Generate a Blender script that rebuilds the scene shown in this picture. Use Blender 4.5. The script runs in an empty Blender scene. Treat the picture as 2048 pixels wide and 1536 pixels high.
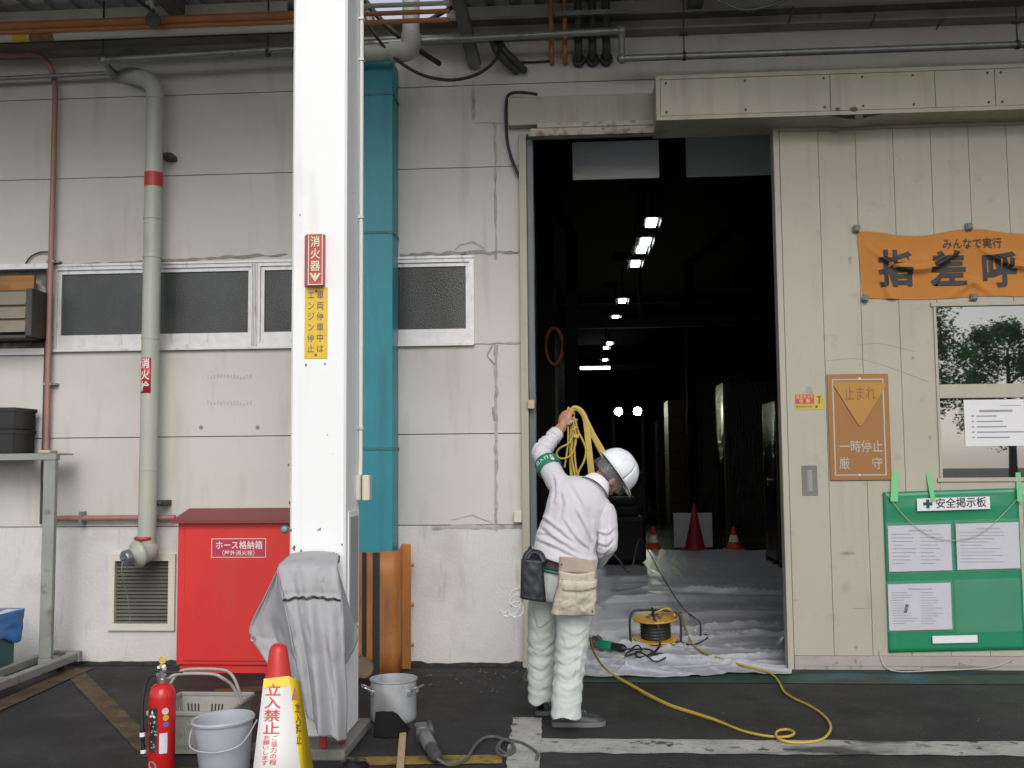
import bpy, bmesh, math, random
from math import sin, cos, pi, radians as R
from mathutils import Vector as V, Matrix, noise
random.seed(7)
scene = bpy.context.scene
COL = scene.collection

# ---------------------------------------------------------------- camera
FPX = 2048.0                       # focal length in pixels of the 2048 px wide photograph
CAM_H, CAM_D = 1.5, 7.65           # eye height, distance to the factory wall (the plane Y = 0)
YAW, PITCH, ROLL = R(3.82), R(4.37), R(-0.5)
fw = V((-sin(YAW)*cos(PITCH), cos(YAW)*cos(PITCH), sin(PITCH)))
rt = V((cos(YAW), sin(YAW), 0)); up = rt.cross(fw)
RT = cos(ROLL)*rt + sin(ROLL)*up; UP = -sin(ROLL)*rt + cos(ROLL)*up
EYE = V((0, -CAM_D, CAM_H))
cd = bpy.data.cameras.new('camera'); cam = bpy.data.objects.new('camera', cd); COL.objects.link(cam)
cd.sensor_width = 36; cd.lens = 36*FPX/2048; cd.clip_start = 0.05; cd.clip_end = 500
m = Matrix((RT, UP, -fw)).transposed().to_4x4(); m.translation = EYE; cam.matrix_world = m
scene.camera = cam

# ---------------------------------------------------------------- daylight: bright overcast
world = bpy.data.worlds.new('World'); scene.world = world; world.use_nodes = True
nt = world.node_tree; nt.nodes.clear()
sky = nt.nodes.new('ShaderNodeTexSky'); sky.sky_type = 'NISHITA'; sky.sun_disc = False
SUN_EL, SUN_AZ = R(35), R(172)
sky.sun_elevation = SUN_EL; sky.sun_rotation = SUN_AZ
sky.air_density = 1.0; sky.dust_density = 1.6; sky.ozone_density = 1.0
bg = nt.nodes.new('ShaderNodeBackground'); bg.inputs[1].default_value = 0.13
wo = nt.nodes.new('ShaderNodeOutputWorld')
hs = nt.nodes.new('ShaderNodeHueSaturation'); hs.inputs['Saturation'].default_value = .35   # cloud cover greys the sky
nt.links.new(sky.outputs[0], hs.inputs['Color']); nt.links.new(hs.outputs[0], bg.inputs[0]); nt.links.new(bg.outputs[0], wo.inputs[0])
sl = bpy.data.lights.new('sun', 'SUN'); sl.energy = 1.2; sl.angle = R(35); sl.color = (1.0, 0.96, 0.90)
so = bpy.data.objects.new('sun', sl); COL.objects.link(so)
sdir = V((sin(SUN_AZ)*cos(SUN_EL), cos(SUN_AZ)*cos(SUN_EL), sin(SUN_EL)))
so.rotation_euler = sdir.to_track_quat('Z', 'Y').to_euler(); so.location = (0, -20, 30)
vs = scene.view_settings; vs.view_transform = 'Standard'; vs.look = 'None'; vs.gamma = 1; vs.exposure = 0.33

# ---------------------------------------------------------------- helpers
def ray(x, y): return fw + (x-1024)/FPX*RT + (768-y)/FPX*UP
def at(x, y, Y=0.0):
    d = ray(x, y); return EYE + d*((Y+CAM_D)/d.y)
def gp(x, y, z=0.0):
    d = ray(x, y); return EYE + d*((z-CAM_H)/d.z)
def sr(h):
    h = h.lstrip('#'); o = []
    for i in (0, 2, 4):
        c = int(h[i:i+2], 16)/255; o.append(c/12.92 if c <= .04045 else ((c+.055)/1.055)**2.4)
    return tuple(o)

MATS = {}
def leaf_mat(name, col):
    M = mat(name, col, .6, var=.45, vscale=1.2); t = M.node_tree; b = t.nodes['Principled BSDF']; out = t.nodes['Material Output']
    tr = t.nodes.new('ShaderNodeBsdfTranslucent'); tr.inputs['Color'].default_value = (col[0]*1.6, col[1]*1.7, col[2], 1); mx = t.nodes.new('ShaderNodeMixShader'); mx.inputs[0].default_value = .5
    t.links.new(b.outputs[0], mx.inputs[1]); t.links.new(tr.outputs[0], mx.inputs[2]); t.links.new(mx.outputs[0], out.inputs['Surface']); return M
def mat(name, col, rough=.6, metal=0., var=.10, vscale=4., dirt=(), bump=0., bscale=120., stretch=(1, 1, 1), ior=1.5,
        emit=None, estr=0., alpha=1., trans=0., rvar=0., detail=4, bdist=.002, sheen=0.):
    """Principled material: colour mottled by noise, then dirt layers (colour, scale, low, high, strength, stretch)."""
    if name in MATS: return MATS[name]
    M = bpy.data.materials.new(name); M.use_nodes = True; t = M.node_tree; n = t.nodes; L = t.links
    b = n['Principled BSDF']; b.inputs['Roughness'].default_value = rough; b.inputs['Metallic'].default_value = metal
    b.inputs['IOR'].default_value = ior; b.inputs['Alpha'].default_value = alpha; b.inputs['Transmission Weight'].default_value = trans
    if sheen: b.inputs['Sheen Weight'].default_value = sheen
    tc = n.new('ShaderNodeTexCoord')
    def nz(scale, st=(1, 1, 1), det=4, off=0):
        mp = n.new('ShaderNodeMapping'); mp.inputs['Scale'].default_value = st; mp.inputs['Location'].default_value = (off, off*1.7, off*.6)
        L.new(tc.outputs['Object'], mp.inputs['Vector'])
        x = n.new('ShaderNodeTexNoise'); x.inputs['Scale'].default_value = scale; x.inputs['Detail'].default_value = det
        L.new(mp.outputs[0], x.inputs['Vector']); return x.outputs['Fac']
    def mix(fac, a, c):
        x = n.new('ShaderNodeMix'); x.data_type = 'RGBA'
        if isinstance(fac, float): x.inputs[0].default_value = fac
        else: L.new(fac, x.inputs[0])
        for s, v in ((x.inputs[6], a), (x.inputs[7], c)):
            if isinstance(v, tuple): s.default_value = (*v, 1)
            else: L.new(v, s)
        return x.outputs[2]
    def ramp(fac, lo, hi):
        x = n.new('ShaderNodeMapRange'); x.inputs[1].default_value = lo; x.inputs[2].default_value = hi; x.clamp = True
        L.new(fac, x.inputs[0]); return x.outputs[0]
    def mul(fac, k):
        x = n.new('ShaderNodeMath'); x.operation = 'MULTIPLY'; L.new(fac, x.inputs[0]); x.inputs[1].default_value = k; return x.outputs[0]
    col = tuple(col)
    c = mix(ramp(nz(vscale, stretch, detail), .3, .7), tuple(v*(1-var) for v in col), tuple(min(1, v*(1+var)) for v in col))
    for i, d in enumerate(dirt):
        dc, ds, lo, hi, ks = d[:5]; st = d[5] if len(d) > 5 else (1, 1, 1)
        c = mix(mul(ramp(nz(ds, st, 6, 3.1+i*2.3), lo, hi), ks), c, tuple(dc))
    L.new(c, b.inputs['Base Color'])
    if rvar:
        x = n.new('ShaderNodeMapRange'); x.inputs[3].default_value = max(0, rough-rvar); x.inputs[4].default_value = min(1, rough+rvar)
        L.new(nz(vscale*2, (1, 1, 1), 5, 9), x.inputs[0]); L.new(x.outputs[0], b.inputs['Roughness'])
    if bump:
        bp = n.new('ShaderNodeBump'); bp.inputs['Strength'].default_value = bump; bp.inputs['Distance'].default_value = bdist
        L.new(nz(bscale, stretch, 5, 5), bp.inputs['Height']); L.new(bp.outputs[0], b.inputs['Normal'])
    if emit:
        b.inputs['Emission Color'].default_value = (*emit, 1); b.inputs['Emission Strength'].default_value = estr
    MATS[name] = M; return M

def bevel_box(sx, sy, sz, bev, seg=1):
    bm = bmesh.new(); bmesh.ops.create_cube(bm, size=1)
    for v in bm.verts: v.co = V((v.co.x*sx, v.co.y*sy, v.co.z*sz))
    bmesh.ops.bevel(bm, geom=bm.edges[:], offset=bev, segments=seg, affect='EDGES', profile=.5)
    bm.verts.index_update()
    vs_ = [v.co.copy() for v in bm.verts]; fs = [[v.index for v in f.verts] for f in bm.faces]; bm.free(); return vs_, fs

def frame_from(d):
    d = d.normalized(); a = V((0, 0, 1)) if abs(d.z) < .9 else V((1, 0, 0))
    u = a.cross(d).normalized(); return u, d.cross(u).normalized(), d

def smooth_path(pts, n=8, closed=False):
    """Catmull-Rom through the points."""
    P = [V(p) for p in pts]; out = []; N = len(P)
    if N < 3: return P
    rng = range(N) if closed else range(N-1)
    for i in rng:
        if closed: p0, p1, p2, p3 = P[i-1], P[i], P[(i+1) % N], P[(i+2) % N]
        else: p0 = P[max(i-1, 0)]; p1 = P[i]; p2 = P[i+1]; p3 = P[min(i+2, N-1)]
        for k in range(n):
            t = k/n
            out.append(.5*((2*p1)+(p2-p0)*t+(2*p0-5*p1+4*p2-p3)*t*t+(3*p1-p0-3*p2+p3)*t**3))
    if not closed: out.append(P[-1])
    return out

_TXT = {}
def glyphs(s, bold=0.):
    k = (s, bold)
    if k not in _TXT:
        c = bpy.data.curves.new('t', 'FONT'); c.body = s; c.size = 1; c.offset = bold; c.resolution_u = 3
        o = bpy.data.objects.new('t', c); COL.objects.link(o)
        dg = bpy.context.evaluated_depsgraph_get(); me = bpy.data.meshes.new_from_object(o.evaluated_get(dg))
        _TXT[k] = ([v.co.copy() for v in me.vertices], [list(p.vertices) for p in me.polygons])
        bpy.data.objects.remove(o); bpy.data.curves.remove(c); bpy.data.meshes.remove(me)
    return _TXT[k]

def glyphs_fine(s, bold=0., mx=.12):
    """Lettering cut into small faces so that it can follow a curved surface."""
    vs_, fs = glyphs(s, bold); bm = bmesh.new(); V_ = [bm.verts.new(p) for p in vs_]
    for f in fs:
        try: bm.faces.new([V_[i] for i in f])
        except ValueError: pass
    bmesh.ops.triangulate(bm, faces=bm.faces[:])
    for _ in range(3):
        es = [e for e in bm.edges if e.calc_length() > mx]
        if es: bmesh.ops.subdivide_edges(bm, edges=es, cuts=1)
        bmesh.ops.triangulate(bm, faces=bm.faces[:])
    bm.verts.index_update(); r = ([v.co.copy() for v in bm.verts], [[v.index for v in f.verts] for f in bm.faces]); bm.free(); return r

class MB:
    """Collects shapes in world coordinates; build() links them as ONE mesh object."""
    def __init__(s): s.v = []; s.f = []; s.m = []; s.s = []
    def add(s, vs_, fs, mi=0, smooth=False):
        o = len(s.v); s.v += [V(v) for v in vs_]
        for f in fs: s.f.append([i+o for i in f]); s.m.append(mi); s.s.append(smooth)
        return s
    def box(s, a, b, bev=0., mi=0):
        a, b = V(a), V(b); lo = V((min(a.x, b.x), min(a.y, b.y), min(a.z, b.z))); hi = V((max(a.x, b.x), max(a.y, b.y), max(a.z, b.z)))
        return s.obox((lo+hi)/2, hi-lo, None, bev, mi)
    def obox(s, c, size, rot=None, bev=0., mi=0, seg=1):
        size = V(size)
        if bev: vs_, fs = bevel_box(*size, min(bev, min(size)*.45), seg)
        else:
            x, y, z = size/2
            vs_ = [V(p) for p in ((-x,-y,-z),(x,-y,-z),(x,y,-z),(-x,y,-z),(-x,-y,z),(x,-y,z),(x,y,z),(-x,y,z))]
            fs = [(0,3,2,1),(4,5,6,7),(0,1,5,4),(1,2,6,5),(2,3,7,6),(3,0,4,7)]
        c = V(c)
        return s.add([(rot @ v if rot else v)+c for v in vs_], fs, mi, False)
    def bar(s, p, q, w, h, mi=0, bev=0., upv=None):
        """Box beam from p to q, w wide, h high."""
        p, q = V(p), V(q); d = q-p; u, v, n = frame_from(d)
        if upv is not None: u = V(upv).cross(n).normalized(); v = n.cross(u)
        return s.obox((p+q)/2, (w, h, d.length), Matrix((u, v, n)).transposed(), bev, mi)
    def tube(s, pts, r, n=10, closed=False, cap=True, mi=0, flat=None, upv=None):
        """r: number or list; flat: ratio of second radius (ribbon)."""
        P = [V(p) for p in pts]; N = len(P); rs = r if isinstance(r, (list, tuple)) else [r]*N
        T = []
        for i in range(N):
            a = P[i-1] if (i or closed) else P[i]; b = P[(i+1) % N] if (i < N-1 or closed) else P[i]
            d = b-a; T.append(d.normalized() if d.length > 1e-9 else V((0, 0, 1)))
        u = V(upv) if upv is not None else frame_from(T[0])[0]; rings = []; vs_ = []
        for i in range(N):
            u = u - T[i]*u.dot(T[i]); u = u.normalized() if u.length > 1e-6 else frame_from(T[i])[0]; w = T[i].cross(u)
            for k in range(n):
                a = 2*pi*k/n; vs_.append(P[i]+u*(rs[i]*cos(a))+w*(rs[i]*(flat or 1)*sin(a)))
        fs = []
        for i in range(N if closed else N-1):
            for k in range(n):
                j = (i+1) % N; fs.append((i*n+k, i*n+(k+1) % n, j*n+(k+1) % n, j*n+k))
        s.add(vs_, fs, mi, True)
        if cap and not closed:
            s.add(vs_[:n], [list(range(n))[::-1]], mi); s.add(vs_[-n:], [list(range(n))], mi)
        return s
    def cyl(s, p, q, r, n=20, mi=0, r2=None): return s.tube([p, q], [r, r2 if r2 is not None else r], n, mi=mi)
    def lathe(s, prof, base=(0, 0, 0), axis=(0, 0, 1), n=32, mi=0, smooth=True, ux=None, sx=1., sy=1.):
        u, v, w = frame_from(V(axis))
        if ux is not None: u = (V(ux)-w*V(ux).dot(w)).normalized(); v = w.cross(u)
        base = V(base); vs_ = []
        for r, z in prof:
            for k in range(n):
                a = 2*pi*k/n; vs_.append(base+u*(r*sx*cos(a))+v*(r*sy*sin(a))+w*z)
        fs = [(i*n+k, i*n+(k+1) % n, (i+1)*n+(k+1) % n, (i+1)*n+k) for i in range(len(prof)-1) for k in range(n)]
        return s.add(vs_, fs, mi, smooth)
    def disc(s, c, r, nrm=(0, -1, 0), n=24, mi=0):
        u, v, w = frame_from(V(nrm)); return s.add([V(c)+u*r*cos(2*pi*k/n)+v*r*sin(2*pi*k/n) for k in range(n)], [list(range(n))], mi)
    def grid(s, nu, nv, fn, mi=0, smooth=True):
        vs_ = [V(fn(i/(nu-1), j/(nv-1))) for j in range(nv) for i in range(nu)]
        return s.add(vs_, [(j*nu+i, j*nu+i+1, (j+1)*nu+i+1, (j+1)*nu+i) for j in range(nv-1) for i in range(nu-1)], mi, smooth)
    def prism(s, pts, depth, mi=0):
        """Polygon of 3D points (in order) thickened by the vector depth."""
        P = [V(p) for p in pts]; d = V(depth); n = len(P)
        s.add(P+[p+d for p in P], [list(range(n)), list(range(n, 2*n))[::-1]]+[(i, n+i, n+(i+1) % n, (i+1) % n) for i in range(n)], mi); return s
    def text(s, txt, org, u, v, w, h, bold=0., mi=0, fn=None, cells=None):
        """CJK line: org lower-left, u/v unit directions, every character cell w x h."""
        vs_, fs = glyphs_fine(txt, bold) if fn else glyphs(txt, bold); org, u, v = V(org), V(u), V(v)
        pts = [(p.x*w, (p.y+.14)*h) for p in vs_]
        return s.add([fn(a, b) if fn else org+u*a+v*b for a, b in pts], fs, mi)
    def vtext(s, txt, org, u, v, w, h, step=None, bold=0., mi=0, fn=None):
        """Vertical line: org is the upper-left corner."""
        org, u, v = V(org), V(u), V(v); step = step or h
        for i, ch in enumerate(txt):
            if ch == ' ': continue
            s.text(ch, org-v*(step*i+h), u, v, w, h, bold, mi, (lambda a, b, i=i: fn(a, -(step*i+h)+b)) if fn else None)
        return s
    def build(s, name, mats, parent=None, origin=None, auto=40, recalc=True, solid=0., soff=0.):
        me = bpy.data.meshes.new(name)
        o = V((0, 0, 0)); p = parent
        while p is not None: o += p.location; p = p.parent
        loc = V((0, 0, 0))
        if parent is None and origin is not None: loc = V(origin); o = loc
        me.from_pydata([tuple(v-o) for v in s.v], [], s.f)
        for mm in (mats if isinstance(mats, (list, tuple)) else [mats]): me.materials.append(mm)
        me.polygons.foreach_set('material_index', s.m); me.polygons.foreach_set('use_smooth', s.s)
        if recalc:
            bm = bmesh.new(); bm.from_mesh(me); bmesh.ops.recalc_face_normals(bm, faces=bm.faces[:]); bm.to_mesh(me); bm.free()
        if any(s.s): me.set_sharp_from_angle(angle=R(auto))
        ob = bpy.data.objects.new(name, me); COL.objects.link(ob); ob.location = loc
        if parent is not None: ob.parent = parent
        if solid:
            md = ob.modifiers.new('thick', 'SOLIDIFY'); md.thickness = solid; md.offset = soff
        return ob

def tag(o, label=None, cat=None, group=None, kind=None):
    if label: o['label'] = label
    if cat: o['category'] = cat
    if group: o['group'] = group
    if kind: o['kind'] = kind
    return o
def thing(name, label, cat, loc=(0, 0, 0), group=None):
    o = bpy.data.objects.new(name, None); COL.objects.link(o); o.location = loc; o.empty_display_size = .1
    return tag(o, label, cat, group)
def dup(root, loc, label=None, group=None, rotz=0):
    r = root.copy(); COL.objects.link(r); r.location = loc; r.rotation_euler = (0, 0, rotz)
    if label: r['label'] = label
    if group: r['group'] = group
    for ch in list(root.children):
        c = ch.copy(); COL.objects.link(c); c.parent = r
        for g in list(ch.children):
            d = g.copy(); COL.objects.link(d); d.parent = c
    return r
UX, UZ = V((1, 0, 0)), V((0, 0, 1))
def wr(x0, y0, x1, y1, Y):
    """World rectangle (x0, z0, x1, z1) on the plane Y for a rectangle of the photograph, taken at the middle of its sides."""
    xm, ym = (x0+x1)/2, (y0+y1)/2
    return at(x0, ym, Y).x, at(xm, y1, Y).z, at(x1, ym, Y).x, at(xm, y0, Y).z
# ================================================================ materials
DK = (.03, .028, .025)
m_wall = mat('alc_wall_paint', sr('c1beb9'), .85, var=.05, vscale=1.3, bump=.5, bscale=160, bdist=.003,
             dirt=[(sr('8f887c'), 1.1, .52, .85, .35), (sr('857d72'), 9, .56, .8, .28, (1, 1, .16)), (sr('57524b'), 60, .7, .78, .35)])
m_base = mat('wall_base_paint', sr('c6c4c3'), .8, var=.06, vscale=2.5, bump=.7, bscale=40, bdist=.006,
             dirt=[(sr('8d887e'), 3, .55, .8, .45), (sr('6a6459'), 14, .6, .8, .35, (1, 1, .2))])
m_seal = mat('sealant', sr('a6a39e'), .85, var=.12, vscale=15, dirt=[(sr('66635d'), 12, .48, .75, .7)])
m_grime = mat('wall_grime', sr('918d86'), .9, var=.2, vscale=25, dirt=[(sr('4a4742'), 16, .5, .72, .75)])
m_gap = mat('joint_gap', sr('8a867f'), .9)
m_asph = mat('asphalt', (.015, .0155, .017), .8, var=.35, vscale=2.2, bump=.9, bscale=90, bdist=.008, rvar=.25,
             dirt=[((.040, .040, .039), 1.1, .46, .7, .8), ((.07, .068, .063), 60, .62, .72, .7), ((.05, .05, .048), 7, .58, .75, .5), ((.008, .008, .008), 3.1, .55, .7, .8)])
m_yel = mat('worn_yellow_paint', (.105, .066, .022), .7, var=.3, vscale=6, bump=.5, bscale=70, bdist=.004,
            dirt=[((.03, .027, .022), 5, .46, .62, .9), ((.03, .027, .022), 26, .5, .66, .85)])
m_yel2 = mat('yellow_paint', (.25, .15, .022), .7, var=.25, vscale=6, bump=.5, bscale=70, bdist=.004,
            dirt=[((.03, .027, .022), 7, .52, .68, .9), ((.03, .027, .022), 30, .55, .7, .8)])
m_white = mat('worn_white_paint', (.36, .36, .35), .75, var=.2, vscale=5, bump=.6, bscale=60, bdist=.004,
              dirt=[((.035, .035, .035), 1.5, .56, .66, .9, (1, 2.2, 1)), ((.03, .03, .03), 11, .60, .66, .9), ((.13, .13, .13), 30, .5, .75, .5)])
m_green = mat('green_floor_paint', (.022, .055, .038), .55, var=.3, vscale=5, rvar=.15,
              dirt=[((.012, .10, .16), 2.1, .57, .66, .75), ((.018, .018, .018), 6, .52, .68, .8)])
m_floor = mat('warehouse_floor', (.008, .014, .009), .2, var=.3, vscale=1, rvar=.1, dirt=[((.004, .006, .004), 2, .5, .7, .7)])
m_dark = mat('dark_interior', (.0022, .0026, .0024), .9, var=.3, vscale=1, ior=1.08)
m_dark2 = mat('dark_steel', (.022, .024, .024), .5, var=.3, vscale=4)
m_alu = mat('window_aluminium', sr('c9c8c9'), .38, .35, var=.08, vscale=12, dirt=[(sr('6d6a66'), 20, .58, .75, .5, (1, 1, .3))])
m_pane = mat('wired_frosted_glass', (.034, .038, .037), .2, var=.4, vscale=1.6, bump=.6, bscale=90, bdist=.004, ior=1.5,
             dirt=[((.085, .09, .087), 55, .62, .74, .5), ((.075, .08, .077), 1.3, .48, .7, .6), ((.012, .013, .013), 2.2, .5, .7, .6, (1, 1, .3))])  # fine pale specks in the colour stand in for gloss sparkle
m_cream = mat('cream_door_paint_dimmed', sr('a39f90'), .55, var=.05, vscale=1.6, bump=.12, bscale=30,
              dirt=[(sr('9a958a'), 1.3, .52, .8, .5), (sr('6f6a60'), 9, .63, .8, .35), (sr('8b857a'), 7, .55, .8, .35, (2, 1, .15))])  # cream darkened overall, standing in for weaker light on this side
m_cream2 = mat('housing_paint', sr('a5a08f'), .5, var=.06, vscale=2,
               dirt=[(sr('817c6f'), 10, .5, .78, .6, (1, 1, .1)), (sr('6a655a'), 40, .68, .76, .5)])
m_rust = mat('rusty_white_paint', sr('b0aba0'), .6, var=.12, vscale=8, dirt=[(sr('6b5337'), 14, .5, .64, .8), (sr('4a453d'), 5, .55, .7, .6)])
m_pillar = mat('white_pillar_paint', (.82, .83, .84), .42, var=.025, vscale=1.5, dirt=[(sr('b5b0a6'), 5, .56, .82, .35, (2, 2, .12)), (sr('a9a49a'), 2, .60, .8, .25), (sr('7d4f2a'), 38, .72, .76, .7)])
m_pillar2 = mat('grey_side_panel', sr('9c9c9d'), .5, var=.05)
m_teal = mat('teal_duct_paint', (.026, .245, .30), .42, var=.08, vscale=3, dirt=[((.015, .12, .17), 8, .55, .75, .5, (1, 1, .12)), ((.12, .10, .05), 30, .7, .76, .5)])
m_orange = mat('orange_guard_paint', (.40, .145, .03), .5, var=.1, vscale=4, dirt=[((.15, .07, .03), 8, .50, .72, .75, (1, 1, .3)), ((.04, .03, .02), 34, .64, .72, .7)])
m_black = mat('black_paint', (.016, .016, .018), .5, var=.2)
m_conc = mat('concrete', (.17, .165, .15), .9, var=.2, vscale=6, bump=.6, bscale=60, bdist=.005, dirt=[((.05, .06, .045), 5, .5, .7, .7)])
m_steelgrey = mat('grey_canopy_steel', (.16, .16, .15), .6, var=.2, vscale=3, dirt=[((.16, .10, .05), 9, .6, .75, .5)])
m_beam = mat('beam_brown_grey', (.27, .25, .215), .7, var=.15, vscale=3, dirt=[((.10, .06, .03), 7, .6, .75, .6), ((.06, .055, .05), 2, .55, .75, .6)])
m_roof = mat('canopy_roof_sheet', (.52, .53, .51), .55, var=.15, vscale=2)

# ================================================================ ground
g = MB()
g.add([(-150, -150, 0), (150, -150, 0), (150, 0.05, 0), (-150, 0.05, 0)], [(0, 1, 2, 3)])
tag(g.build('ground', m_asph), kind='structure')
g = MB(); g.add([(-150, -150, .004), (150, -150, .004), (150, -8.4, .004), (-150, -8.4, .004)], [(0, 1, 2, 3)])
tag(g.build('yard_bounce_paving', mat('yard_bounce_concrete', (.15, .155, .155), .85, var=.15, vscale=.6, dirt=[((.10, .10, .095), .8, .5, .75, .6)])), kind='structure')  # unseen pale paving, added so the yard bounces light up the wall
g = MB(); g.add([(-150, .05, -.01), (150, .05, -.01), (150, 150, -.01), (-150, 150, -.01)], [(0, 1, 2, 3)])
tag(g.build('ground', mat('far_ground', (.06, .06, .055), .9)), kind='structure')
def strip(p, q, w, z, name, mt, seg=40, rag=.008):
    p, q = V((p.x, p.y, 0)), V((q.x, q.y, 0)); d = (q-p); nrm = V((-d.y, d.x, 0)).normalized(); b = MB(); vs_ = []
    for i in range(seg+1):
        c = p+d*(i/seg)
        a = w/2+rag*noise.noise((c*9)+V((0, 0, 3))); e = w/2+rag*noise.noise((c*9)+V((5, 0, 7)))
        vs_ += [c+nrm*a+V((0, 0, z)), c-nrm*e+V((0, 0, z))]
    b.add(vs_, [(2*i, 2*i+1, 2*i+3, 2*i+2) for i in range(seg)])
    return tag(b.build(name, mt), kind='structure')
strip(gp(148, 1345), gp(312, 1512), .13, .004, 'yellow_line', m_yel)
strip(gp(-60, 1440), gp(165, 1338), .16, .008, 'yellow_line', m_yel)
strip(gp(430, 1385), gp(620, 1372), .17, .004, 'yellow_line', m_yel)
strip(gp(335, 1545), gp(520, 1535), .12, .004, 'yellow_line', m_yel)
strip(gp(690, 1524), gp(1004, 1519), .15, .004, 'yellow_line', m_yel2)
strip(V((-.40, -2.10, 0)), V((9, -2.00, 0)), .27, .004, 'white_line', m_white, 120, .03)
strip(V((-.335, -1.52, 0)), V((-.29, -3.2, 0)), .17, .008, 'white_line', m_white, 40, .014)
strip(V((-.42, -.22, 0)), V((8, -.22, 0)), .62, .004, 'threshold_strip', m_green, 60, .02)
strip(V((2, -9.5, 0)), V((14, -10.5, 0)), .12, .008, 'white_line', m_white, 40, .01)
strip(V((2, -12.5, 0)), V((16, -13.5, 0)), .12, .008, 'white_line', m_white, 40, .01)

# ================================================================ factory wall
JZ = [at(300, 1050).z*.5+at(920, 1053).z*.5, at(300, 874).z*.5+at(920, 868).z*.5, at(300, 357).z*.5+at(920, 331).z*.5,
      at(300, 196).z*.5+at(1150, 160).z*.5]
WX0, WX1 = at(870, 600).x-8, at(948, 600).x           # the ribbon window opening
WZ0, WZ1 = at(700, 692).z, at(700, 520).z
DX0, DX1, DZ1 = at(1058, 800).x, 1.78, at(1250, 262).z
VX0, VZ0, VX1, VZ1 = wr(219, 1108, 352, 1260, 0)
NX0, NX1, NZ = at(738, 30).x, at(893, 30).x, at(815, 53).z
GRB = [0.0, JZ[0], JZ[1], WZ0, WZ1, JZ[2], JZ[3], 5.02]
OPEN = [(WX0, WZ0, WX1, WZ1), (DX0, -1, DX1, DZ1), (VX0+.05, VZ0+.05, VX1-.05, VZ1-.05), (NX0, NZ, NX1, 9)]
fac = thing('factory_wall', 'grey white factory wall of wide horizontal panels with a ribbon window and a tall doorway', 'wall', (0, 0, 0))
def wall_cells(b, x0, x1, z0, z1, y0, y1, mi=0):
    xs = sorted({x0, x1, *[v for o in OPEN for v in (o[0], o[2]) if x0 < v < x1]}); zs = sorted({z0, z1, *[v for o in OPEN for v in (o[1], o[3]) if z0 < v < z1]})
    for i in range(len(xs)-1):
        k = 0
        while k < len(zs)-1:
            cx, cz = (xs[i]+xs[i+1])/2, (zs[k]+zs[k+1])/2
            if not any(o[0] < cx < o[2] and o[1] < cz < o[3] for o in OPEN):
                b.box((xs[i], y0, zs[k]), (xs[i+1], y1, zs[k+1]), 0, mi)
            k += 1
w = MB(); G = .0032
for k in range(len(GRB)-1):
    a, c = GRB[k], GRB[k+1]
    ga = G if k in (1, 2, 5, 6) else 0; gc = G if k in (0, 1, 4, 5) else 0
    wall_cells(w, -12, 10, a+ga, c-gc, .0, .13, 1 if k == 0 else 0)
wall_cells(w, -12, 10, 0, 5.02, .135, .16, 2)
w.build('panels', [m_wall, m_base, m_gap], fac)
def ragged(pts, w0, amp, Y, seg=70, fr=14, seed=0):
    """An irregular painted strip on the wall along pts (wall X, Z)."""
    P = [V((p[0], Y, p[1])) for p in pts]; out = []; b = MB()
    tot = sum((P[i+1]-P[i]).length for i in range(len(P)-1))
    for i in range(len(P)-1):
        n = max(2, int(seg*(P[i+1]-P[i]).length/tot)); d = P[i+1]-P[i]; nr = V((-d.z, 0, d.x)).normalized()
        vs_ = []
        for k in range(n+1):
            c = P[i]+d*(k/n); ww = w0*(.6+.8*abs(noise.noise(c*3+V((seed, 0, 0)))))
            vs_ += [c+nr*(ww+amp*noise.noise(c*fr+V((seed, 1, 2)))), c-nr*(ww+amp*noise.noise(c*fr+V((seed, 9, 4))))]
        b.add(vs_, [(2*k, 2*k+1, 2*k+3, 2*k+2) for k in range(n)])
    return b
def W(x, y): q = at(x, y, 0); return (q.x, q.z)
s1 = ragged([W(990, 245), W(992, 520)], .012, .01, -0.0025, seed=1); s1.v += []
s1.build('sealant', m_seal, fac)
ragged([W(992, 690), W(992, 1062)], .017, .014, -0.0028, seed=2).build('sealant', m_seal, fac)
ragged([W(946, 162), W(947, 240)], .013, .012, -0.0031, seed=3).build('sealant', m_seal, fac)
ragged([W(950, 246), W(1043, 246)], .008, .01, -0.0034, seed=4).build('sealant', m_seal, fac)
ragged([W(800, 511), W(900, 506), W(1043, 505)], .014, .02, -0.0037, seed=5).build('sealant', m_grime, fac)
ragged([W(903, 507), W(920, 490), W(945, 484), W(965, 494), W(972, 504)], .006, .006, -0.0040, seed=6).build('sealant', m_seal, fac)
ragged([W(864, 1055), W(920, 1052), W(990, 1056), W(1043, 1052)], .016, .016, -0.0043, seed=7).build('sealant', m_seal, fac)
ragged([W(902, 1040), W(945, 1030), W(985, 1046)], .004, .004, -0.0046, seed=8).build('sealant', m_seal, fac)
ragged([W(985, 690), W(975, 712), W(990, 730)], .006, .012, -0.0049, seed=9).build('sealant', m_grime, fac)
ragged([W(986, 815), W(988, 842)], .014, .012, -0.0052, seed=10).build('sealant', m_grime, fac)
ragged([W(935, 688), W(1043, 686)], .007, .008, -0.0055, seed=11).build('sealant', m_seal, fac)
ragged([W(120, 531), W(280, 524), W(575, 508)], .010, .014, -0.0058, seed=12).build('sealant', mat('faint_grime', sr('8d877e'), .9, var=.15, vscale=20), fac)
b = MB()                                                     # splash dirt along the foot of the wall
xs = [-9+i*.05 for i in range(180)]; xs = [x for x in xs if x < DX0-.02]
vs_ = []
for x in xs: vs_ += [(x, -.0025, 0), (x, -.0025, .022+.035*abs(noise.noise(V((x*5, 0, 1))))+.03*abs(noise.noise(V((x*23, 2, 1)))))]
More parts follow.
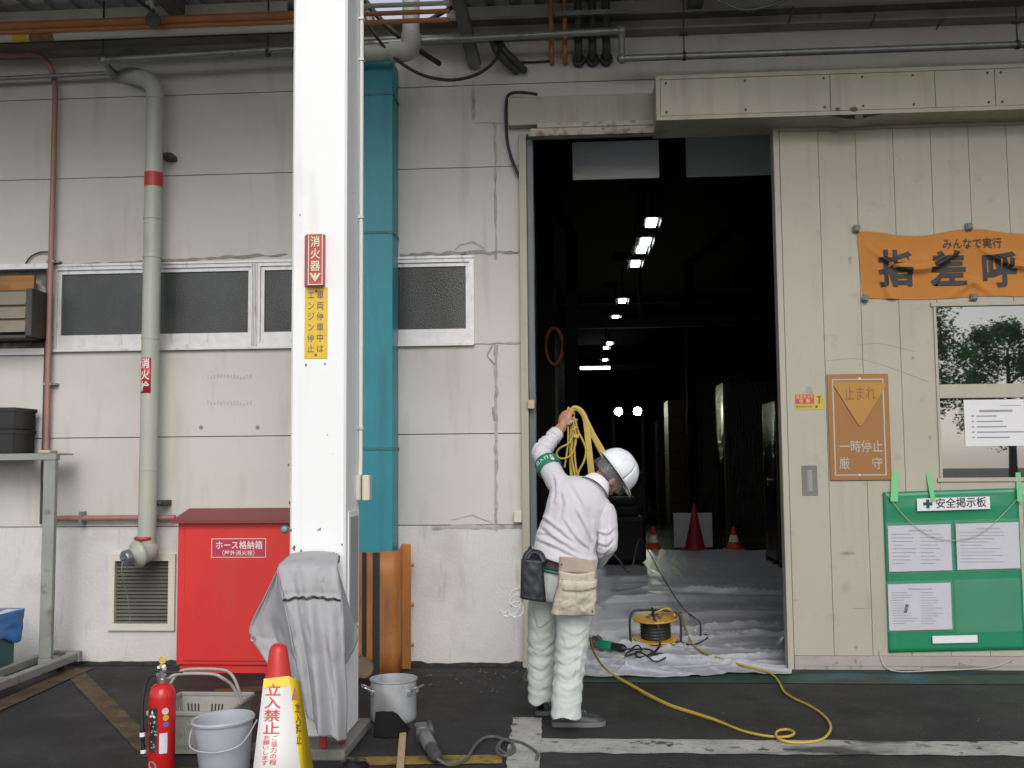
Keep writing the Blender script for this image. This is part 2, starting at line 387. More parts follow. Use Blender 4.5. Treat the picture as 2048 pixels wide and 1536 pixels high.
b.add(vs_, [(2*i, 2*i+2, 2*i+3, 2*i+1) for i in range(len(xs)-1)])
b.build('foot_dirt', mat('foot_dirt', (.035, .034, .028), .95, var=.4, vscale=20), fac)
b = MB()
for x, y in ((402, 855), (515, 855)): b.disc(at(x, y, -.0025), .016, n=12)
b.build('plug_mark', mat('plug', sr('8a867e'), .9), fac)
b = MB()                                                     # faint old lettering ghosts left as dirt rows
for y0 in (757, 810):
    for k in range(14):
        p = at(414+k*6.6, y0+random.uniform(-2, 2), -.0025); b.box(p, p+V((.012, .001, .02+random.random()*.015)))
b.build('stain', mat('ghost_stain', sr('b4afa7'), .9, var=.05), fac)

# ribbon window: aluminium frames and wired frosted panes
def window(px0, px1, first, last):
    z0, z1 = WZ0, WZ1; x0, x1 = px0, px1
    f = MB(); t = .034
    f.box((x0, -.012, z1-t), (x1, .09, z1)); f.box((x0, -.012, z0), (x1, .09, z0+t))
    f.box((x0, -.012, z0+t), (x0+t, .09, z1-t)); f.box((x1-t, -.012, z0+t), (x1, .09, z1-t))
    f.box((x0, -.022, z1-.006), (x1, -.0125, z1+.012)); f.box((x0, -.035, z0-.012), (x1, -.0125, z0+.006))
    fo = f.build('window', m_alu, fac)
    s_ = MB(); u = .028; a, c = x0+t+.001, x1-t-.001
    s_.box((a, .005, z1-t-.03), (c, .05, z1-t-.001)); s_.box((a, .005, z0+t+.001), (c, .05, z0+t+.085))
    s_.box((a, .0051, z0+t+.085), (a+u, .05, z1-t-.03)); s_.box((c-u, .0051, z0+t+.085), (c, .05, z1-t-.03))
    if not last:
        for k in range(4): s_.box((x1-.03+k*.012, -.024, z0+.012), (x1-.024+k*.012, -.0126, z1-.012))
    s_.build('sash', m_alu, fo)
    p = MB(); p.box((a+u, .022, z0+t+.085), (c-u, .028, z1-t-.03)); p.build('pane', m_pane, fo)
wx = [at(106, 620).x, at(512, 610).x, at(732, 600).x, WX1]
for i in range(3): window(wx[i], wx[i+1], i == 0, i == 2)
b = MB(); b.box((WX0, .06, WZ0), (wx[0]-.001, .1, WZ1)); b.build('infill_board', mat('stained_board', sr('6f6a63'), .85, var=.3, vscale=9, dirt=[(sr('b9b6b0'), 6, .52, .62, .7), (sr('6b3c22'), 5, .6, .7, .6)]), fac)
b = MB(); b.box((WX0, -.03, WZ0-.03), (wx[0]-.001, .06, WZ0+.02)); b.box((WX0, -.03, WZ1-.02), (wx[0]-.001, .06, WZ1+.02)); b.build('sill', m_alu, fac)
# low louvre vent
f = MB(); t = .05; d0, d1 = -.03, .10
f.box((VX0, d0, VZ1-t), (VX1, d1, VZ1)); f.box((VX0, d0, VZ0), (VX1, d1, VZ0+t)); f.box((VX0, d0, VZ0+t), (VX0+t, d1, VZ1-t)); f.box((VX1-t, d0, VZ0+t), (VX1, d1, VZ1-t))
vf = f.build('vent', mat('vent_frame_paint', sr('c7c5bb'), .6, var=.06), fac)
s_ = MB(); n = 17
for k in range(n):
    z = VZ0+t+(VZ1-VZ0-2*t)*(k+.5)/n
    s_.obox(((VX0+VX1)/2, .02, z), (VX1-VX0-2*t-.004, .052, .004), Matrix.Rotation(R(38), 3, 'X'))
s_.build('louvres', mat('louvre_metal', sr('77756f'), .5, .3, var=.15), vf)
s_ = MB(); s_.box((VX0+t, .07, VZ0+t), (VX1-t, .08, VZ1-t)); s_.build('backing', m_dark, vf)

# inside of the warehouse: floor, walls, ceiling
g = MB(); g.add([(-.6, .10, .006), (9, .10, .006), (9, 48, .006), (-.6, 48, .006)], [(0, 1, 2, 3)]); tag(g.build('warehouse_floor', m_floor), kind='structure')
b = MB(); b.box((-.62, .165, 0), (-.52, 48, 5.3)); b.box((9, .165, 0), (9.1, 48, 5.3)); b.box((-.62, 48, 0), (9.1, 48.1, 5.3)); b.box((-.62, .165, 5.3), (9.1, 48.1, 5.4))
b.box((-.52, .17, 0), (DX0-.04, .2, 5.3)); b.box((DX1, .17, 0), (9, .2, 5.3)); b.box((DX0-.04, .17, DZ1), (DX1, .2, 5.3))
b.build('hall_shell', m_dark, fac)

# ================================================================ canopy over the apron
can = thing('canopy', 'dark steel canopy roof over the loading apron with corrugated sheet', 'canopy', (0, 0, 0))
def corr(b, x0, x1, y0, y1, z):
    n = int((x1-x0)/.19)
    for k in range(n):
        a = x0+(x1-x0)*k/n; d = (x1-x0)/n
        b.box((a, y0, z), (a+d*.55, y1, z+.03)); b.box((a+d*.55, y0, z+.028), (a+d, y1, z+.06))
b = MB(); ZR = 5.02
corr(b, -9, NX0, -2.4, .25, ZR); corr(b, NX1, 10, -2.4, .25, ZR); corr(b, NX0, NX1, -2.4, -1.0, ZR)
b.build('roof', m_roof, can)
b = MB()
for x in (-4.6, -3.0, .9, 3.4): b.box((x-.05, -2.38, ZR-.14), (x+.05, -.02, ZR-.001))
b.box((-9, -2.48, ZR-.1), (10, -2.4, ZR+.12))
b.build('rafter', m_steelgrey, can)
bz0, bz1 = at(1500, 62).z, at(1500, 30).z
b = MB(); b.box((-9, -.14, bz1-.02), (10, -.002, bz1)); b.box((-9, -.02, bz0), (10, -.002, bz1-.02)); b.box((-9, -.14, bz0-.016), (10, -.002, bz0))
b.build('wall_beam', m_beam, can)
b = MB(); b.bar(at(912, -20, -.5), at(950, 132, -.02), .09, .06); b.build('brace', m_steelgrey, can)

# ================================================================ white pillar
PX0, PX1, PY0, PY1 = -1.566, -1.262, -2.21, -1.87
pil = thing('steel_pillar', 'tall white painted steel pillar carrying two warning signs', 'pillar', ((PX0+PX1)/2, -2.04, 0))
b = MB(); b.box((PX0, PY0, .06), (PX1, PY1, 5.02), .012); b.build('column', m_pillar, pil)
b = MB(); z0, z1 = at(703, 1262, -2.05).z, at(703, 1022, -2.05).z
b.box((PX1, PY0+.06, z0), (PX1+.006, PY1-.03, z1)); b.build('side_frame', m_pillar, pil)
b = MB(); b.box((PX1+.0061, PY0+.085, z0+.03), (PX1+.008, PY1-.055, z1-.03)); b.build('side_plate', m_pillar2, pil)
rnd = random.Random(21)
for (x, y, s_) in ((588, 1096, .010), (602, 1102, .006), (676, 1118, .014), (668, 1108, .008), (640, 1058, .006), (636, 1060, .004), (579, 1005, .007), (582, 1060, .006), (684, 1090, .005), (577, 930, .005), (655, 870, .003), (600, 430, .004), (612, 730, .006), (650, 728, .006)):
    q = at(x, y, PY0-.0008); b = MB(); b.add([q+V((s_*(.6+.6*rnd.random())*cos(k*pi/6), 0, s_*(.8+1.2*rnd.random())*sin(k*pi/6))) for k in range(12)], [list(range(12))]); b.build('rust_spot', mat('rust_spot', (.19, .10, .045), .85, var=.3, vscale=60), pil)
b = MB(); b.box((PX0-.16, PY0-.22, 0), (PX1+.05, PY1+.1, .06), .01); b.build('plinth', m_conc, pil)
# conduit and switch box on the pillar's side
cx, cy = PX1+.014, PY1-.03
zt, zb = 5.0, at(722, 950, cy).z
con = thing('conduit', 'thin white conduit running down the right side of the white pillar', 'conduit', (cx, cy, zb))
b = MB(); b.tube([(cx, cy, zt), (cx, cy, zb+.12), (cx, cy-.01, zb)], .0125, 10); b.build('pipe', mat('white_pvc', sr('dcdcd8'), .4, var=.04), con)
for y in (38, 120, 435, 857):
    z = at(720, y, cy).z; b = MB(); b.obox((cx, cy, z), (.034, .036, .018), None, .003); b.build('clamp', m_alu, con)
sw = thing('switch_box', 'pair of small cream switch boxes below the conduit on the white pillar', 'switch box', (cx, cy, zb))
for k, (xa, xb) in enumerate(((712, 724), (727, 742))):
    x0, z0, x1, z1 = wr(xa, 950, xb, 1001, cy); b = MB(); b.box((x0, cy-.045, z0), (x1, cy+.02, z1), .006); b.build('box', mat('cream_box', sr('c9c6b6'), .5), sw)

# ================================================================ teal duct and its striped guard
tx0, tx1 = at(700, 600, -.25).x, at(785, 600, -.25).x
duct = thing('teal_duct', 'teal blue painted square duct running down the wall behind the white pillar', 'duct', ((tx0+tx1)/2, -.13, .8))
zb, zt = at(760, 1112, -.25).z, at(760, 118, -.25).z
b = MB(); b.box((tx0, -.25, zb), (tx1, -.004, zt), .004); b.build('casing', m_teal, duct)
for y in (188, 465, 898):
    z = at(760, y, -.25).z; b = MB(); b.box((tx0-.004, -.256, z-.008), (tx1+.006, -.004, z+.012)); b.build('seam_flange', mat('seam_teal', (.03, .17, .2), .5, var=.2, dirt=[((.1, .06, .03), 18, .52, .62, .8)]), duct)
gx0, gx1, gx2 = at(700, 1200, -.42).x, at(797, 1200, -.40).x, at(806, 1200, -.05).x
gz = at(770, 1098, -.3).z
grd = thing('duct_guard', 'orange guard plate with black vertical stripes at the foot of the teal duct', 'guard', ((gx0+gx1)/2, -.3, 0))
plan = [(gx0, -.40), ((gx0+gx1)/2, -.44), (gx1-.03, -.415), (gx1, -.38), (gx2, -.03)]
def along(plan, t):
    L_ = [0]
    for i in range(len(plan)-1): L_.append(L_[-1]+math.dist(plan[i], plan[i+1]))
    s_ = t*L_[-1]
    for i in range(len(plan)-1):
        if s_ <= L_[i+1]+1e-9:
            k = (s_-L_[i])/(L_[i+1]-L_[i]); return plan[i][0]*(1-k)+plan[i+1][0]*k, plan[i][1]*(1-k)+plan[i+1][1]*k
b = MB()
def gtop(t): return gz-.02+.035*t
b.grid(31, 6, lambda u, v: (*along(plan, u), .01+(gtop(u)-.01)*v)); b.build('plate', m_orange, grd, solid=.006, soff=-1)
def stripe(pa, pb):
    b = MB(); x0, x1 = at(pa, 1200, -.43).x, at(pb, 1200, -.43).x
    def yy(x):
        for i in range(2):
            if plan[i][0] <= x <= plan[i+1][0]:
                k = (x-plan[i][0])/(plan[i+1][0]-plan[i][0]); return plan[i][1]*(1-k)+plan[i+1][1]*k
        return plan[0][1]
    b.grid(4, 2, lambda u, v: (x0+(x1-x0)*u, yy(x0+(x1-x0)*u)-.008, .012+(gz-.024)*v)); b.build('stripe', m_black, grd)
stripe(724, 733); stripe(746, 760)
b = MB(); fx = at(813, 1200, -.10).x; b.box((fx-.035, -.13, .005), (fx+.035, -.115, gz+.02), .002); b.box((fx-.01, -.114, .005), (fx+.01, -.003, gz+.01))
b.build('flange', m_orange, grd)
for y in (1130, 1210, 1290):
    b = MB(); b.cyl((fx+.035, -.105, at(813, y, -.1).z), (fx+.055, -.105, at(813, y, -.1).z), .013, 8); b.build('bolt', m_orange, grd)
# rusty pipe stub behind the pillar
p = gp(735, 1352); st = MB(); st.lathe([(.0, .0), (.06, 0), (.075, .02), (.075, .18), (.06, .2), (0, .2)], (p.x, -.62, .12), (.35, -.93, .1), 20)
tag(st.build('pipe_stub', mat('rusty_stub', (.16, .12, .08), .8, var=.3, dirt=[((.08, .05, .03), 9, .5, .7, .7)]), origin=(p.x, -.62, 0)), 'short rusty capped pipe stub low behind the white pillar', 'pipe')
# ================================================================ doorway, header, sliding door
T_ = V((0, -1, 0))
def plate(x0, y0, x1, y1, Y, th, bev=.003):
    a, z0, c, z1 = wr(x0, y0, x1, y1, Y); b = MB(); b.box((a, Y, z0), (c, Y+th, z1), bev); return b, (a, z0, c, z1)
jx0, jx1 = at(1042, 800, -.06).x, at(1057, 800, -.06).x
jamb = thing('door_jamb', 'narrow cream steel jamb down the left side of the warehouse doorway', 'door frame', ((jx0+jx1)/2, -.03, 0))
b = MB(); b.box((jx0, -.06, .003), (jx1, -.001, DZ1-.02), .003); b.build('post', m_cream, jamb)
b = MB(); b.box((jx1+.002, -.02, .008), (jx1+.05, .10, DZ1-.05), .003); b.build('inner_channel', mat('jamb_grey', sr('5c6468'), .5, .2, var=.15), jamb)
q = at(1063, 809, -.07); b = MB(); b.box((q.x-.027, -.10, q.z-.032), (q.x+.022, -.061, q.z+.032), .003); b.build('latch_block', mat('latch_wood', sr('b3a27a'), .8, var=.2, vscale=20), jamb)
q = at(1039, 1033, -.03); b = MB(); b.box((q.x-.04, -.055, q.z-.043), (q.x+.018, -.001, q.z+.043), .004)
tag(b.build('sensor_box', mat('cream_box', sr('c9c6b6'), .5), origin=(q.x, -.03, q.z-.04)), 'small cream sensor box fixed left of the doorway jamb at waist height', 'sensor box')

hx0, hz0, hx1, hz1 = wr(1016, 190, 1330, 246, -.09)
hd = thing('door_header', 'plain cream steel header box above the left part of the doorway', 'door header', ((hx0+hx1)/2, -.05, hz0))
b = MB(); b.box((hx0, -.09, hz0), (hx1, -.002, hz1), .004); b.build('cover', m_cream2, hd)
b = MB(); rz = at(1220, 243, -.12).z; ra, rb = at(1075, 250, -.12).x, at(1386, 250, -.12).x
b.box((ra, -.13, rz-.035), (rb, -.095, rz)); b.box((ra-.05, -.12, rz-.085), (rb-.02, -.10, rz-.0352)); b.box((ra-.07, -.14, rz-.1), (rb-.01, -.10, rz-.0852))
b.build('guide_rail', m_rust, hd)
b = MB(); b.box((rb-.05, -.115, rz-.05), (DX1, -.10, rz-.03)); b.build('inner_rail', m_dark2, hd)

ux0, uz0, _, uz1 = wr(1312, 140, 2048, 230, -.42); ux1 = 4.2
ho = thing('track_housing', 'long dented cream steel housing box over the sliding door track', 'door track', (2.2, -.2, uz0))
b = MB(); F_ = -.42; t = .028
b.grid(60, 2, lambda u, v: (ux0+(ux1-ux0)*u, F_+.0+(.41)*v, uz0-(.035*math.exp(-((ux0+(ux1-ux0)*u-at(1710, 230, F_).x)/.13)**2) if v < .5 else 0)))
b.box((ux0, F_+.006, uz0+.001), (ux1, -.002, uz1), .004)
b.build('box', m_cream2, ho)
b = MB(); xs = [ux0]+[at(p, 185, F_).x for p in (1660, 1870, 1990)]+[ux1]
b.box((ux0, F_-.006, uz1-t), (ux1, F_+.0055, uz1)); b.box((ux0, F_-.006, uz0), (ux1, F_+.0055, uz0+t)); b.box((ux0, F_-.006, uz0+t+.001), (ux0+t, F_+.0055, uz1-t-.001))
b.build('edge_trim', m_cream2, ho)
for i in range(len(xs)-1):
    b = MB(); a = xs[i]+(t+.004 if i == 0 else .003); b.box((a, F_-.004, uz0+t+.004), (xs[i+1]-.003, F_+.0052, uz1-t-.004)); b.build('panel', m_cream2, ho)
for p in (1332, 1490, 1648, 1725, 1826, 1976, 2003):
    for z in (uz0+t+.03, uz1-t-.03): b = MB(); b.cyl((at(p, 185, F_).x, F_-.009, z), (at(p, 185, F_).x, F_-.003, z), .009, 8); b.build('screw', mat('dark_screw', (.05, .045, .04), .6), ho)
for p, y, s_ in ((1675, 218, .02), (1708, 219, .03), (1718, 233, .03)):
    q = at(p, y, F_-.0065); pts = [q+V((s_*cos(a)*(1+.5*noise.noise(V((a, p, 0)))), 0, s_*.6*sin(a)*(1+.5*noise.noise(V((a, p, 5)))))) for a in [k*pi/5 for k in range(10)]]
    b = MB(); b.add(pts, [list(range(10))]); b.build('paint_chip', mat('bare_chip', sr('57554d'), .8), ho)
# cable that hangs off the header's left end
cb = MB(); c_ = [at(1075, 189, -.10), at(1045, 185, -.10), at(1022, 187, -.08), at(1013, 200, -.06), at(1012, 245, -.05), at(1016, 290, -.04), at(1028, 330, -.04), at(1044, 364, -.045)]
cb.tube(smooth_path(c_, 8), .012, 8); tag(cb.build('power_cable', mat('black_rubber', (.018, .018, .02), .6), origin=c_[-1]), 'black cable drooping from the left end of the door header', 'cable')

SY = -.16                                                    # face of the sliding door
sx0, sx1 = at(1561, 800, SY).x, 4.0; sz0, sz1 = .02, at(1750, 241, SY).z
dr = thing('sliding_door', 'big cream plank sliding door standing half open on the right, with a window', 'door', ((sx0+sx1)/2, SY, 0))
wx0, wz0, wx1_, wz1 = wr(1876, 612, 2048, 955, SY); wx1 = wx1_+.75
b = MB(); ww = (wx0, wz0, wx1, wz1)
gxs = [sx0+.045]
k = 0
while True:
    x = at(1646, 600, SY).x+k*.268
    if x > sx1-.05: break
    gxs.append(x); k += 1
gxs.append(sx1); gx = .0018
tz, bz = at(1750, 258, SY).z, at(1800, 1312, SY).z
def cut(b, x0, x1, z0, z1, y0, y1, mi=0):
    if x1 <= ww[0] or x0 >= ww[2]: b.box((x0, y0, z0), (x1, y1, z1), 0, mi); return
    b.box((x0, y0, z0), (x1, y1, ww[1]), 0, mi); b.box((x0, y0, ww[3]), (x1, y1, z1), 0, mi)
    if x0 < ww[0]-.001: b.box((x0, y0, ww[1]), (ww[0], y1, ww[3]), 0, mi)
    if x1 > ww[2]+.001: b.box((ww[2], y0, ww[1]), (x1, y1, ww[3]), 0, mi)
for i in range(len(gxs)-1): cut(b, gxs[i]+gx, gxs[i+1]-gx, bz+gx, tz-gx, SY, SY+.03)
cut(b, sx0+.01, sx1, sz0+.01, sz1-.01, SY+.031, SY+.11, 1)
b.build('planks', [m_cream, m_gap], dr)
b = MB(); b.box((sx0, SY-.003, sz0), (sx0+.045-gx, SY+.11, sz1), .003); b.box((sx0+.045, SY-.002, tz+.001), (sx1, SY+.03, sz1), .003)
b.build('edge_stile', m_cream, dr)
b = MB(); b.box((sx0+.045, SY-.006, sz0), (sx1, SY+.03, bz-.001), .004); b.box((sx0+.045, SY-.012, sz0+.03), (sx1, SY-.0062, sz0+.05))
b.build('kick_rail', mat('scuffed_cream', sr('96918a'), .6, var=.08, dirt=[((.04, .04, .036), 5, .5, .66, .85, (.35, 1, 1.5)), ((.04, .04, .036), 25, .6, .75, .6)]), dr)
b = MB(); b.box((sx0+.005, SY-.001, sz0-.016), (sx1, SY+.09, sz0-.001)); b.build('bottom_seal', m_black, dr)
f = MB(); t = .03; zm0, zm1 = at(1960, 796, SY).z, at(1960, 768, SY).z
f.box((wx0-.03, SY-.016, wz1), (wx1+.03, SY+.05, wz1+.03), .003); f.box((wx0-.03, SY-.016, wz0-.03), (wx1+.03, SY+.05, wz0), .003)
f.box((wx0-.012, SY-.012, wz0+.001), (wx0+.006, SY+.05, wz1-.001)); f.box((wx1, SY-.012, wz0+.001), (wx1+.03, SY+.05, wz1-.001)); f.box((wx0+.0065, SY-.010, zm0), (wx1-.001, SY+.05, zm1), .003)
wn = f.build('window', m_cream, dr)
m_glass = mat('dark_window_glass', (.010, .013, .012), .012, var=.1, ior=2.7)
for z0, z1 in ((zm1, wz1), (wz0, zm0)):
    b = MB(); b.box((wx0+.0065, SY+.008, z0+.001), (wx1-.001, SY+.014, z1-.001)); b.build('pane', m_glass, wn)
b = MB(); b.box((wx0-.01, SY-.004, at(1950, 990, SY).z), (wx1+.03, SY-.0005, wz0-.031)); b.build('sill_strip', m_cream, dr)
# recessed pull handle
hb, (a, z0, c, z1) = plate(1604, 931, 1635, 991, SY-.004, .0035, .001)
h_ = hb.build('handle', mat('handle_grey', sr('6d6c68'), .5, .3, var=.1), dr)
b = MB(); b.box(((a*.68+c*.32), SY-.0052, z0+.03), (a*.33+c*.67, SY-.0042, z1-.03)); b.box((a*.62+c*.38, SY-.012, z0+.04), (a*.55+c*.45, SY-.0055, z1-.04)); b.build('grip', mat('handle_light', sr('8c8b88'), .4, .4), h_)
# dirt scuffs on the door face
def scuff(x, y, rx, ry, sd):
    q = at(x, y, SY-.0004); n = 22
    b = MB(); b.add([q+V((rx*cos(k*2*pi/n)*(1+.6*noise.noise(V((cos(k*2*pi/n)*2, sin(k*2*pi/n)*2, sd)))), 0, ry*sin(k*2*pi/n)*(1+.6*noise.noise(V((cos(k*2*pi/n)*2, sd, sin(k*2*pi/n)*2)))))) for k in range(n)], [list(range(n))]); b.build('scuff', mat('door_scuff', sr('8d897f'), .8, var=.2, vscale=30), dr)
for a_ in ((1695, 1107, .055, .013, 1), (1722, 1217, .06, .004, 2), (1670, 262, .03, .018, 3), (1826, 716, .012, .012, 5), (1860, 875, .012, .014, 6), (1735, 968, .03, .004, 7), (1712, 1295, .012, .014, 8), (1590, 1200, .02, .003, 9), (1700, 520, .012, .03, 10)): scuff(*a_)
for pts in ([(1650, 722), (1700, 717), (1740, 722), (1800, 742), (1860, 765)], [(1715, 690), (1760, 687), (1830, 703)]):
    b = MB(); b.tube(smooth_path([at(x, y, SY-.0002) for x, y in pts], 6), .0022, 5); b.build('scratch', mat('door_scratch', sr('9d998d'), .7), dr)

# stop sign board
m_stop = mat('orange_sign', (.27, .118, .022), .38, var=.07, vscale=3, dirt=[((.30, .10, .02), 2, .5, .8, .4)])
m_stop2 = mat('orange_triangle', (.37, .18, .025), .3, var=.05)
m_signgrey = mat('sign_grey_ink', sr('a5a19a'), .6); m_ink = mat('black_ink', (.018, .018, .02), .6); m_whiteink = mat('white_ink', (.72, .70, .66), .6, var=.03)
x0, z0, x1, z1 = wr(1657, 748, 1780, 961, SY-.012)
sg = thing('stop_sign', 'orange stop board with a raised triangle on the cream sliding door', 'sign', ((x0+x1)/2, SY, z0))
S = SY-.012; b = MB(); b.box((x0, S, z0), (x1, SY-.0015, z1), .004); b.build('board', m_stop, sg)
b = MB(); i, t = .034, .010
b.box((x0+i, S-.0015, z1-i-t), (x1-i, S-.0003, z1-i)); b.box((x0+i, S-.0015, z0+i), (x1-i, S-.0003, z0+i+t)); b.box((x0+i, S-.0015, z0+i+t), (x0+i+t, S-.0003, z1-i-t)); b.box((x1-i-t, S-.0015, z0+i+t), (x1-i, S-.0003, z1-i-t))
b.build('border_line', m_signgrey, sg)
def P_(px, py, Y): return at(px, py, Y)
tri = []
for (cx, cy, a0, a1) in ((1672, 770, 210, 90), (1766, 770, 90, -30), (1720, 846, -30, -150)):
    c = at(cx, cy, S); r = .018
    for k in range(6):
        a = R(a0+(a1-a0)*k/5); tri.append(V((c.x+r*cos(a), S-.0003, c.z+r*sin(a))))
b = MB(); b.prism(tri, (0, -.008, 0)); b.build('triangle', m_stop2, sg)
def fit(b, txt, x0, y0, x1, y1, Y, bold=.008, mi=0):
    a, z0, c, z1 = wr(x0, y0, x1, y1, Y); n = len(txt); return b.text(txt, (a, Y, z0), UX, UZ, (c-a)/n, z1-z0, bold, mi)
b = MB(); fit(b, '止まれ', 1688, 772, 1752, 802, S-.0088); b.build('lettering', mat('brown_ink', (.20, .085, .02), .5), sg)
for a_ in (('一時停止', 1678, 880, 1766, 906), ('厳', 1678, 914, 1700, 940), ('守', 1743, 914, 1766, 940)): b = MB(); fit(b, *a_, S-.0022); b.build('lettering', m_signgrey, sg)
for y in (757, 950): q = at(1719, y, S); b = MB(); b.cyl((q.x, S-.005, q.z), (q.x, S, q.z), .008, 10); b.build('screw', mat('bright_screw', (.6, .6, .6), .3, .6), sg)
# security camera sticker
x0, z0, x1, z1 = wr(1590, 788, 1649, 819, SY-.002); S = SY-.0024
sk = thing('security_sticker', 'small red and yellow security camera sticker on the sliding door edge', 'sticker', ((x0+x1)/2, SY, z0))
b = MB(); b.box((x0, S, z0), (x1, SY-.0005, z1)); b.build('base', mat('sticker_yellow', (.45, .36, .05), .4, var=.06), sk)
b = MB(); w_ = x1-x0; h_2 = z1-z0; b.box((x0+.002, S-.0008, z0+h_2*.36), (x0+w_*.65, S-.0002, z1-.003)); b.build('red_field', mat('sticker_red', (.42, .05, .06), .4), sk)
b = MB(); b.text('防犯カメラ', (x0+.01, S-.0012, z0+h_2*.68), UX, UZ, w_*.116, h_2*.28, .01); b.text('作', (x0+w_*.14, S-.0012, z0+h_2*.38), UX, UZ, w_*.13, h_2*.3, .02); b.text('動', (x0+w_*.38, S-.0012, z0+h_2*.38), UX, UZ, w_*.13, h_2*.3, .02)
b.build('lettering', mat('sticker_ink_yellow', (.62, .45, .12), .5), sk)
b = MB(); b.text('Monitored for Security', (x0+.008, S-.0008, z0+h_2*.1), UX, UZ, w_*.057, h_2*.22, .012); b.build('lettering', mat('sticker_ink_dark', (.07, .06, .02), .5), sk); b = MB(); q = V((x0+w_*.72, S-.0008, z0+h_2*.18)); b.disc(q, w_*.045, n=14)
b.box((x0+w_*.8, S-.0008, z0+h_2*.42), (x0+w_*.84, S-.0003, z0+h_2*.85)); b.box((x0+w_*.74, S-.0009, z0+h_2*.78), (x0+w_*.9, S-.0003, z0+h_2*.84)); b.bar((x0+w_*.86, S-.0008, z0+h_2*.72), (x0+w_*.95, S-.0008, z0+h_2*.52), .004, .001); b.box((x0+w_*.76, S-.001, z0+h_2*.38), (x0+w_*.85, S-.0003, z0+h_2*.42))
b.build('camera_symbol', mat('sticker_ink_dark', (.07, .06, .02), .5), sk)
b = MB(); q = at(1618, 779, SY-.001); b.prism([q+V((-.022, 0, -.03)), q+V((.03, 0, -.032)), q+V((.02, 0, .01)), q+V((-.004, 0, .025)), q+V((-.024, 0, .022))], (0, .0006, 0)); b.build('torn_tape', mat('tape_grey', sr('8f8f8a'), .6, var=.15, vscale=40), sk)

# orange banner held by magnets
x0, z0, x1, z1 = wr(1716, 459, 2052, 596, SY-.01); x1 = x0+1.75
bn = thing('safety_banner', 'sagging orange cloth banner with large black characters held to the sliding door', 'banner', (x0+.6, SY, z0))
hang = [at(1722, 458, SY).x, at(1938, 455, SY).x, at(1938, 455, SY).x+(at(1938, 455, SY).x-at(1722, 458, SY).x)]
def bsurf(u, v):
    x = x0+(x1-x0)*u; zt = z1; s_ = 0
    for a, c in zip(hang[:-1], hang[1:]):
        if a <= x <= c: s_ = sin(pi*(x-a)/(c-a))
    zt -= .042*s_*s_
    zl = z0+(.008*sin(7*x)); z = zl+(zt-zl)*v
    if u < .08: x += .028*(1-v)*(1-u/.08)
    # draped fold that hangs between the magnets, and a fold raised off the lower middle magnet
    c = .80-.34*s_; d = (v-c)
    y = .040*math.exp(-(d/.05)**2)*s_ + .016*math.exp(-((d-.14)/.09)**2)*s_
    xm = hang[1]; k = abs(x-xm)/.16
    if v < .3: y += .026*math.exp(-((v-.22+.20*k)/.06)**2)*max(0, 1-k*.9)
    y += .024*math.exp(-(((x-x0)-.03-.20*(1-v))/.035)**2)*(1-v)
    y += .004*noise.noise(V((x*7, v*2, 4)))
    return x, SY-.006-max(0, y), z
b = MB(); b.grid(160, 44, bsurf); m_ban = mat('orange_cloth', (.44, .165, .020), .75, var=.05, vscale=6, sheen=.2); b.build('cloth', m_ban, bn, recalc=False)
def onb(px0, py0):
    q = at(px0, py0, SY-.008)
    return q.x, q.z
def btext(b, txt, xa, ya, xb, yb, bold, kk=.0045):
    a, za, c, zb_ = wr(xa, ya, xb, yb, SY-.01); n = len(txt)
    def fn(p, r):
        x, z = a+p, za+r; u = (x-x0)/(x1-x0); zt = bsurf(u, 1)[2]; zl = bsurf(u, 0)[2]; v = min(1, max(0, (z-zl)/(zt-zl)))
        return V((x, bsurf(u, v)[1]-kk, z))
    vs_, fs = glyphs(txt, bold); bm = bmesh.new()
    V_ = [bm.verts.new((p.x*(c-a)/n, (p.y+.14)*(zb_-za), 0)) for p in vs_]
    for f in fs:
        try: bm.faces.new([V_[i] for i in f])
        except ValueError: pass
    bmesh.ops.triangulate(bm, faces=bm.faces[:])
    for _ in range(3):
        es = [e for e in bm.edges if e.calc_length() > .010]
        if es: bmesh.ops.subdivide_edges(bm, edges=es, cuts=1)
        bmesh.ops.triangulate(bm, faces=bm.faces[:])
    bm.verts.index_update(); b.add([fn(v.co.x, v.co.y) for v in bm.verts], [[v.index for v in f.verts] for f in bm.faces]); bm.free()
b = MB(); btext(b, '指', 1756, 500, 1828, 576, .03); btext(b, '差', 1860, 502, 1934, 577, .03); btext(b, '呼', 1962, 503, 2034, 577, .03); btext(b, '称', 2066, 503, 2138, 577, .03)
b.build('lettering', m_ink, bn, recalc=False)
b = MB(); btext(b, 'みんなで実行', 1884, 476, 2004, 498, .006, .008); b.build('lettering', m_ink, bn, recalc=False)
mg = []
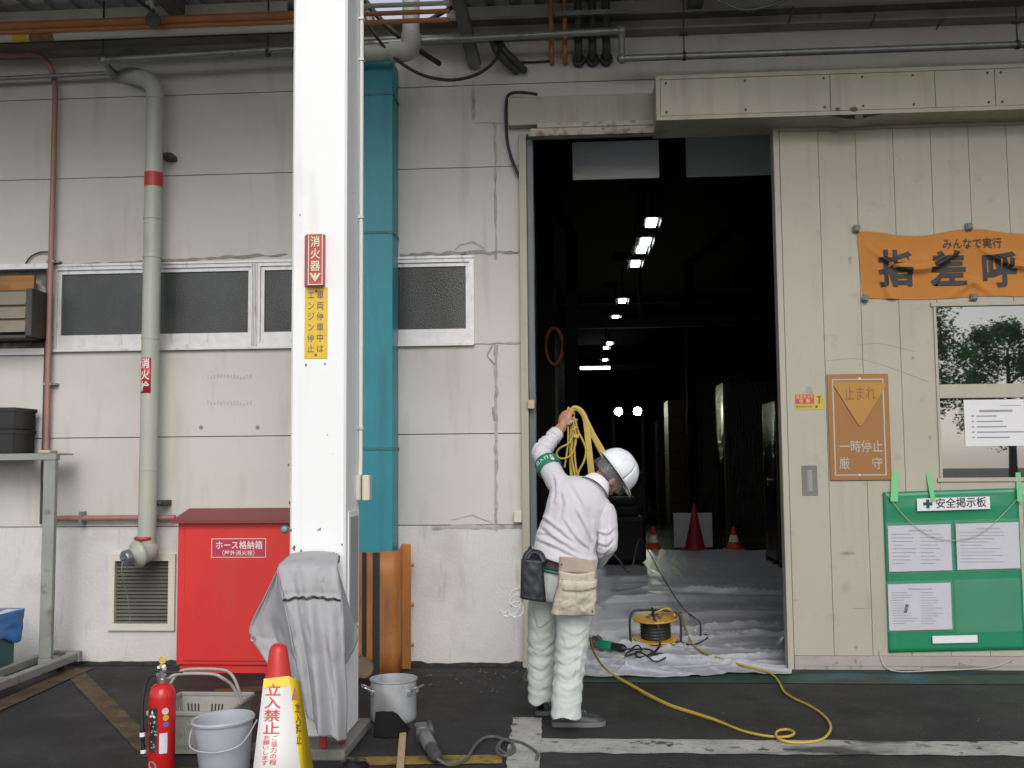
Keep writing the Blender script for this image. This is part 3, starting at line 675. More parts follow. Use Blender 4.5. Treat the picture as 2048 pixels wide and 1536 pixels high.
for i, (x, y, lab, ang) in enumerate(((1713, 457, 'square steel magnet at the upper left corner of the orange banner', 8), (1938, 453, 'square steel magnet on the top edge in the middle of the orange banner', -6),
                         (1731, 596, 'square steel magnet at the lower left corner of the orange banner', 20), (1948, 594, 'square steel magnet on the bottom edge of the orange banner above the window', 4))):
    q = at(x, y, SY-.02)
    if i == 0:
        mo = thing('magnet_clip', lab, 'magnet', (q.x, SY-.006, q.z), 'magnets holding the orange banner')
        b = MB(); b.obox((q.x, SY-.02, q.z), (.048, .03, .052), None, .006); b.build('body', mat('magnet_steel', sr('8a9698'), .35, .5, var=.1), mo)
        b = MB(); b.obox((q.x, SY-.038, q.z), (.034, .006, .038), None, .002); b.build('grip', mat('magnet_grey', sr('5d6264'), .5), mo); mo.rotation_euler = (0, R(ang), 0)
    else:
        d = dup(mo, (q.x, SY-.006, q.z), lab); d.rotation_euler = (0, R(ang), 0)

# green notice board sheet
x0, z0, x1, z1 = wr(1771, 980, 2043, 1302, SY-.006)
gb = thing('notice_board', 'green vinyl safety notice board with papers taped to the sliding door', 'notice board', ((x0+x1)/2, SY, z0))
m_gv = mat('green_vinyl', (.010, .20, .095), .32, var=.08, vscale=3, bump=.25, bscale=9, bdist=.01)
def gsurf(u, v): return (x0+(x1-x0)*u, SY-.006-.006*(noise.noise(V((u*3, v*4, 1)))+1)*.6-(.01*math.exp(-((v-.9)/.03)**2)*sin(pi*u)), z0+.02*(u-.5)*1.2+(z1-z0)*v)
b = MB(); b.grid(30, 36, gsurf); b.build('sheet', m_gv, gb, solid=.003, recalc=False)
tilt = .024/(x1-x0)
def sheetbox(nm, xa, ya, xb, yb, Y, mt, par, wob=0):
    a, za, c, zb_ = wr(xa, ya, xb, yb, Y); xm = (x0+x1)/2; b = MB()
    sl = lambda x: (x-(a+c)/2)*tilt
    b.grid(14 if wob else 2, 12 if wob else 2, lambda u, v: (a+(c-a)*u, Y-wob*abs(noise.noise(V((u*3+xa, v*3, 2))))-wob*.6*abs(noise.noise(V((u*9+xa, v*6, 7)))), za+(zb_-za)*v+sl(a+(c-a)*u)))
    return b.build(nm, mt, par, recalc=False), (a, za, c, zb_)
m_paper = mat('paper', sr('b6b6be'), .6, var=.03, vscale=4); m_film = mat('clear_pocket', (.75, .76, .78), .08, var=.02, alpha=.06)
_, (a, za, c, zb_) = sheetbox('title_plate', 1834, 995, 1980, 1020, SY-.034, mat('title_white', sr('d6d5da'), .3, var=.02), gb)
b = MB(); u_ = V((1, 0, tilt)).normalized(); h_2 = zb_-za; q = V((0, 0, 0)); TY = SY-.036
b.text('安全掲示板', V((a+h_2*1.45, TY, za+.10*h_2)), u_, UZ, h_2*.80, h_2*.85, .012); b.build('lettering', m_ink, gb, recalc=False)
b = MB(); q = V((a+h_2*.85, TY, za+h_2*.5)); s_ = h_2*.36; b.box(q+V((-s_, 0, -s_*.36)), q+V((s_, .0008, s_*.36))); b.box(q+V((-s_*.36, -.0004, -s_)), q+V((s_*.36, .0004, s_))); b.build('cross_mark', mat('dark_green_ink', (.005, .06, .035), .5), gb)
m_print = mat('grey_print', sr('9c9ba6'), .7, var=.1)
def lines(rect, Y, cols, rows, par, sd, title=True):
    a, za, c, zb_ = rect; rnd = random.Random(sd); b = MB(); hh = zb_-za; w2 = c-a
    if title: b.box((a+w2*.33, Y-.0008, zb_-hh*.13), (a+w2*.7, Y, zb_-hh*.10))
    for k in range(rows):
        z = zb_-hh*(.2+.72*k/rows)
        for j in range(cols):
            xa = a+w2*(.06+j*.9/cols); ln = w2*.78/cols*rnd.uniform(.45, 1)
            b.box((xa, Y-.0008, z), (xa+ln, Y, z+hh*.014))
    b.build('print', m_print, par)
for i, (xa, ya, xb, yb, cl, ro) in enumerate(((1777, 1050, 1903, 1142, 2, 9), (1913, 1046, 2039, 1138, 1, 10), (1777, 1167, 1903, 1260, 2, 13))):
    o_, rc = sheetbox('paper', xa, ya, xb, yb, SY-.026, m_paper, gb)
    lines(rc, SY-.0285, cl, ro, o_, 5+i)
    if i == 2:
        q = V((rc[0]+(rc[2]-rc[0])*.28, SY-.0286, rc[1]+(rc[3]-rc[1])*.46)); b = MB(); b.bar(q+V((-.008, 0, -.03)), q+V((.008, 0, .03)), .022, .001, upv=(0, 1, 0)); b.build('ink_mark', mat('dark_mark', (.06, .055, .08), .6), o_)
for (xa, ya, xb, yb) in ((1773, 1043, 1907, 1146), (1910, 1038, 2042, 1142), (1773, 1161, 1907, 1264), (1910, 1158, 2042, 1264)):
    sheetbox('pocket', xa, ya, xb, yb, SY-.0325, m_film, gb, wob=.014)
sheetbox('name_slip', 1865, 1271, 1955, 1286, SY-.028, mat('title_white', sr('d6d5da'), .3), gb)
m_tape = mat('green_tape', (.10, .42, .16), .5, var=.06)
for (xa, xb, dx) in ((1782, 1796, -1), (1857, 1866, 5), (2033, 2043, 2)):
    b = MB(); q = [at(xa-dx, 945, SY-.003), at(xb-dx, 945, SY-.003), at(xb+dx+1, 1003, SY-.040), at(xa+dx, 1003, SY-.040)]; b.prism(q, (0, .0006, 0)); b.build('tape', m_tape, gb)
b = MB(); pts = [at(1772, 985, SY-.03), at(1800, 1022, SY-.034), at(1830, 1052, SY-.04), at(1870, 1075, SY-.04), at(1920, 1080, SY-.04), at(1965, 1065, SY-.04), at(2000, 1035, SY-.035), at(2040, 992, SY-.03)]
m_string = mat('string', sr('a9a593'), .8, var=.1)
b.tube(smooth_path(pts, 8), .0022, 6); b.build('hanging_string', m_string, gb)
cbs = MB(); pts = [at(1759, 1302, SY-.01), at(1762, 1318, SY-.012), at(1772, 1335, SY-.02), at(1800, 1343, SY-.02), at(1870, 1341, SY-.02), at(1960, 1337, SY-.02), at(2000, 1330, SY-.015), at(2030, 1315, SY-.014)]
cbs.tube(smooth_path(pts, 8), .0045, 6); tag(cbs.build('loose_string', m_string, origin=pts[0]), 'pale loose string drooping below the green notice board', 'string')
# taped notice on the window
x0, z0, x1, z1 = wr(1929, 799, 2050, 892, SY+.003)
nt_ = thing('window_notice', 'white printed notice taped inside the lower pane of the door window', 'notice', ((x0+x1)/2, SY, z0))
b = MB(); b.box((x0, SY+.004, z0), (x1, SY+.0048, z1)); b.build('paper', mat('notice_paper', sr('cfcfd2'), .5, var=.02), nt_)
b = MB(); ww_ = x1-x0; hh = z1-z0; Y = SY+.0032
b.box((x0+ww_*.6, Y, z1-hh*.14), (x0+ww_*.95, Y+.0005, z1-hh*.125)); b.box((x0+ww_*.25, Y, z1-hh*.27), (x0+ww_*.8, Y+.0005, z1-hh*.22))
for k, l in enumerate((.34, .44, .5, .78, .54)):
    z = z1-hh*(.37+.115*k); b.box((x0+ww_*.12, Y, z), (x0+ww_*.16, Y+.0005, z+hh*.035)); b.box((x0+ww_*.2, Y, z), (x0+ww_*(.2+l), Y+.0005, z+hh*.03))
b.build('print', mat('notice_print', sr('8d8d92'), .7, var=.1), nt_)
# ================================================================ pipes and cables on and above the wall
m_pipe = mat('hydrant_grey_paint', sr('a9aca0'), .45, var=.05, vscale=4, dirt=[(sr('7f8076'), 7, .58, .8, .5, (1, 1, .3))])
m_red = mat('red_paint', (.40, .035, .028), .45, var=.06); m_galv = mat('galvanised_pipe', sr('8b8f8c'), .4, .5, var=.12, vscale=10, dirt=[(sr('56534b'), 14, .56, .75, .6)])
m_opipe = mat('orange_brown_pipe', (.42, .165, .06), .5, var=.12, vscale=6); m_wpipe = mat('pale_pipe', sr('b4b6ae'), .5, var=.08)
m_dpipe = mat('dark_pipe', (.045, .047, .043), .5, var=.2, vscale=6); m_rubber = mat('black_rubber', (.018, .018, .02), .6)
m_pvc = mat('grey_pvc', sr('aaa9a2'), .5, var=.06, vscale=4, dirt=[(sr('6f6d66'), 9, .55, .75, .5)])
# hydrant riser
hy = at(301, 700, -.17); hx = hy.x; r = .066; ztop, zbot = at(312, 178, -.17).z, at(292, 1088, -.17).z
hs = thing('hydrant_riser', 'thick grey fire hydrant riser with a red band and red valve wheel', 'hydrant pipe', (hx, -.17, zbot-.2))
b = MB(); e = ztop
pts = [V((hx, -.17, zbot)), V((hx, -.17, e-.12))]+smooth_path([V((hx, -.17, e-.06)), V((hx-.01, -.165, e+.01)), V((hx-.06, -.15, e+.07)), V((hx-.18, -.11, e+.13)), V((hx-.40, .04, e+.21))], 5)
b.tube(pts, r, 24); b.build('pipe', m_pipe, hs)
for y, t_ in ((440, .012), (517, .012), (680, .006), (942, .006), (200, .012)):
    z = at(300, y, -.17).z; b = MB(); b.lathe([(r, 0), (r+t_*.4, .002), (r+t_*.4, .02), (r, .022)], (hx, -.17, z), n=24); b.build('collar', m_pipe, hs)
z0, z1 = at(304, 370, -.236).z, at(304, 341, -.236).z
b = MB(); b.lathe([(r, 0), (r+.002, .001), (r+.002, z1-z0-.001), (r, z1-z0)], (hx, -.17, z0), n=32); b.build('red_band', m_red, hs)
xa, zl0, xb, zl1 = wr(278, 715, 300, 786, -.236); a0 = -pi/2-.80; ar = (xb-xa)/r*1.02
def onpipe(dx, z, k=.001): a = a0+dx/r; return V((hx+(r+k)*cos(a), -.17+(r+k)*sin(a), z))
lb = MB(); lb.grid(8, 2, lambda u, v: onpipe(ar*r*u, zl0+(zl1-zl0)*v, .0015), smooth=True); lo_ = lb.build('label', mat('label_red', (.50, .035, .045), .4), hs, solid=.0006)
lt = MB(); lt.vtext('消火栓', (0, 0, zl1), UX, UZ, (xb-xa)*.86, (zl1-zl0)*.30, (zl1-zl0)*.325, .02, fn=lambda a, c: onpipe(a+.004, zl1-.004+c, .0034)); lt.build('lettering', m_whiteink, lo_)
d = V((-.50, -.80, -.22)).normalized(); c0 = V((hx, -.17, zbot-.05))
b = MB(); b.lathe([(0, -.075), (.05, -.07), (.078, -.04), (.085, .0), (.085, .06), (.095, .062), (.1, .075), (.095, .09), (.07, .11), (.05, .125), (.05, .15)], c0, d, 28); b.build('valve_body', m_pipe, hs)
b = MB(); b.lathe([(0, .20), (.03, .2), (.05, .195), (.057, .185), (.058, .15), (.05, .148), (0, .148)], c0, d, 24); b.lathe([(.012, .2), (.012, .214), (0, .215)], c0, d, 12); b.build('outlet_cap', mat('cap_steel', sr('7f868b'), .35, .6, var=.1), hs)
b = MB(); q = c0+d*.03; zz = at(270, 1078, -.25).z; b.cyl(q+V((0, 0, .05)), (q.x, q.y, zz), .011, 10)
cw = V((q.x, q.y, zz)); n = 20; b.tube([cw+V((.058*cos(k*2*pi/n), .058*sin(k*2*pi/n), 0)) for k in range(n)], .013, 8, closed=True)
for k in range(4): b.tube([cw, cw+V((.056*cos(k*pi/2+.4), .056*sin(k*pi/2+.4), 0))], .007, 6)
b.lathe([(0, .012), (.016, .012), (.018, -.01), (0, -.01)], cw, n=12); b.build('handwheel', m_red, hs)
for y in (312, 1006):
    z = at(320, y, -.1).z; b = MB(); b.box((hx+.03, -.12, z-.02), (hx+.115, -.001, z+.02), .003); b.cyl((hx+.07, -.14, z), (hx+.10, -.14, z), .016, 10); b.build('bracket', mat('bracket_dark', (.05, .045, .04), .6), hs)
b = MB(); b.tube(smooth_path([c0+d*.2+V((0, 0, -.01)), c0+d*.2+V((-.005, -.01, -.1)), c0+d*.16+V((-.004, .02, -.3)), c0+d*.15+V((0, .03, -.48))], 6), .0035, 6); b.build('chain', m_galv, hs)

# thin red pipe
Yp = -.06; xr = at(101, 560, Yp).x
rp = thing('red_conduit', 'thin pinkish red pipe running down the wall left of the hydrant riser', 'pipe', (xr, Yp, .8))
ztp, zbn = at(110, 185, Yp).z, at(93, 960, Yp).z; zh = at(220, 1036, Yp).z; xe = at(350, 1036, Yp).x
b = MB(); pts = smooth_path([at(-40, 106, -.2), at(30, 110, -.18), at(66, 108, -.15), at(92, 122, -.1), at(106, 150, Yp), V((xr, Yp, ztp))], 6)+[V((xr, Yp, zbn))]+smooth_path([V((xr, Yp, zbn)), V((xr+.015, Yp, zbn-.06)), V((xr+.06, Yp, zh+.01)), V((xr+.12, Yp, zh))], 6)[1:]+[V((xe, Yp, zh))]
b.tube(pts, .021, 14); b.build('pipe', mat('pink_red_pipe', (.32, .155, .13), .5, var=.08, dirt=[((.2, .09, .07), 8, .55, .75, .5)]), rp)
for x, z in ((xr, at(95, 523, Yp).z), (xr, at(93, 768, Yp).z)):
    b = MB(); b.box((x-.034, -.075, z-.012), (x+.034, -.001, z+.012), .003); b.box((x+.034, -.05, z-.008), (x+.06, -.001, z+.008)); b.build('clip', m_galv, rp)
q = at(163, 1036, Yp); b = MB(); b.box((q.x-.012, -.085, zh-.05), (q.x+.012, -.001, zh+.05), .003); b.build('clip', m_galv, rp)
b = MB(); xg = at(91, 700, -.03).x; b.tube([V((xg, -.03, at(95, 540, -.03).z)), V((xg, -.03, at(87, 1048, -.03).z))], .011, 8)
tag(b.build('grey_conduit', m_dpipe, origin=(xg, -.03, 1)), 'very thin dark conduit beside the pinkish red pipe', 'pipe')
b = MB(); b.tube(smooth_path([at(50, 530, -.02), at(60, 515, -.02), at(78, 505, -.02), at(96, 504, -.03)], 6), .006, 6); tag(b.build('wire_loop', m_rubber, origin=at(60, 515, -.02)), 'short dark wire curving above the vent hood to the red pipe', 'wire')

# galvanised water pipe in three runs
Yg = -.32; zL = at(390, 110, Yg).z; zM = at(1000, 70, Yg).z; zz_ = (zL+zM)/2
gpipe = thing('water_pipe', 'long grey galvanised pipe stepping along under the canopy above the doorway', 'pipe', (0, Yg, zz_))
xl, xm_, xr_ = at(208, 124, Yg).x, at(1243, 66, Yg).x, 4.5; zR = at(1700, 101, Yg).z
b = MB(); b.tube(smooth_path([V((xl, Yg, zL-.015)), V((-1.6, Yg, zz_)), V((xm_, Yg, zM))], 6), .026, 14); b.tube([V((xm_, Yg, zM)), V((xm_, Yg, zR))], .024, 14); b.tube([V((xm_, Yg, zR)), V((xr_, Yg, zR))], .026, 14)
b.tube([V((xl, Yg, zL-.015)), at(224, 146, -.12)], .026, 12); b.tube([at(226, 146, -.12), at(-60, 160, -.12)], .018, 12); b.build('run', m_galv, gpipe)
for p in (V((xm_, Yg, zM)), V((xm_, Yg, zR)), V((xl, Yg, zL-.015)), at(224, 146, -.12)):
    b = MB(); b.lathe([(0, -.036), (.02, -.034), (.034, -.02), (.037, 0), (.034, .02), (.02, .034), (0, .036)], p, n=14); b.build('elbow', m_galv, gpipe)
for x, z in ((at(1368, 95, Yg).x, zR), (at(2035, 95, Yg).x, zR), (at(536, 100, Yg).x, zL), (at(206, 90, Yg).x, zL)):
    b = MB(); b.tube([V((x, Yg, z-.01)), V((x, Yg, 5.03))], .006, 6); b.lathe([(.029, -.012), (.033, -.012), (.033, .012), (.029, .012)], (x, Yg, z), (1, 0, 0), 14); b.box((x-.03, Yg-.02, z+.16), (x+.03, Yg+.02, z+.175)); b.build('hanger', m_dpipe, gpipe)

# pipes under the roof on the left
for i, (y, x1, rr, mt, lab) in enumerate(((41, 600, .030, m_opipe, 'upper orange brown pipe under the canopy, left of the white pillar'), (54, 600, .022, m_opipe, 'lower thin orange brown pipe under the canopy, above the pale pipe'), (66, 600, .030, m_wpipe, 'pale pipe with a yellow tape mark under the canopy roof'))):
    Yq = -.50+i*.02; q = at(300, y, Yq); xe = at(x1, 20, Yq).x; b = MB()
    b.tube([V((-9, Yq, q.z)), V((xe, Yq, q.z+.0))], rr, 14)
    if i < 2: tag(b.build('roof_pipe', mt, origin=(-3, Yq, q.z)), lab, 'pipe', 'horizontal pipes under the canopy')
    else:
        o = thing('roof_pipe', lab, 'pipe', (-3, Yq, q.z), 'horizontal pipes under the canopy'); b.build('pipe', mt, o)
        xa = at(28, y, Yq).x; b = MB(); b.lathe([(rr+.001, 0), (rr+.001, .12)], (xa, Yq, q.z), (1, 0, 0), 16); b.build('tape_mark', mat('tape_yellow', (.5, .38, .04), .5), o)
        b = MB(); b.lathe([(rr+.001, .13), (rr+.001, .32)], (xa, Yq, q.z), (1, 0, 0), 16); b.build('joint_wrap', mat('wrap_brown', (.16, .11, .05), .8, var=.3, vscale=20), o)
for i, (y, c) in enumerate(((9, m_wpipe), (25, m_opipe), (42, m_opipe))):
    Yq = -.75; q = at(815, y, Yq); b = MB(); b.tube([V((at(660, y, Yq).x, Yq, q.z)), V((at(899, y, Yq).x, Yq, q.z))], .017, 14)
    tag(b.build('roof_pipe', c, origin=q), ('topmost pale pipe crossing the bright roof gap', 'orange pipe crossing the bright roof gap just under the pale one', 'lowest orange pipe crossing the bright roof gap')[i], 'pipe', 'horizontal pipes under the canopy')
b = MB(); q0, q1 = at(-30, 42, -.3), at(600, 12, -.3); zq = at(280, 30, -.3).z
b.box((-9, -.31, zq-.05), (at(575, 20, -.3).x, -.29, zq+.06)); tag(b.build('cover_strip', mat('cream_strip', sr('d6d3c6'), .6, var=.1), origin=(-3, -.3, zq-.05)), 'pale cover strip fixed under the canopy roof at the upper left', 'trim')
# small round lamp on an arm
q = at(307, 40, -.62); fl = thing('canopy_lamp', 'small round dark lamp on a bent arm under the canopy at left', 'lamp', q)
b = MB(); b.lathe([(0, -.05), (.03, -.05), (.052, -.02), (.055, .03), (.05, .034), (0, .03)], q, (.3, -.9, -.35), 20); b.build('housing', m_dpipe, fl)
b = MB(); b.tube(smooth_path([q+V((0, .03, .03)), q+V((-.03, .05, .09)), q+V((-.12, .06, .16)), q+V((-.22, .06, .27))], 5), .014, 8); b.build('arm', m_dpipe, fl)
b = MB(); b.tube(smooth_path([q+V((-.05, .0, .12)), q+V((-.02, -.01, .14)), q+V((0, -.01, .08))], 5), .018, 8); b.build('bracket', m_wpipe, fl)

# large PVC drain pipe
Yd = -.38; q = at(822, 60, Yd); rr = .070; dp = thing('drain_pipe', 'fat pale grey drain pipe dropping from the roof gap and turning left', 'pipe', (q.x, Yd, q.z))
ze = at(822, 103, Yd).z; b = MB(); b.tube([V((q.x, Yd, 5.6)), V((q.x, Yd, ze+.08))], rr*.92, 22); b.tube([V((q.x-.09, Yd, ze)), V((-1.9, Yd, ze-.012))], rr*.88, 22); b.build('pipe', m_pvc, dp)
b = MB(); b.tube([V((q.x, Yd, ze+.13)), V((q.x, Yd, ze+.08))]+smooth_path([V((q.x, Yd, ze+.06)), V((q.x-.012, Yd, ze+.022)), V((q.x-.05, Yd, ze-.0)), V((q.x-.11, Yd, ze-.003))], 5)+[V((q.x-.15, Yd, ze-.004))], rr*1.06, 22); b.build('elbow', m_pvc, dp)
# cables
for pts, rr, lab in (([at(726, 30, -.45), at(745, 62, -.45), at(785, 112, -.42), at(840, 148, -.4), at(900, 160, -.38), at(955, 148, -.36), at(992, 118, -.3), at(1003, 80, -.25)], .012, 'long black cable sagging between the white pillar and the dark conduit'),
                     ([at(730, 0, -.3), at(755, 32, -.3), at(790, 66, -.28), at(845, 105, -.2), at(880, 128, -.08)], .02, 'thick dark cable running from the roof gap down to the wall past the drain pipe'),
                     ([at(850, 45, -.3), at(880, 28, -.3), at(905, 14, -.3)], .017, 'short thick dark cable right of the drain pipe by the roof gap'),
                     ([at(1400, -12, -.3), at(1440, 2, -.3), at(1480, 18, -.3), at(1520, 16, -.3), at(1580, -4, -.3), at(1640, -30, -.3)], .012, 'pale grey cable sagging at the top edge above the track housing'),
                     ([at(1040, 124, -.03), at(1070, 124, -.02), at(1108, 121, -.02)], .008, 'short thin dark cable stub on the wall under the orange conduits')):
    b = MB(); b.tube(smooth_path(pts, 8), rr, 10); tag(b.build('black_cable', m_rubber if 'pale' not in lab else m_galv, origin=pts[-1]), lab, 'cable')
b = MB()
b.tube(smooth_path([at(983, 70, -.22), at(992, 98, -.2), at(1012, 124, -.14), at(1034, 143, -.04)], 6), .03, 12); b.tube(smooth_path([at(996, 70, -.2), at(1006, 98, -.18), at(1028, 120, -.12), at(1050, 142, -.03)], 6), .028, 12)
tag(b.build('twin_conduit', m_dpipe, origin=at(1040, 143, -.04)), 'pair of dark flexible conduits bending into the wall left of the orange conduits', 'conduit')
for i, (x, rr, mt, lab, zb) in enumerate(((1103, .018, m_opipe, 'left thin orange conduit dropping into the wall above the doorway', 112), (1130, .018, m_opipe, 'right thin orange conduit dropping into the wall beside the dark conduits', 112), (1157, .030, m_dpipe, 'leftmost of three dark conduits above the doorway', 108), (1185, .030, m_dpipe, 'middle of three dark conduits above the doorway', 107), (1213, .030, m_dpipe, 'rightmost of three dark conduits above the doorway', 106))):
    q = at(x, zb-8, -.16); o = thing('vertical_conduit', lab, 'conduit', q, 'conduits entering the wall above the doorway')
    b = MB(); b.tube([V((q.x, -.16, 5.2)), V((q.x, -.16, q.z+.06))]+smooth_path([V((q.x, -.16, q.z+.05)), V((q.x, -.13, q.z)), V((q.x, -.05, q.z-.03)), V((q.x, -.0, q.z-.03))], 5), rr, 12); b.build('pipe', mt, o)
    if i > 1:
        b = MB(); b.lathe([(.03, 0), (.048, .002), (.052, .03), (.046, .06), (.03, .062)], (q.x, -.065, q.z-.03), (0, 1, 0), 16); b.build('sleeve', m_rubber, o)
q0, q1 = at(1111, 26, -.24), at(1258, 26, -.24); b = MB(); b.bar(V((q0.x, -.215, q0.z)), V((q1.x, -.215, q0.z)), .04, .035); tag(b.build('support_channel', m_galv, origin=(q0.x, -.21, q0.z)), 'short grey steel channel clamped across the vertical conduits', 'bracket')
for x, y, ln in ((1580, 40, .10), (1743, 47, .06), (1876, 52, .05)):
    q = at(x, y, -.16); b = MB(); b.bar(q+V((.03, 0, ln)), q-V((.01, 0, .02)), .03, .012); tag(b.build('cable_clip', m_dpipe, origin=q), {1580: 'long dark clip hanging on the brown beam left of the others', 1743: 'stubby dark clip on the brown beam, middle one', 1876: 'thin dark clip on the brown beam nearest the right edge'}[x], 'clip')

# ================================================================ hose cabinet
Yc = -.30; x0 = at(353, 1200, Yc).x; x1 = x0+.92; z0, z1 = at(450, 1346, Yc).z, at(450, 1046, Yc).z
cab = thing('hose_cabinet', 'bright red steel fire hose cabinet with a sloping top against the wall', 'cabinet', ((x0+x1)/2, -.15, 0))
m_cred = mat('cabinet_red', (.60, .028, .024), .38, var=.06, vscale=2, rvar=.12, dirt=[((.48, .07, .06), 4, .52, .8, .45, (1, 1, .3)), ((.30, .03, .03), 12, .66, .78, .7), ((.45, .03, .03), 2, .5, .8, .4)]); m_cred2 = mat('cabinet_dark_red', (.20, .035, .035), .5, var=.1)
b = MB(); b.box((x0, Yc+.01, .06), (x1, -.003, z1), .004); b.box((x0+.02, Yc+.03, 0), (x1-.02, -.01, .0595)); b.build('body', m_cred, cab)
b = MB(); b.box((x0+.055, Yc, .09), (x1-.055, Yc+.0095, z1-.035), .003); dd = b.build('door', m_cred, cab)
b = MB(); b.prism([(x0-.03, Yc-.05, z1+.001), (x0-.03, Yc-.05, z1+.022), (x0-.03, -.004, z1+.095), (x0-.03, -.004, z1+.001)], (x1-x0+.06, 0, 0)); b.build('roof', m_cred2, cab)
xa, za, xb, zb_ = wr(423, 1077, 532, 1115, Yc-.003); b = MB(); b.box((xa, Yc-.004, za), (xb, Yc-.0005, zb_), .001); lp = b.build('name_plate', mat('plate_red', (.45, .03, .07), .4), dd)
b = MB(); t = .004; Y = Yc-.0048
b.box((xa, Y, zb_-t), (xb, Y+.0006, zb_)); b.box((xa, Y, za), (xb, Y+.0006, za+t)); b.box((xa, Y, za+t), (xa+t, Y+.0006, zb_-t)); b.box((xb-t, Y, za+t), (xb, Y+.0006, zb_-t))
w_, h_2 = xb-xa, zb_-za; b.text('ホース格納箱', (xa+w_*.07, Y, za+h_2*.42), UX, UZ, w_*.145, h_2*.46, .01); b.text('（屋外消火栓）', (xa+w_*.13, Y, za+h_2*.10), UX, UZ, w_*.105, h_2*.28, .006); b.build('lettering', m_whiteink, lp)
q = at(569, 1058, Yc-.01); b = MB(); b.lathe([(0, .022), (.02, .02), (.032, .006), (.034, 0), (0, 0)], (q.x, Yc-.001, q.z), (0, -1, 0), 20); b.build('knob', mat('knob_teal', (.25, .42, .38), .25, .2), dd)

# ================================================================ signs on the pillar
Ys = PY0-.05; xa, za, xb, zb_ = wr(616, 467, 645, 570, Ys)
ex = thing('extinguisher_sign', 'red triangular box sign pointing down to the fire extinguisher, on the white pillar', 'sign', ((xa+xb)/2, PY0, za))
xl_ = at(609, 520, PY0).x; Yb = PY0-.001
b = MB(); b.prism([(xl_, Yb, za), (xa, Ys, za), (xb, Ys+.004, za), (xb+.004, Yb, za)], (0, 0, zb_-za)); b.build('box', mat('sign_red', (.46, .045, .06), .4, var=.05), ex)
b = MB(); cr = mat('sign_cream', sr('d8d2ae'), .5); t = .005; yy = lambda x: Ys+.004*(x-xa)/(xb-xa)-.0012
b.box((xa, Ys-.0015, za), (xa+t, Ys+.002, zb_)); b.box((xb-t, Ys+.002, za), (xb, Ys+.005, zb_)); b.box((xa+t, Ys-.001, zb_-t), (xb-t, Ys+.004, zb_)); b.box((xa+t, Ys-.001, za), (xb-t, Ys+.004, za+t))
b.build('border', cr, ex)
b = MB(); w_ = xb-xa; h_2 = (zb_-za)
b.vtext('消火器', (xa+w_*.16, Ys-.001, zb_-h_2*.05), UX, UZ, w_*.68, h_2*.215, h_2*.235, .02)
ax, az = xa+w_*.5, za+h_2*.06; b.box((ax-.006, Ys-.0012, az+.02), (ax+.006, Ys-.0008, az+h_2*.17)); b.add([(ax-.03, Ys-.001, az+.045), (ax, Ys-.001, az), (ax+.03, Ys-.001, az+.045), (ax+.02, Ys-.001, az+.05), (ax, Ys-.001, az+.022), (ax-.02, Ys-.001, az+.05)], [(0, 1, 4, 5), (1, 2, 3, 4)])
b.build('lettering', cr, ex)
xa, za, xb, zb_ = wr(609, 575, 655, 717, PY0-.004)
ys = thing('engine_sign', 'yellow plate sign with two columns of dark writing on the white pillar', 'sign', ((xa+xb)/2, PY0, za))
b = MB(); b.box((xa, PY0-.004, za), (xb, PY0-.0006, zb_), .0012); b.build('plate', mat('sign_yellow', (.72, .47, .035), .4, var=.05, dirt=[((.45, .25, .04), 9, .6, .8, .5)]), ys)
b = MB(); w_, h_2 = xb-xa, zb_-za; Y = PY0-.0046
b.vtext('車両停車中は', (xa+w_*.52, Y, zb_-h_2*.045), UX, UZ, w_*.32, h_2*.125, h_2*.151, .012); b.vtext('エンジン停止', (xa+w_*.12, Y, zb_-h_2*.045), UX, UZ, w_*.32, h_2*.125, h_2*.151, .012); b.build('lettering', mat('sign_dark_ink', (.10, .10, .09), .5), ys)
b = MB()
for z in (za+.02, zb_-.02): b.cyl(((xa+xb)/2, PY0-.008, z), ((xa+xb)/2, PY0-.003, z), .007, 10)
b.build('screw', mat('rust_screw', (.20, .10, .04), .7), ys)

# ================================================================ vent hood at the far left
q0, q1 = at(-40, 587, -.28), at(68, 587, -.28); zt, zb = at(20, 582, -.28).z, at(20, 664, -.28).z
vh = thing('vent_hood', 'brownish metal vent hood with wide slats at the left end of the window', 'vent', (q1.x-.2, -.1, zb))
x1 = at(62, 620, -.28).x; x0 = x1-.6; b = MB()
b.box((x1-.05, -.27, zb-.03), (x1, .05, zt+.02), .004); b.box((x0, -.26, zb-.04), (x1-.051, .05, zb-.02)); b.box((x0, -.2, zt), (x1-.051, .05, zt+.02)); b.box((x0, .0, zb-.0195), (x1-.051, .05, zt-.001)); b.build('casing', mat('hood_dark', (.05, .046, .038), .6, var=.2), vh)
b = MB(); n = 3
for k in range(n):
    z = zb+(zt-zb)*(k+.5)/n; b.obox(((x0+x1-.052)/2, -.25, z), (x1-x0-.054, .012, (zt-zb)/n*1.02), Matrix.Rotation(R(-14), 3, 'X'))
b.build('slats', mat('hood_slat', sr('7a7466'), .6, var=.15, vscale=5), vh)
b = MB(); za, zb2 = at(30, 582, -.02).z, at(30, 553, -.02).z; b.box((x0, -.05, za), (at(68, 566, -.05).x, -.02, zb2)); tag(b.build('plywood_board', mat('plywood', (.30, .14, .035), .7, var=.2, vscale=3, stretch=(.3, 1, 6), dirt=[((.12, .06, .02), 4, .5, .7, .6)]), origin=(x1, -.04, za)), 'orange brown plywood board wedged above the vent hood', 'board')
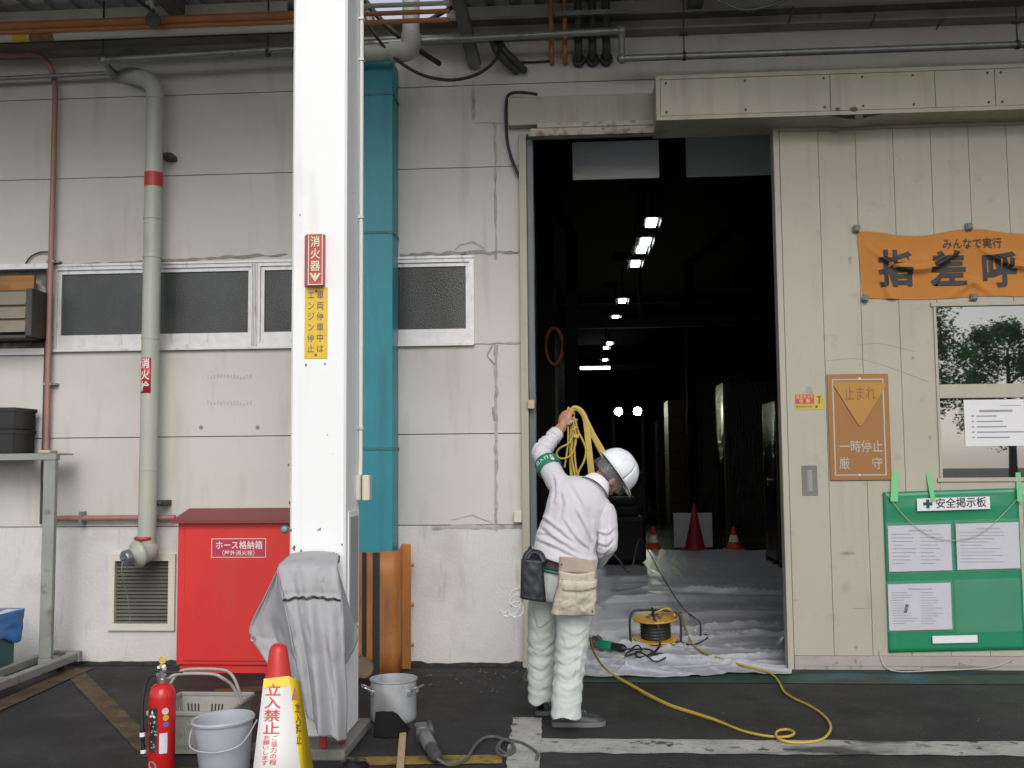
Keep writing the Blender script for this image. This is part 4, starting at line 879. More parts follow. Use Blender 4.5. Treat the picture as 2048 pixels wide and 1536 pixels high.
# ================================================================ steel rack with boxes at the left edge
m_rack = mat('rack_grey_paint', sr('8e918c'), .5, .1, var=.1, vscale=5, dirt=[(sr('5c4a36'), 12, .58, .74, .7)])
Yr = -.35; px_ = at(100, 1100, Yr).x; ztop = at(60, 907, Yr).z
rk = thing('steel_rack', 'grey steel angle rack with a low wheeled base at the left edge', 'rack', (px_-.4, -.6, 0))
b = MB(); b.box((px_-.045, Yr-.04, .12), (px_+.045, Yr+.005, ztop-.05), .004); b.box((px_-.045, Yr+.0055, .12), (px_-.038, Yr+.07, ztop-.05)); b.build('post', m_rack, rk)
b = MB(); b.box((-5.4, Yr-.045, ztop-.05), (px_+.05, Yr+.02, ztop), .004); b.box((-5.4, Yr+.021, ztop-.012), (px_+.05, Yr+.22, ztop), .002); b.build('shelf', m_rack, rk)
for k, xx in enumerate((px_+.10, px_-.13)):
    b = MB(); b.box((xx-.03, -1.6, .06), (xx+.03, -.16-.05*k, .12), .006); b.build('base_rail', m_rack, rk)
for a_, c_ in (((px_-.16, -.155, .05), (px_+.14, -.10, .125)), ((px_-.09, -1.05, .065), (px_+.06, -.98, .115)), ((px_-.05, Yr-.04, .0605), (px_+.05, Yr+.08, .1195))): b = MB(); b.box(a_, c_, .004); b.build('cross_bar', m_rack, rk)
for x, y in ((px_+.10, -1.35), (px_+.02, -.2)):
    b = MB(); b.cyl((x-.02, y, .031), (x+.02, y, .031), .03, 14); b.build('caster', m_rubber, rk)
m_bcrate = mat('black_plastic', (.013, .013, .015), .4, var=.2)
def crate(x0, x1, y0, y1, z0, z1, lab, mt):
    o = thing('plastic_crate', lab, 'crate', ((x0+x1)/2, (y0+y1)/2, z0)); b = MB(); t = .012
    b.box((x0, y0, z0), (x1, y1, z0+t), .002); b.box((x0, y0, z0+t), (x1, y0+t, z1-.0005), .002); b.box((x0, y1-t, z0+t), (x1, y1, z1-.0005), .002); b.box((x0, y0+t, z0+t), (x0+t, y1-t, z1-.0005)); b.box((x1-t, y0+t, z0+t), (x1, y1-t, z1-.0005)); b.build('body', mt, o)
    b = MB(); b.box((x0-.008, y0-.008, z1-.03), (x1+.008, y0+.003, z1)); b.box((x0-.008, y1-.003, z1-.03), (x1+.008, y1+.008, z1)); b.box((x0-.008, y0+.0035, z1-.03), (x0+.003, y1-.0035, z1)); b.box((x1-.003, y0+.0035, z1-.03), (x1+.008, y1-.0035, z1)); b.build('rim', mt, o)
    return o
bx1 = at(37, 860, -.3).x; zc = at(20, 859, -.3).z; zt = at(20, 816, -.3).z
crate(bx1-.5, bx1, -.37, -.07, ztop+.001, zc-.002, 'black plastic crate on the rack shelf, lower of the stacked pair', m_bcrate)
crate(bx1-.5, bx1+.004, -.37, -.07, zc+.002, zt, 'black plastic crate on top of another on the rack shelf', m_bcrate)
q = at(97, 893, -.25); b = MB(); b.box((q.x-.055, -.3, ztop+.001), (q.x+.04, -.18, ztop+.025), .006); tag(b.build('wooden_block', mat('block_grey', sr('a9a79c'), .8, var=.15), origin=(q.x, -.24, ztop)), 'small pale block lying on the rack shelf beside the red pipe', 'block')
gx1 = at(34, 1290, -.55).x-.02
tealc = crate(gx1-.55, gx1, -.98, -.55, .125, at(20, 1272, -.98).z, 'teal green plastic bin under a blue sheet on the rack base', mat('teal_plastic', (.03, .13, .13), .45, var=.1))
zt = at(20, 1240, -.98).z; x1 = gx1+.03; b = MB()
def blue(u, v):
    x = x1-.62+.62*u-.05*max(0, .45-v)*u; n_ = noise.noise(V((u*5, v*7, 3)))*.014
    if v < .45: return (x+n_, -1.0-n_*.8+.02*sin(u*14)*(.45-v), zt-.24*(1-v/.45)+.06*u*(1-v/.45)+n_)
    return (x+n_*.5, -1.0+.5*(v-.45)/.55, zt+.012+n_*.8+.02*sin(pi*(v-.45)/.55))
b.grid(36, 26, blue)
b.grid(22, 16, lambda u, v: (x1+.012+.012*noise.noise(V((u*4, v*4, 9)))-.02*(1-v), -1.0+.5*u, zt+.012-(.17+.05*u+.02*sin(u*9))*(1-v)))
tag(b.build('blue_sheet', mat('blue_tarp', (.03, .22, .62), .28, var=.12, vscale=3), origin=(x1-.3, -.8, zt), solid=.002, recalc=False), 'bright blue plastic sheet draped over the teal bin at the left edge', 'sheet')

# ================================================================ draped cover on a red stand in front of the pillar
m_tarp = mat('grey_canvas', sr('a5a5a8'), .8, var=.06, vscale=3, bump=.35, bscale=260, bdist=.0015, dirt=[(sr('77756f'), 5, .56, .8, .55), (sr('6b6457'), 16, .66, .8, .5)])
def polyl(pts, t):
    n = len(pts)-1; s_ = min(n-1e-6, t*n); i = int(s_); k = s_-i; return pts[i]*(1-k)+pts[i+1]*k
def PT(l): return [at(*p) for p in l]
Lf = smooth_path(PT([(585, 1107, -2.225), (566, 1122, -2.36), (556, 1138, -2.46), (566, 1190, -2.50), (577, 1245, -2.52), (588, 1300, -2.53), (600, 1365, -2.53), (612, 1425, -2.52)]), 6)
Rf = smooth_path(PT([(676, 1107, -2.225), (676, 1120, -2.34), (674, 1138, -2.44), (680, 1190, -2.47), (686, 1245, -2.48), (689, 1310, -2.48), (694, 1400, -2.46), (692, 1480, -2.44)]), 6)
bot = smooth_path(PT([(612, 1425, -2.52), (630, 1448, -2.58), (652, 1468, -2.58), (676, 1474, -2.5), (692, 1480, -2.44)]), 6)
def front(u, v):
    a, c = polyl(Lf, v), polyl(Rf, v); p = a*(1-u)+c*u
    if v > .72:
        k = (v-.72)/.28; lin = Lf[-1]*(1-u)+Rf[-1]*u; p = p+(polyl(bot, u)-lin)*k
    p.z += .012*(1-v)*sin(pi*u)
    y = -.035*sin(pi*u)**.7*min(1, v*5) - .046*math.exp(-((u-.42-.05*sin(v*3))/.10)**2)*max(0, v-.1) + .05*math.exp(-((u-.60)/.08)**2)*max(0, v-.30) + .05*math.exp(-((u-.22)/.07)**2)*max(0, v-.2) - .05*math.exp(-((u-.82)/.08)**2)*max(0, v-.25)
    y += .018*noise.noise(V((u*4, v*4, 1)))*min(1, v*6)+.010*abs(noise.noise(V((u*5+v*3, v*7, 31))))+.006*noise.noise(V((u*11, v*13, 8))) + .012*math.exp(-((v-.43)/.02)**2)
    return p+V((0, y, 0))
b = MB(); b.grid(46, 80, front)
La = smooth_path(PT([(556, 1138, -2.46), (528, 1195, -2.40), (498, 1257, -2.34), (507, 1285, -2.34), (522, 1308, -2.35), (545, 1338, -2.38), (575, 1378, -2.44), (600, 1400, -2.49)]), 6)
def left(u, v):
    k = .04+.93*v; i0 = polyl(Lf, .27+.60*v); p = i0*(1-u)+polyl(La, v)*u
    y = .07*sin(pi*u)*sin(pi*min(1, v*1.1)) + .03*math.exp(-((u-.45-.3*v)/.10)**2)*v + .016*noise.noise(V((u*5, v*5, 12)))+.012*math.exp(-((u*.5+v-.86)/.03)**2)
    return p+V((0, y, 0))
b.grid(24, 44, left)
Ra = smooth_path(PT([(674, 1138, -2.44), (690, 1190, -2.34), (703, 1235, -2.28), (715, 1272, -2.25), (709, 1296, -2.26), (690, 1330, -2.36), (684, 1342, -2.44)]), 6)
def right(u, v):
    i0 = polyl(Rf, .27+.44*v); p = i0*(1-u)+polyl(Ra, v)*u
    return p+V((0, .05*sin(pi*u)*sin(pi*v)+.010*noise.noise(V((u*5, v*5, 22))), 0))
b.grid(18, 36, right)
q = gp(640, 1490)
cov = thing('canvas_cover', 'worn grey canvas cover tied round a machine stand in front of the white pillar', 'cover', (q.x, -2.45, .25))
b.build('canvas', m_tarp, cov, solid=.004, recalc=False)
rp_ = []
for k in range(19):
    u = -.02+1.04*k/18; p = front(min(1, max(0, u)), .455); rp_.append(p+V((0, -.010-.004*sin(k), .004*sin(k*2.1)+.012*sin(pi*u))))
b = MB(); b.tube(smooth_path(rp_, 3), .006, 8); b.build('tie_rope', mat('dark_rope', (.05, .04, .035), .9, var=.3, vscale=60, dirt=[((.25, .2, .18), 20, .55, .65, .7)]), cov)
b = MB()
for p in (La[18], Ra[16], bot[-2]):
    b.lathe([(.006, -.001), (.013, -.002), (.013, .002), (.006, .001)], p+V((.0, -.008, .02)), (0, -1, .1), 14)
b.build('eyelet', m_galv, cov)
stn = thing('machine_stand', 'red steel stand whose legs show under the grey canvas cover', 'stand', (q.x, -2.45, 0))
lx = at(647, 1480, -2.42).x
for dx, ang in ((0, 0), (.075, .16)):
    b = MB(); b.bar((lx+dx, -2.42+.1*(dx > 0), .07), (lx+dx*.6-.01, -2.40, .62), .034, .034, bev=.003); b.build('leg', m_red, stn)
b = MB(); b.bar((lx-.14, -2.34, .74), (lx+.02, -2.34, .74), .10, .14, bev=.02); b.lathe([(0, 0), (.07, 0), (.07, .1), (0, .12)], (lx-.06, -2.34, .80), n=20); b.build('machine_head', m_dpipe, stn)
b = MB(); b.box((lx-.02, -2.37, .60), (lx+.05, -2.33, .80)); b.build('column', m_red, stn)

# ================================================================ fire extinguisher
q = gp(322, 1546); ex0, ey0 = q.x, -2.68; q = at(323, 1500, ey0); ex0 = q.x
fe = thing('fire_extinguisher', 'red fire extinguisher with a yellow pull pin standing before the shopping basket', 'fire extinguisher', (ex0, ey0, 0))
m_fred = mat('extinguisher_red', (.52, .016, .018), .25, var=.03); rr = .064
b = MB(); b.lathe([(0, .004), (.058, .004), (rr, .012), (rr, .375), (rr*.97, .395), (rr*.86, .415), (rr*.66, .432), (.026, .440), (.026, .452), (0, .452)], (ex0, ey0, 0), n=36); b.build('cylinder', m_fred, fe)
b = MB(); b.lathe([(.028, .445), (.028, .462), (.018, .464), (.018, .50), (0, .50)], (ex0, ey0, 0), n=18); b.obox((ex0-.006, ey0, .478), (.05, .026, .022), None, .004); b.build('valve', mat('valve_chrome', (.5, .5, .5), .25, .9), fe)
b = MB(); b.bar((ex0-.03, ey0, .497), (ex0+.085, ey0+.03, .525), .022, .006, bev=.002); b.bar((ex0-.0, ey0, .487), (ex0+.09, ey0+.03, .487), .020, .006, bev=.002); b.build('lever', m_bcrate, fe)
b = MB(); n = 18; c0 = V((ex0+.003, ey0-.012, .553)); b.tube([c0+V((.014*cos(k*2*pi/n), 0, .015*sin(k*2*pi/n))) for k in range(n)], .005, 8, closed=True); b.bar(c0-V((.0, 0, .014)), c0-V((.02, 0, .035)), .007, .006); b.build('safety_pin', mat('pin_yellow', (.70, .38, .015), .4), fe)
b = MB(); b.bar(c0-V((.024, 0, .036)), c0-V((.012, 0, .034)), .012, .012); b.lathe([(0, 0), (.011, 0), (.011, .02), (0, .02)], c0-V((-.012, .006, .042)), (0, -.6, .8), 12); b.build('pin_tag', mat('tag_white', (.75, .75, .75), .4), fe)
b = MB(); hp = smooth_path([(ex0-.02, ey0, .478), (ex0-.06, ey0, .475), (ex0-.085, ey0-.005, .43), (ex0-.092, ey0-.02, .33), (ex0-.085, ey0-.03, .22)], 6); b.tube(hp, .0085, 10); b.build('hose', m_rubber, fe)
b = MB(); b.lathe([(.012, 0), (.013, .02), (.009, .05), (.009, .07), (.012, .10), (.011, .12), (0, .12)], (ex0-.085, ey0-.03, .225), (.07, -.0, -1), 14); b.build('nozzle', m_bcrate, fe)
b = MB(); b.lathe([(.0135, 0), (.0135, .02)], (ex0-.0845, ey0-.03, .212), (.07, 0, -1), 14); b.lathe([(.0125, .095), (.0135, .1), (.0135, .112)], (ex0-.085, ey0-.03, .225), (.07, -.0, -1), 14); b.build('hose_ring', mat('tag_white', (.75, .75, .75), .4), fe)
def oncyl(a, z, k=.0012): return V((ex0+(rr+k)*sin(a), ey0-(rr+k)*cos(a), z))
def cyl_label(nm, a0, a1, z0, z1, mt, k=.0012):
    b = MB(); b.grid(12, 2, lambda u, v: oncyl(a0+(a1-a0)*u, z0+(z1-z0)*v, k)); return b.build(nm, mt, fe, recalc=False)
cyl_label('label', -.72, .05, .125, .335, mat('label_black', (.03, .03, .033), .35, var=.3, vscale=40, dirt=[((.3, .3, .3), 35, .6, .7, .5)]))
b = MB()
def starp(c, r, a0): return [oncyl(c[0]+r*cos(a0+k*2*pi/4)/rr, c[1]+r*sin(a0+k*2*pi/4), .0018) for k in range(4)]
for k in range(3):
    a = pi/2+k*2*pi/3; cc = (-.36+.011*cos(a)/rr*1.0, .300+.012*sin(a)); b.add([oncyl(cc[0]+.011*cos(a)/rr, cc[1]+.011*sin(a), .002), oncyl(cc[0]-.007*sin(a)/rr, cc[1]+.007*cos(a), .002), oncyl(cc[0]-.011*cos(a)/rr, cc[1]-.011*sin(a), .002), oncyl(cc[0]+.007*sin(a)/rr, cc[1]-.007*cos(a), .002)], [(0, 1, 2, 3)])
b.build('maker_mark', m_whiteink, fe, recalc=False)
b = MB(); rnd = random.Random(3)
for k in range(16):
    a = -.6+.55*rnd.random(); z = .14+.14*rnd.random(); b.add([oncyl(a, z, .002), oncyl(a+.12, z, .002), oncyl(a+.12, z+.006, .002), oncyl(a, z+.006, .002)], [(0, 1, 2, 3)])
b.build('label_print', mat('label_grey', sr('a5a5aa'), .5), fe, recalc=False)
cyl_label('instruction_sticker', .22, .80, .12, .215, mat('sticker_white', (.62, .62, .66), .4, var=.06, vscale=50))
for a, z, r_, mt in ((.62, .318, .016, mat('sticker_pale', (.6, .52, .55), .4)), (.66, .287, .014, mat('pict_yellow', (.6, .38, .02), .4)), (.66, .256, .013, mat('pict_blue', (.12, .12, .4), .4)), (-.33, .062, .024, mat('seal_silver', sr('9fa0a0'), .3, .4))):
    b = MB(); b.add([oncyl(a+r_*cos(k*pi/8)/rr, z+r_*sin(k*pi/8), .002) for k in range(16)], [list(range(16))]); b.build('pictogram', mt, fe, recalc=False)

# ================================================================ shopping basket
m_bask = mat('basket_grey', sr('a3a19a'), .45, var=.06, dirt=[(sr('77746b'), 6, .58, .8, .5)])
bf = gp(385, 1512); yF, yB = bf.y, bf.y+.36; xL, xR = at(318, 1480, yF).x, at(440, 1480, yF).x; zr = .225
bk = thing('shopping_basket', 'grey plastic shopping basket with slots and a raised handle behind the extinguisher', 'basket', ((xL+xR)/2, (yF+yB)/2, 0))
fl_ = .045
B0 = [V((xL, yF, .012)), V((xR, yF, .012)), V((xR, yB, .012)), V((xL, yB, .012))]; B1 = [V((xL-fl_, yF-fl_, zr)), V((xR+fl_, yF-fl_, zr)), V((xR+fl_, yB+fl_, zr)), V((xL-fl_, yB+fl_, zr))]
b = MB()
def side(a0, a1, c0, c1, ncol):
    """One basket wall: solid bands and uprights with real slots between them."""
    P_ = lambda u, v: (a0*(1-u)+a1*u)*(1-v)+(c0*(1-u)+c1*u)*v
    def quad(u0, u1, v0, v1): b.add([P_(u0, v0), P_(u1, v0), P_(u1, v1), P_(u0, v1)], [(0, 1, 2, 3)])
    for v0, v1 in ((0, .10), (.22, .34), (.76, 1)): quad(0, 1, v0, v1)
    for v0, v1, m_ in ((.10, .22, 2), (.34, .76, 1)):
        n_ = ncol*m_; quad(0, .05, v0, v1); quad(.95, 1, v0, v1)
        grp = 4*m_
        for k in range(n_):
            u0 = .05+.9*k/n_; u1 = .05+.9*(k+1)/n_
            if m_ == 1 and (k % 7) >= 4: quad(u0, u1, v0, v1)
            else: quad(u0+(u1-u0)*.5, u1, v0, v1)
side(B0[0], B0[1], B1[0], B1[1], 18); side(B0[1], B0[2], B1[1], B1[2], 14); side(B0[2], B0[3], B1[2], B1[3], 18); side(B0[3], B0[0], B1[3], B1[0], 14); b.add(B0, [(0, 1, 2, 3)])
b.build('body', m_bask, bk, solid=.003, recalc=False)
b = MB()
for i in range(4): b.bar(B1[i], B1[(i+1) % 4], .018, .022, bev=.004)
b.build('rim', m_bask, bk)
ym = (yF+yB)/2; hz = .40
for dy, lean in ((-.012, -.10), (.012, .02)):
    b = MB(); b.tube(smooth_path([(xL-.05, ym+dy, zr), (xL-.02, ym+lean*.5, zr+.10), (xL+.02, ym+lean, hz-.02), (xL+.08, ym+lean, hz), (xR-.08, ym+lean, hz), (xR-.02, ym+lean, hz-.02), (xR+.02, ym+lean*.5, zr+.10), (xR+.05, ym+dy, zr)], 8), .0085, 10); b.build('handle', m_bask, bk)

# grey bucket
q = gp(447, 1552); bxc, byc = at(448, 1500, q.y).x, q.y+.02
bu = thing('bucket', 'light grey plastic bucket with a thin wire handle beside the striped cone cover', 'bucket', (bxc, byc, 0))
m_buck = mat('bucket_grey', sr('a9aeb4'), .35, var=.03); tl = Matrix.Rotation(R(0), 3, 'Y'); ax_ = V((-.045, -.02, 1)).normalized()
b = MB(); b.lathe([(0, .006), (.108, .006), (.112, .0), (.116, .006), (.141, .255), (.150, .258), (.153, .268), (.148, .276), (.137, .272), (.134, .25), (.110, .014), (0, .014)], (bxc, byc, 0), ax_, 48); b.build('body', m_buck, bu)
b = MB(); b.tube(smooth_path([(bxc-.152, byc, .262), (bxc-.150, byc-.07, .20), (bxc-.13, byc-.12, .165), (bxc-.08, byc-.150, .150)], 6), .0035, 8); b.tube(smooth_path([(bxc-.08, byc-.150, .150), (bxc+.02, byc-.16, .150), (bxc+.12, byc-.12, .18), (bxc+.155, byc, .262)], 6), .0035, 8); b.build('handle', m_buck, bu)
# crumpled plastic sheet by the bucket
q = at(428, 1533, -2.92); b = MB()
b.grid(22, 18, lambda u, v: (q.x+.17*(u-.5)*(1+.3*noise.noise(V((v*3, 0, 5)))), q.y-.14+.20*v, max(.004, .055*sin(pi*u)**.6*sin(pi*v)**.6+.03*noise.noise(V((u*5, v*5, 3))))))
tag(b.build('plastic_bag', mat('white_bag', (.72, .78, .78), .25, var=.05), origin=(q.x, q.y, 0), recalc=False, solid=.001), 'crumpled white plastic bag on the ground in front of the grey bucket', 'bag')

# ================================================================ cone cover
Yk = -3.12; kx = at(557, 1300, Yk).x; kz = at(556, 1287, Yk).z
ck = thing('cone_cover', 'three sided white and yellow keep out cover over a red traffic cone', 'traffic cone', (kx, Yk, 0))
b = MB(); zc = at(553, 1357, Yk).z
b.lathe([(.062, zc-.02), (.055, zc+.02), (.040, kz-.03), (.034, kz-.012), (.02, kz-.001), (0, kz)], (kx, Yk, 0), n=28); b.lathe([(.11, .03), (.060, zc-.02)], (kx, Yk, 0), n=28); b.build('cone', mat('cone_red', (.55, .03, .022), .4, var=.05), ck)
b = MB(); b.box((kx-.19, Yk-.19, 0), (kx+.19, Yk+.19, .03), .01); b.build('base', m_bcrate, ck)
zb = .05; zt = at(553, 1352, Yk).z
tl_, tr_ = at(528, 1358, Yk-.06), at(578, 1352, Yk-.055); bl_, br_ = at(497, 1600, Yk-.19), at(611, 1600, Yk-.16)
tl_.z = tr_.z = zt; bl_.z = br_.z = zb
npl = (br_-bl_).cross(tl_-bl_).normalized(); dr_ = ray(578, 1352); tr_ = EYE+dr_*((bl_-EYE).dot(npl)/dr_.dot(npl))
rt_, rb_ = at(600, 1364, Yk+.02), at(632, 1575, Yk+.02); n2_ = (tr_-br_).cross(rt_-br_); d_ = ray(630, 1560); rb_ = EYE+d_*((br_-EYE).dot(n2_)/d_.dot(n2_))
m_kw = mat('cover_white', (.78, .76, .74), .4, var=.02); m_ky = mat('cover_yellow', (.80, .56, .02), .4, var=.04)
b = MB(); Q = lambda u, v: (bl_*(1-u)+br_*u)*(1-v)+(tl_*(1-u)+tr_*u)*v
b.grid(2, 2, Q); pw = b.build('front_panel', m_kw, ck, solid=.002, recalc=False)
b = MB(); nrm = (br_-bl_).cross(tl_-bl_).normalized(); nrm = nrm if nrm.y < 0 else -nrm
b.add([Q(0, .925)+nrm*.003, Q(1, .925)+nrm*.003, Q(1, 1)+nrm*.003, Q(0, 1)+nrm*.003], [(0, 1, 2, 3)]); b.build('yellow_band', m_ky, pw, recalc=False)
b = MB(); Q2 = lambda u, v: (br_*(1-u)+rb_*u)*(1-v)+(tr_*(1-u)+rt_*u)*v
b.grid(2, 2, Q2); py_ = b.build('side_panel', m_ky, ck, solid=.002, recalc=False)
back = V((kx-.02, Yk+.16, zb)); bt = V((kx-.01, Yk+.07, zt-.01)); b = MB(); b.add([rb_, back, bt, rt_], [(0, 1, 2, 3)]); b.add([back, bl_, tl_, bt], [(0, 1, 2, 3)]); b.build('rear_panel', m_kw, ck, solid=.002, recalc=False)
def UVpix(Qf, Yplane, nrm, px, py):
    """Point of the flat panel seen at a pixel."""
    p0 = Qf(.5, .5); d = ray(px, py); t = (p0-EYE).dot(nrm)/d.dot(nrm); return EYE+d*t
def ptext(b, txt, quad, nrm, bold, k=.003):
    """Vertical text inside the pixel quad (tl, tr, br, bl)."""
    n = len(txt); P4 = [UVpix(None, 0, nrm, *q) if False else q for q in quad]
    for i, ch in enumerate(txt):
        if ch == ' ': continue
        vs_, fs = glyphs(ch, bold)
        def mp(p):
            u = p.x; v = (i+1-(p.y+.14))/n
            a = P4[0]*(1-u)+P4[1]*u; c = P4[3]*(1-u)+P4[2]*u; return a*(1-v)+c*v+nrm*k
        b.add([mp(p) for p in vs_], fs)
m_kred = mat('cover_red_ink', (.60, .03, .03), .5)
def fq(l): return [UVpix(Q, 0, nrm, *p) for p in l]
for a_ in (('立入禁止', [(531, 1368), (563, 1368), (560, 1470), (525, 1470)], .016), ('ご協力の程', [(543, 1470), (556, 1470), (553, 1531), (538, 1531)], .01), ('お願いします', [(527, 1470), (541, 1470), (536, 1531), (521, 1531)], .01)): b = MB(); ptext(b, a_[0], fq(a_[1]), nrm, a_[2]); b.build('lettering', m_kred, pw, recalc=False)
n2 = (rb_-br_).cross(tr_-br_).normalized(); n2 = n2 if n2.dot(EYE-tr_) > 0 else -n2
def fq2(l):
    o = []
    for p in l:
        d = ray(*p); t = (tr_-EYE).dot(n2)/d.dot(n2); o.append(EYE+d*t)
    return o
b = MB(); ptext(b, '立入禁止', fq2([(588, 1405), (600, 1407), (603, 1490), (592, 1490)]), n2, .03); b.build('lettering', mat('cover_dark_ink', (.25, .16, .01), .5), py_, recalc=False)
b = MB(); P3 = fq2([(588, 1372), (597, 1398), (582, 1400)]); b.add([p+n2*.003 for p in P3], [(0, 1, 2)]); b.build('warning_triangle', mat('tri_red', (.6, .25, .12), .5), py_, recalc=False)

# ================================================================ stock pot, rubber sheet, stick, grinder, coil
q = gp(787, 1452); pxc = at(787, 1400, q.y+.13).x; pyc = q.y+.13; pr = at(833, 1400, pyc).x-pxc; pz = at(787, 1356, pyc).z
m_pot = mat('pot_aluminium', (.58, .60, .63), .42, .55, var=.14, vscale=9, dirt=[((.22, .22, .23), 5, .5, .75, .6), ((.15, .15, .15), 20, .6, .8, .4)])
pt = thing('stock_pot', 'dented aluminium stock pot with two side handles beside the white pillar', 'pot', (pxc, pyc, 0))
b = MB(); b.lathe([(0, .002), (pr*.90, .002), (pr*.97, .012), (pr*.985, .04), (pr*.98, pz-.012), (pr*1.03, pz-.006), (pr*1.03, pz), (pr*.955, pz-.002), (pr*.95, .02), (0, .018)], (pxc, pyc, 0), n=48); b.build('body', m_pot, pt)
for s_ in (-1, 1):
    a = V((s_*.93, -.36, 0)).normalized(); t = V((-a.y, a.x, 0)); c0 = V((pxc, pyc, pz-.045))
    b = MB(); b.tube(smooth_path([c0+a*pr*.97+t*.045+V((0, 0, -.018)), c0+a*(pr+.02)+t*.045, c0+a*(pr+.045)+t*.036+V((0, 0, .01)), c0+a*(pr+.045)-t*.036+V((0, 0, .01)), c0+a*(pr+.02)-t*.045, c0+a*pr*.97-t*.045+V((0, 0, -.018))], 6), .0065, 8)
    for k in (-1, 1): b.obox(c0+a*pr*.985+t*.045*k+V((0, 0, -.02)), (.02, .02, .035), None, .005)
    b.build('handle', mat('pot_handle', (.5, .51, .53), .3, .8), pt)
qa, qb = gp(746, 1478), gp(800, 1478); b = MB()
b.grid(18, 14, lambda u, v: (qa.x+(qb.x-qa.x+.03)*u+.03*(v-.5)*u, qa.y+.01+.055*v+.03*sin(2.2*u)*v, .004+(.125-.06*max(0, u-.45)/.55)*v*(1-.55*max(0, (u-.62)/.38))+.006*noise.noise(V((u*4, v*4, 0)))))
tag(b.build('rubber_sheet', mat('black_rubber_sheet', (.008, .008, .009), .8, var=.2, ior=1.25), origin=(qa.x, qa.y, 0), solid=.006, recalc=False), 'bent black rubber sheet leaning against the front of the stock pot', 'sheet')
qa, qb = gp(807, 1460), gp(799, 1560); b = MB(); b.bar((qa.x, qa.y, .014), (qb.x, qb.y, .014), .037, .022, bev=.002, upv=(0, 0, 1)); tag(b.build('wooden_stick', mat('pale_wood', sr('b39a7c'), .7, var=.12, vscale=14, stretch=(6, .4, 6), dirt=[(sr('8d7355'), 6, .55, .7, .4)]), origin=qa), 'narrow pale wooden stick lying on the ground before the pot', 'stick')
def grinder(root, p, d, side_, mb_body, mb_mid, L_=.26):
    """Angle grinder lying at p, d from the head to the tail."""
    d = d.normalized(); s_ = side_; u = V((0, 0, 1)); c0 = p+V((0, 0, .04)); k = L_/.26
    b = MB(); b.lathe([(0, 0), (.022, .0), (.030, .012), (.031, .055), (.027, .062), (0, .062)], c0, d, 18); b.obox(c0+d*.0, (.05*k, .045*k, .05*k), Matrix((d, s_, u)).transposed(), .012); b.build('gear_head', mat('gear_grey', (.16, .16, .165), .4, .6, var=.2), root)
    b = MB(); b.lathe([(.032, .06), (.038, .07), (.038, .15*k), (.033, .165*k)], c0, d, 20); b.build('motor_body', mb_body, root)
    b = MB(); b.lathe([(.034, .16*k), (.031, .17*k), (.034, .24*k), (.026, L_), (.008, L_+.02), (0, L_+.02)], c0, d, 18); b.build('rear_grip', mb_mid, root)
    b = MB(); dd = (s_*.95+u*.2).normalized(); b.lathe([(0, .033), (.05, .033), (.05, .038), (0, .038)], c0-d*.012, dd, 28); b.build('disc', mat('disc_brown', (.10, .075, .06), .7, var=.2), root)
    b = MB(); pts = [c0-d*.012+dd*.045+(d.cross(dd))*.056*cos(a)+d*.056*sin(a) for a in [R(20+14*k_) for k_ in range(12)]]; b.tube(pts, .013, 8, flat=.35, upv=dd); b.build('guard', m_dpipe, root)
    return c0+d*(L_+.02)
qa, qb = gp(846, 1480), gp(873, 1532); d = V((qb.x-qa.x, qb.y-qa.y, 0))
gg = thing('grey_angle_grinder', 'grey angle grinder lying on the yellow painted line by the wooden stick', 'angle grinder', (qa.x, qa.y, 0))
tail = grinder(gg, qa, d, V((-d.normalized().y, d.normalized().x, 0)), mat('grinder_grey', (.15, .155, .155), .45, var=.2, dirt=[((.05, .2, .12), 12, .66, .72, .6)]), mat('grip_dark', (.05, .05, .055), .6), d.length)
b = MB(); b.tube(smooth_path([tail, gp(900, 1530, .01), gp(932, 1519, .01), gp(947, 1496, .012), gp(965, 1478, .012), gp(985, 1473, .012), gp(1004, 1478, .012), gp(1024, 1487, .016), gp(1028, 1502, .014), gp(1010, 1512, .012), gp(994, 1503, .012), gp(1000, 1485, .014), gp(1018, 1480, .02), gp(1026, 1494, .018), gp(1014, 1508, .016), gp(998, 1496, .016), gp(1008, 1480, .02), gp(1040, 1485, .012), gp(1062, 1496, .012), gp(1075, 1508, .012), gp(1072, 1520, .012)], 8), .0085, 8)
b.build('power_cord', mat('grey_cord', (.085, .085, .085), .6, var=.15), gg)
q = gp(708, 1534); b = MB(); b.lathe([(0, 0), (.072, 0), (.074, .012), (.06, .03), (.03, .04), (.0, .042)], (q.x, q.y, 0), n=28); tag(b.build('black_dome', mat('glossy_black', (.01, .01, .012), .15), origin=(q.x, q.y, 0)), 'shiny black rubber dome on the ground at the bottom edge by the plinth', 'dome')
rnd = random.Random(11); b = MB()
for k in range(90):
    x, y = rnd.uniform(830, 1050), 1340+abs(rnd.gauss(0, 16)); q = gp(x, y); s_ = rnd.uniform(.004, .016)
    b.obox(q+V((0, 0, s_*.3)), (s_*rnd.uniform(.6, 2), s_*rnd.uniform(.6, 1.6), s_*.8), Matrix.Rotation(rnd.uniform(0, 3), 3, 'Z'), s_*.2, 0 if rnd.random() < .75 else 1)
for k in range(50):
    q = gp(rnd.uniform(1060, 2040), rnd.uniform(1375, 1530)); s_ = rnd.uniform(.003, .008); b.obox(q+V((0, 0, s_*.3)), (s_, s_*1.3, s_*.7), Matrix.Rotation(rnd.uniform(0, 3), 3, 'Z'), s_*.2)
tag(b.build('rubble', [mat('chip_grey', (.07, .07, .065), .9, var=.4, vscale=30), mat('chip_brown', (.10, .05, .03), .9, var=.3)]), 'small loose chips of rubble along the foot of the wall', 'rubble', kind='stuff')

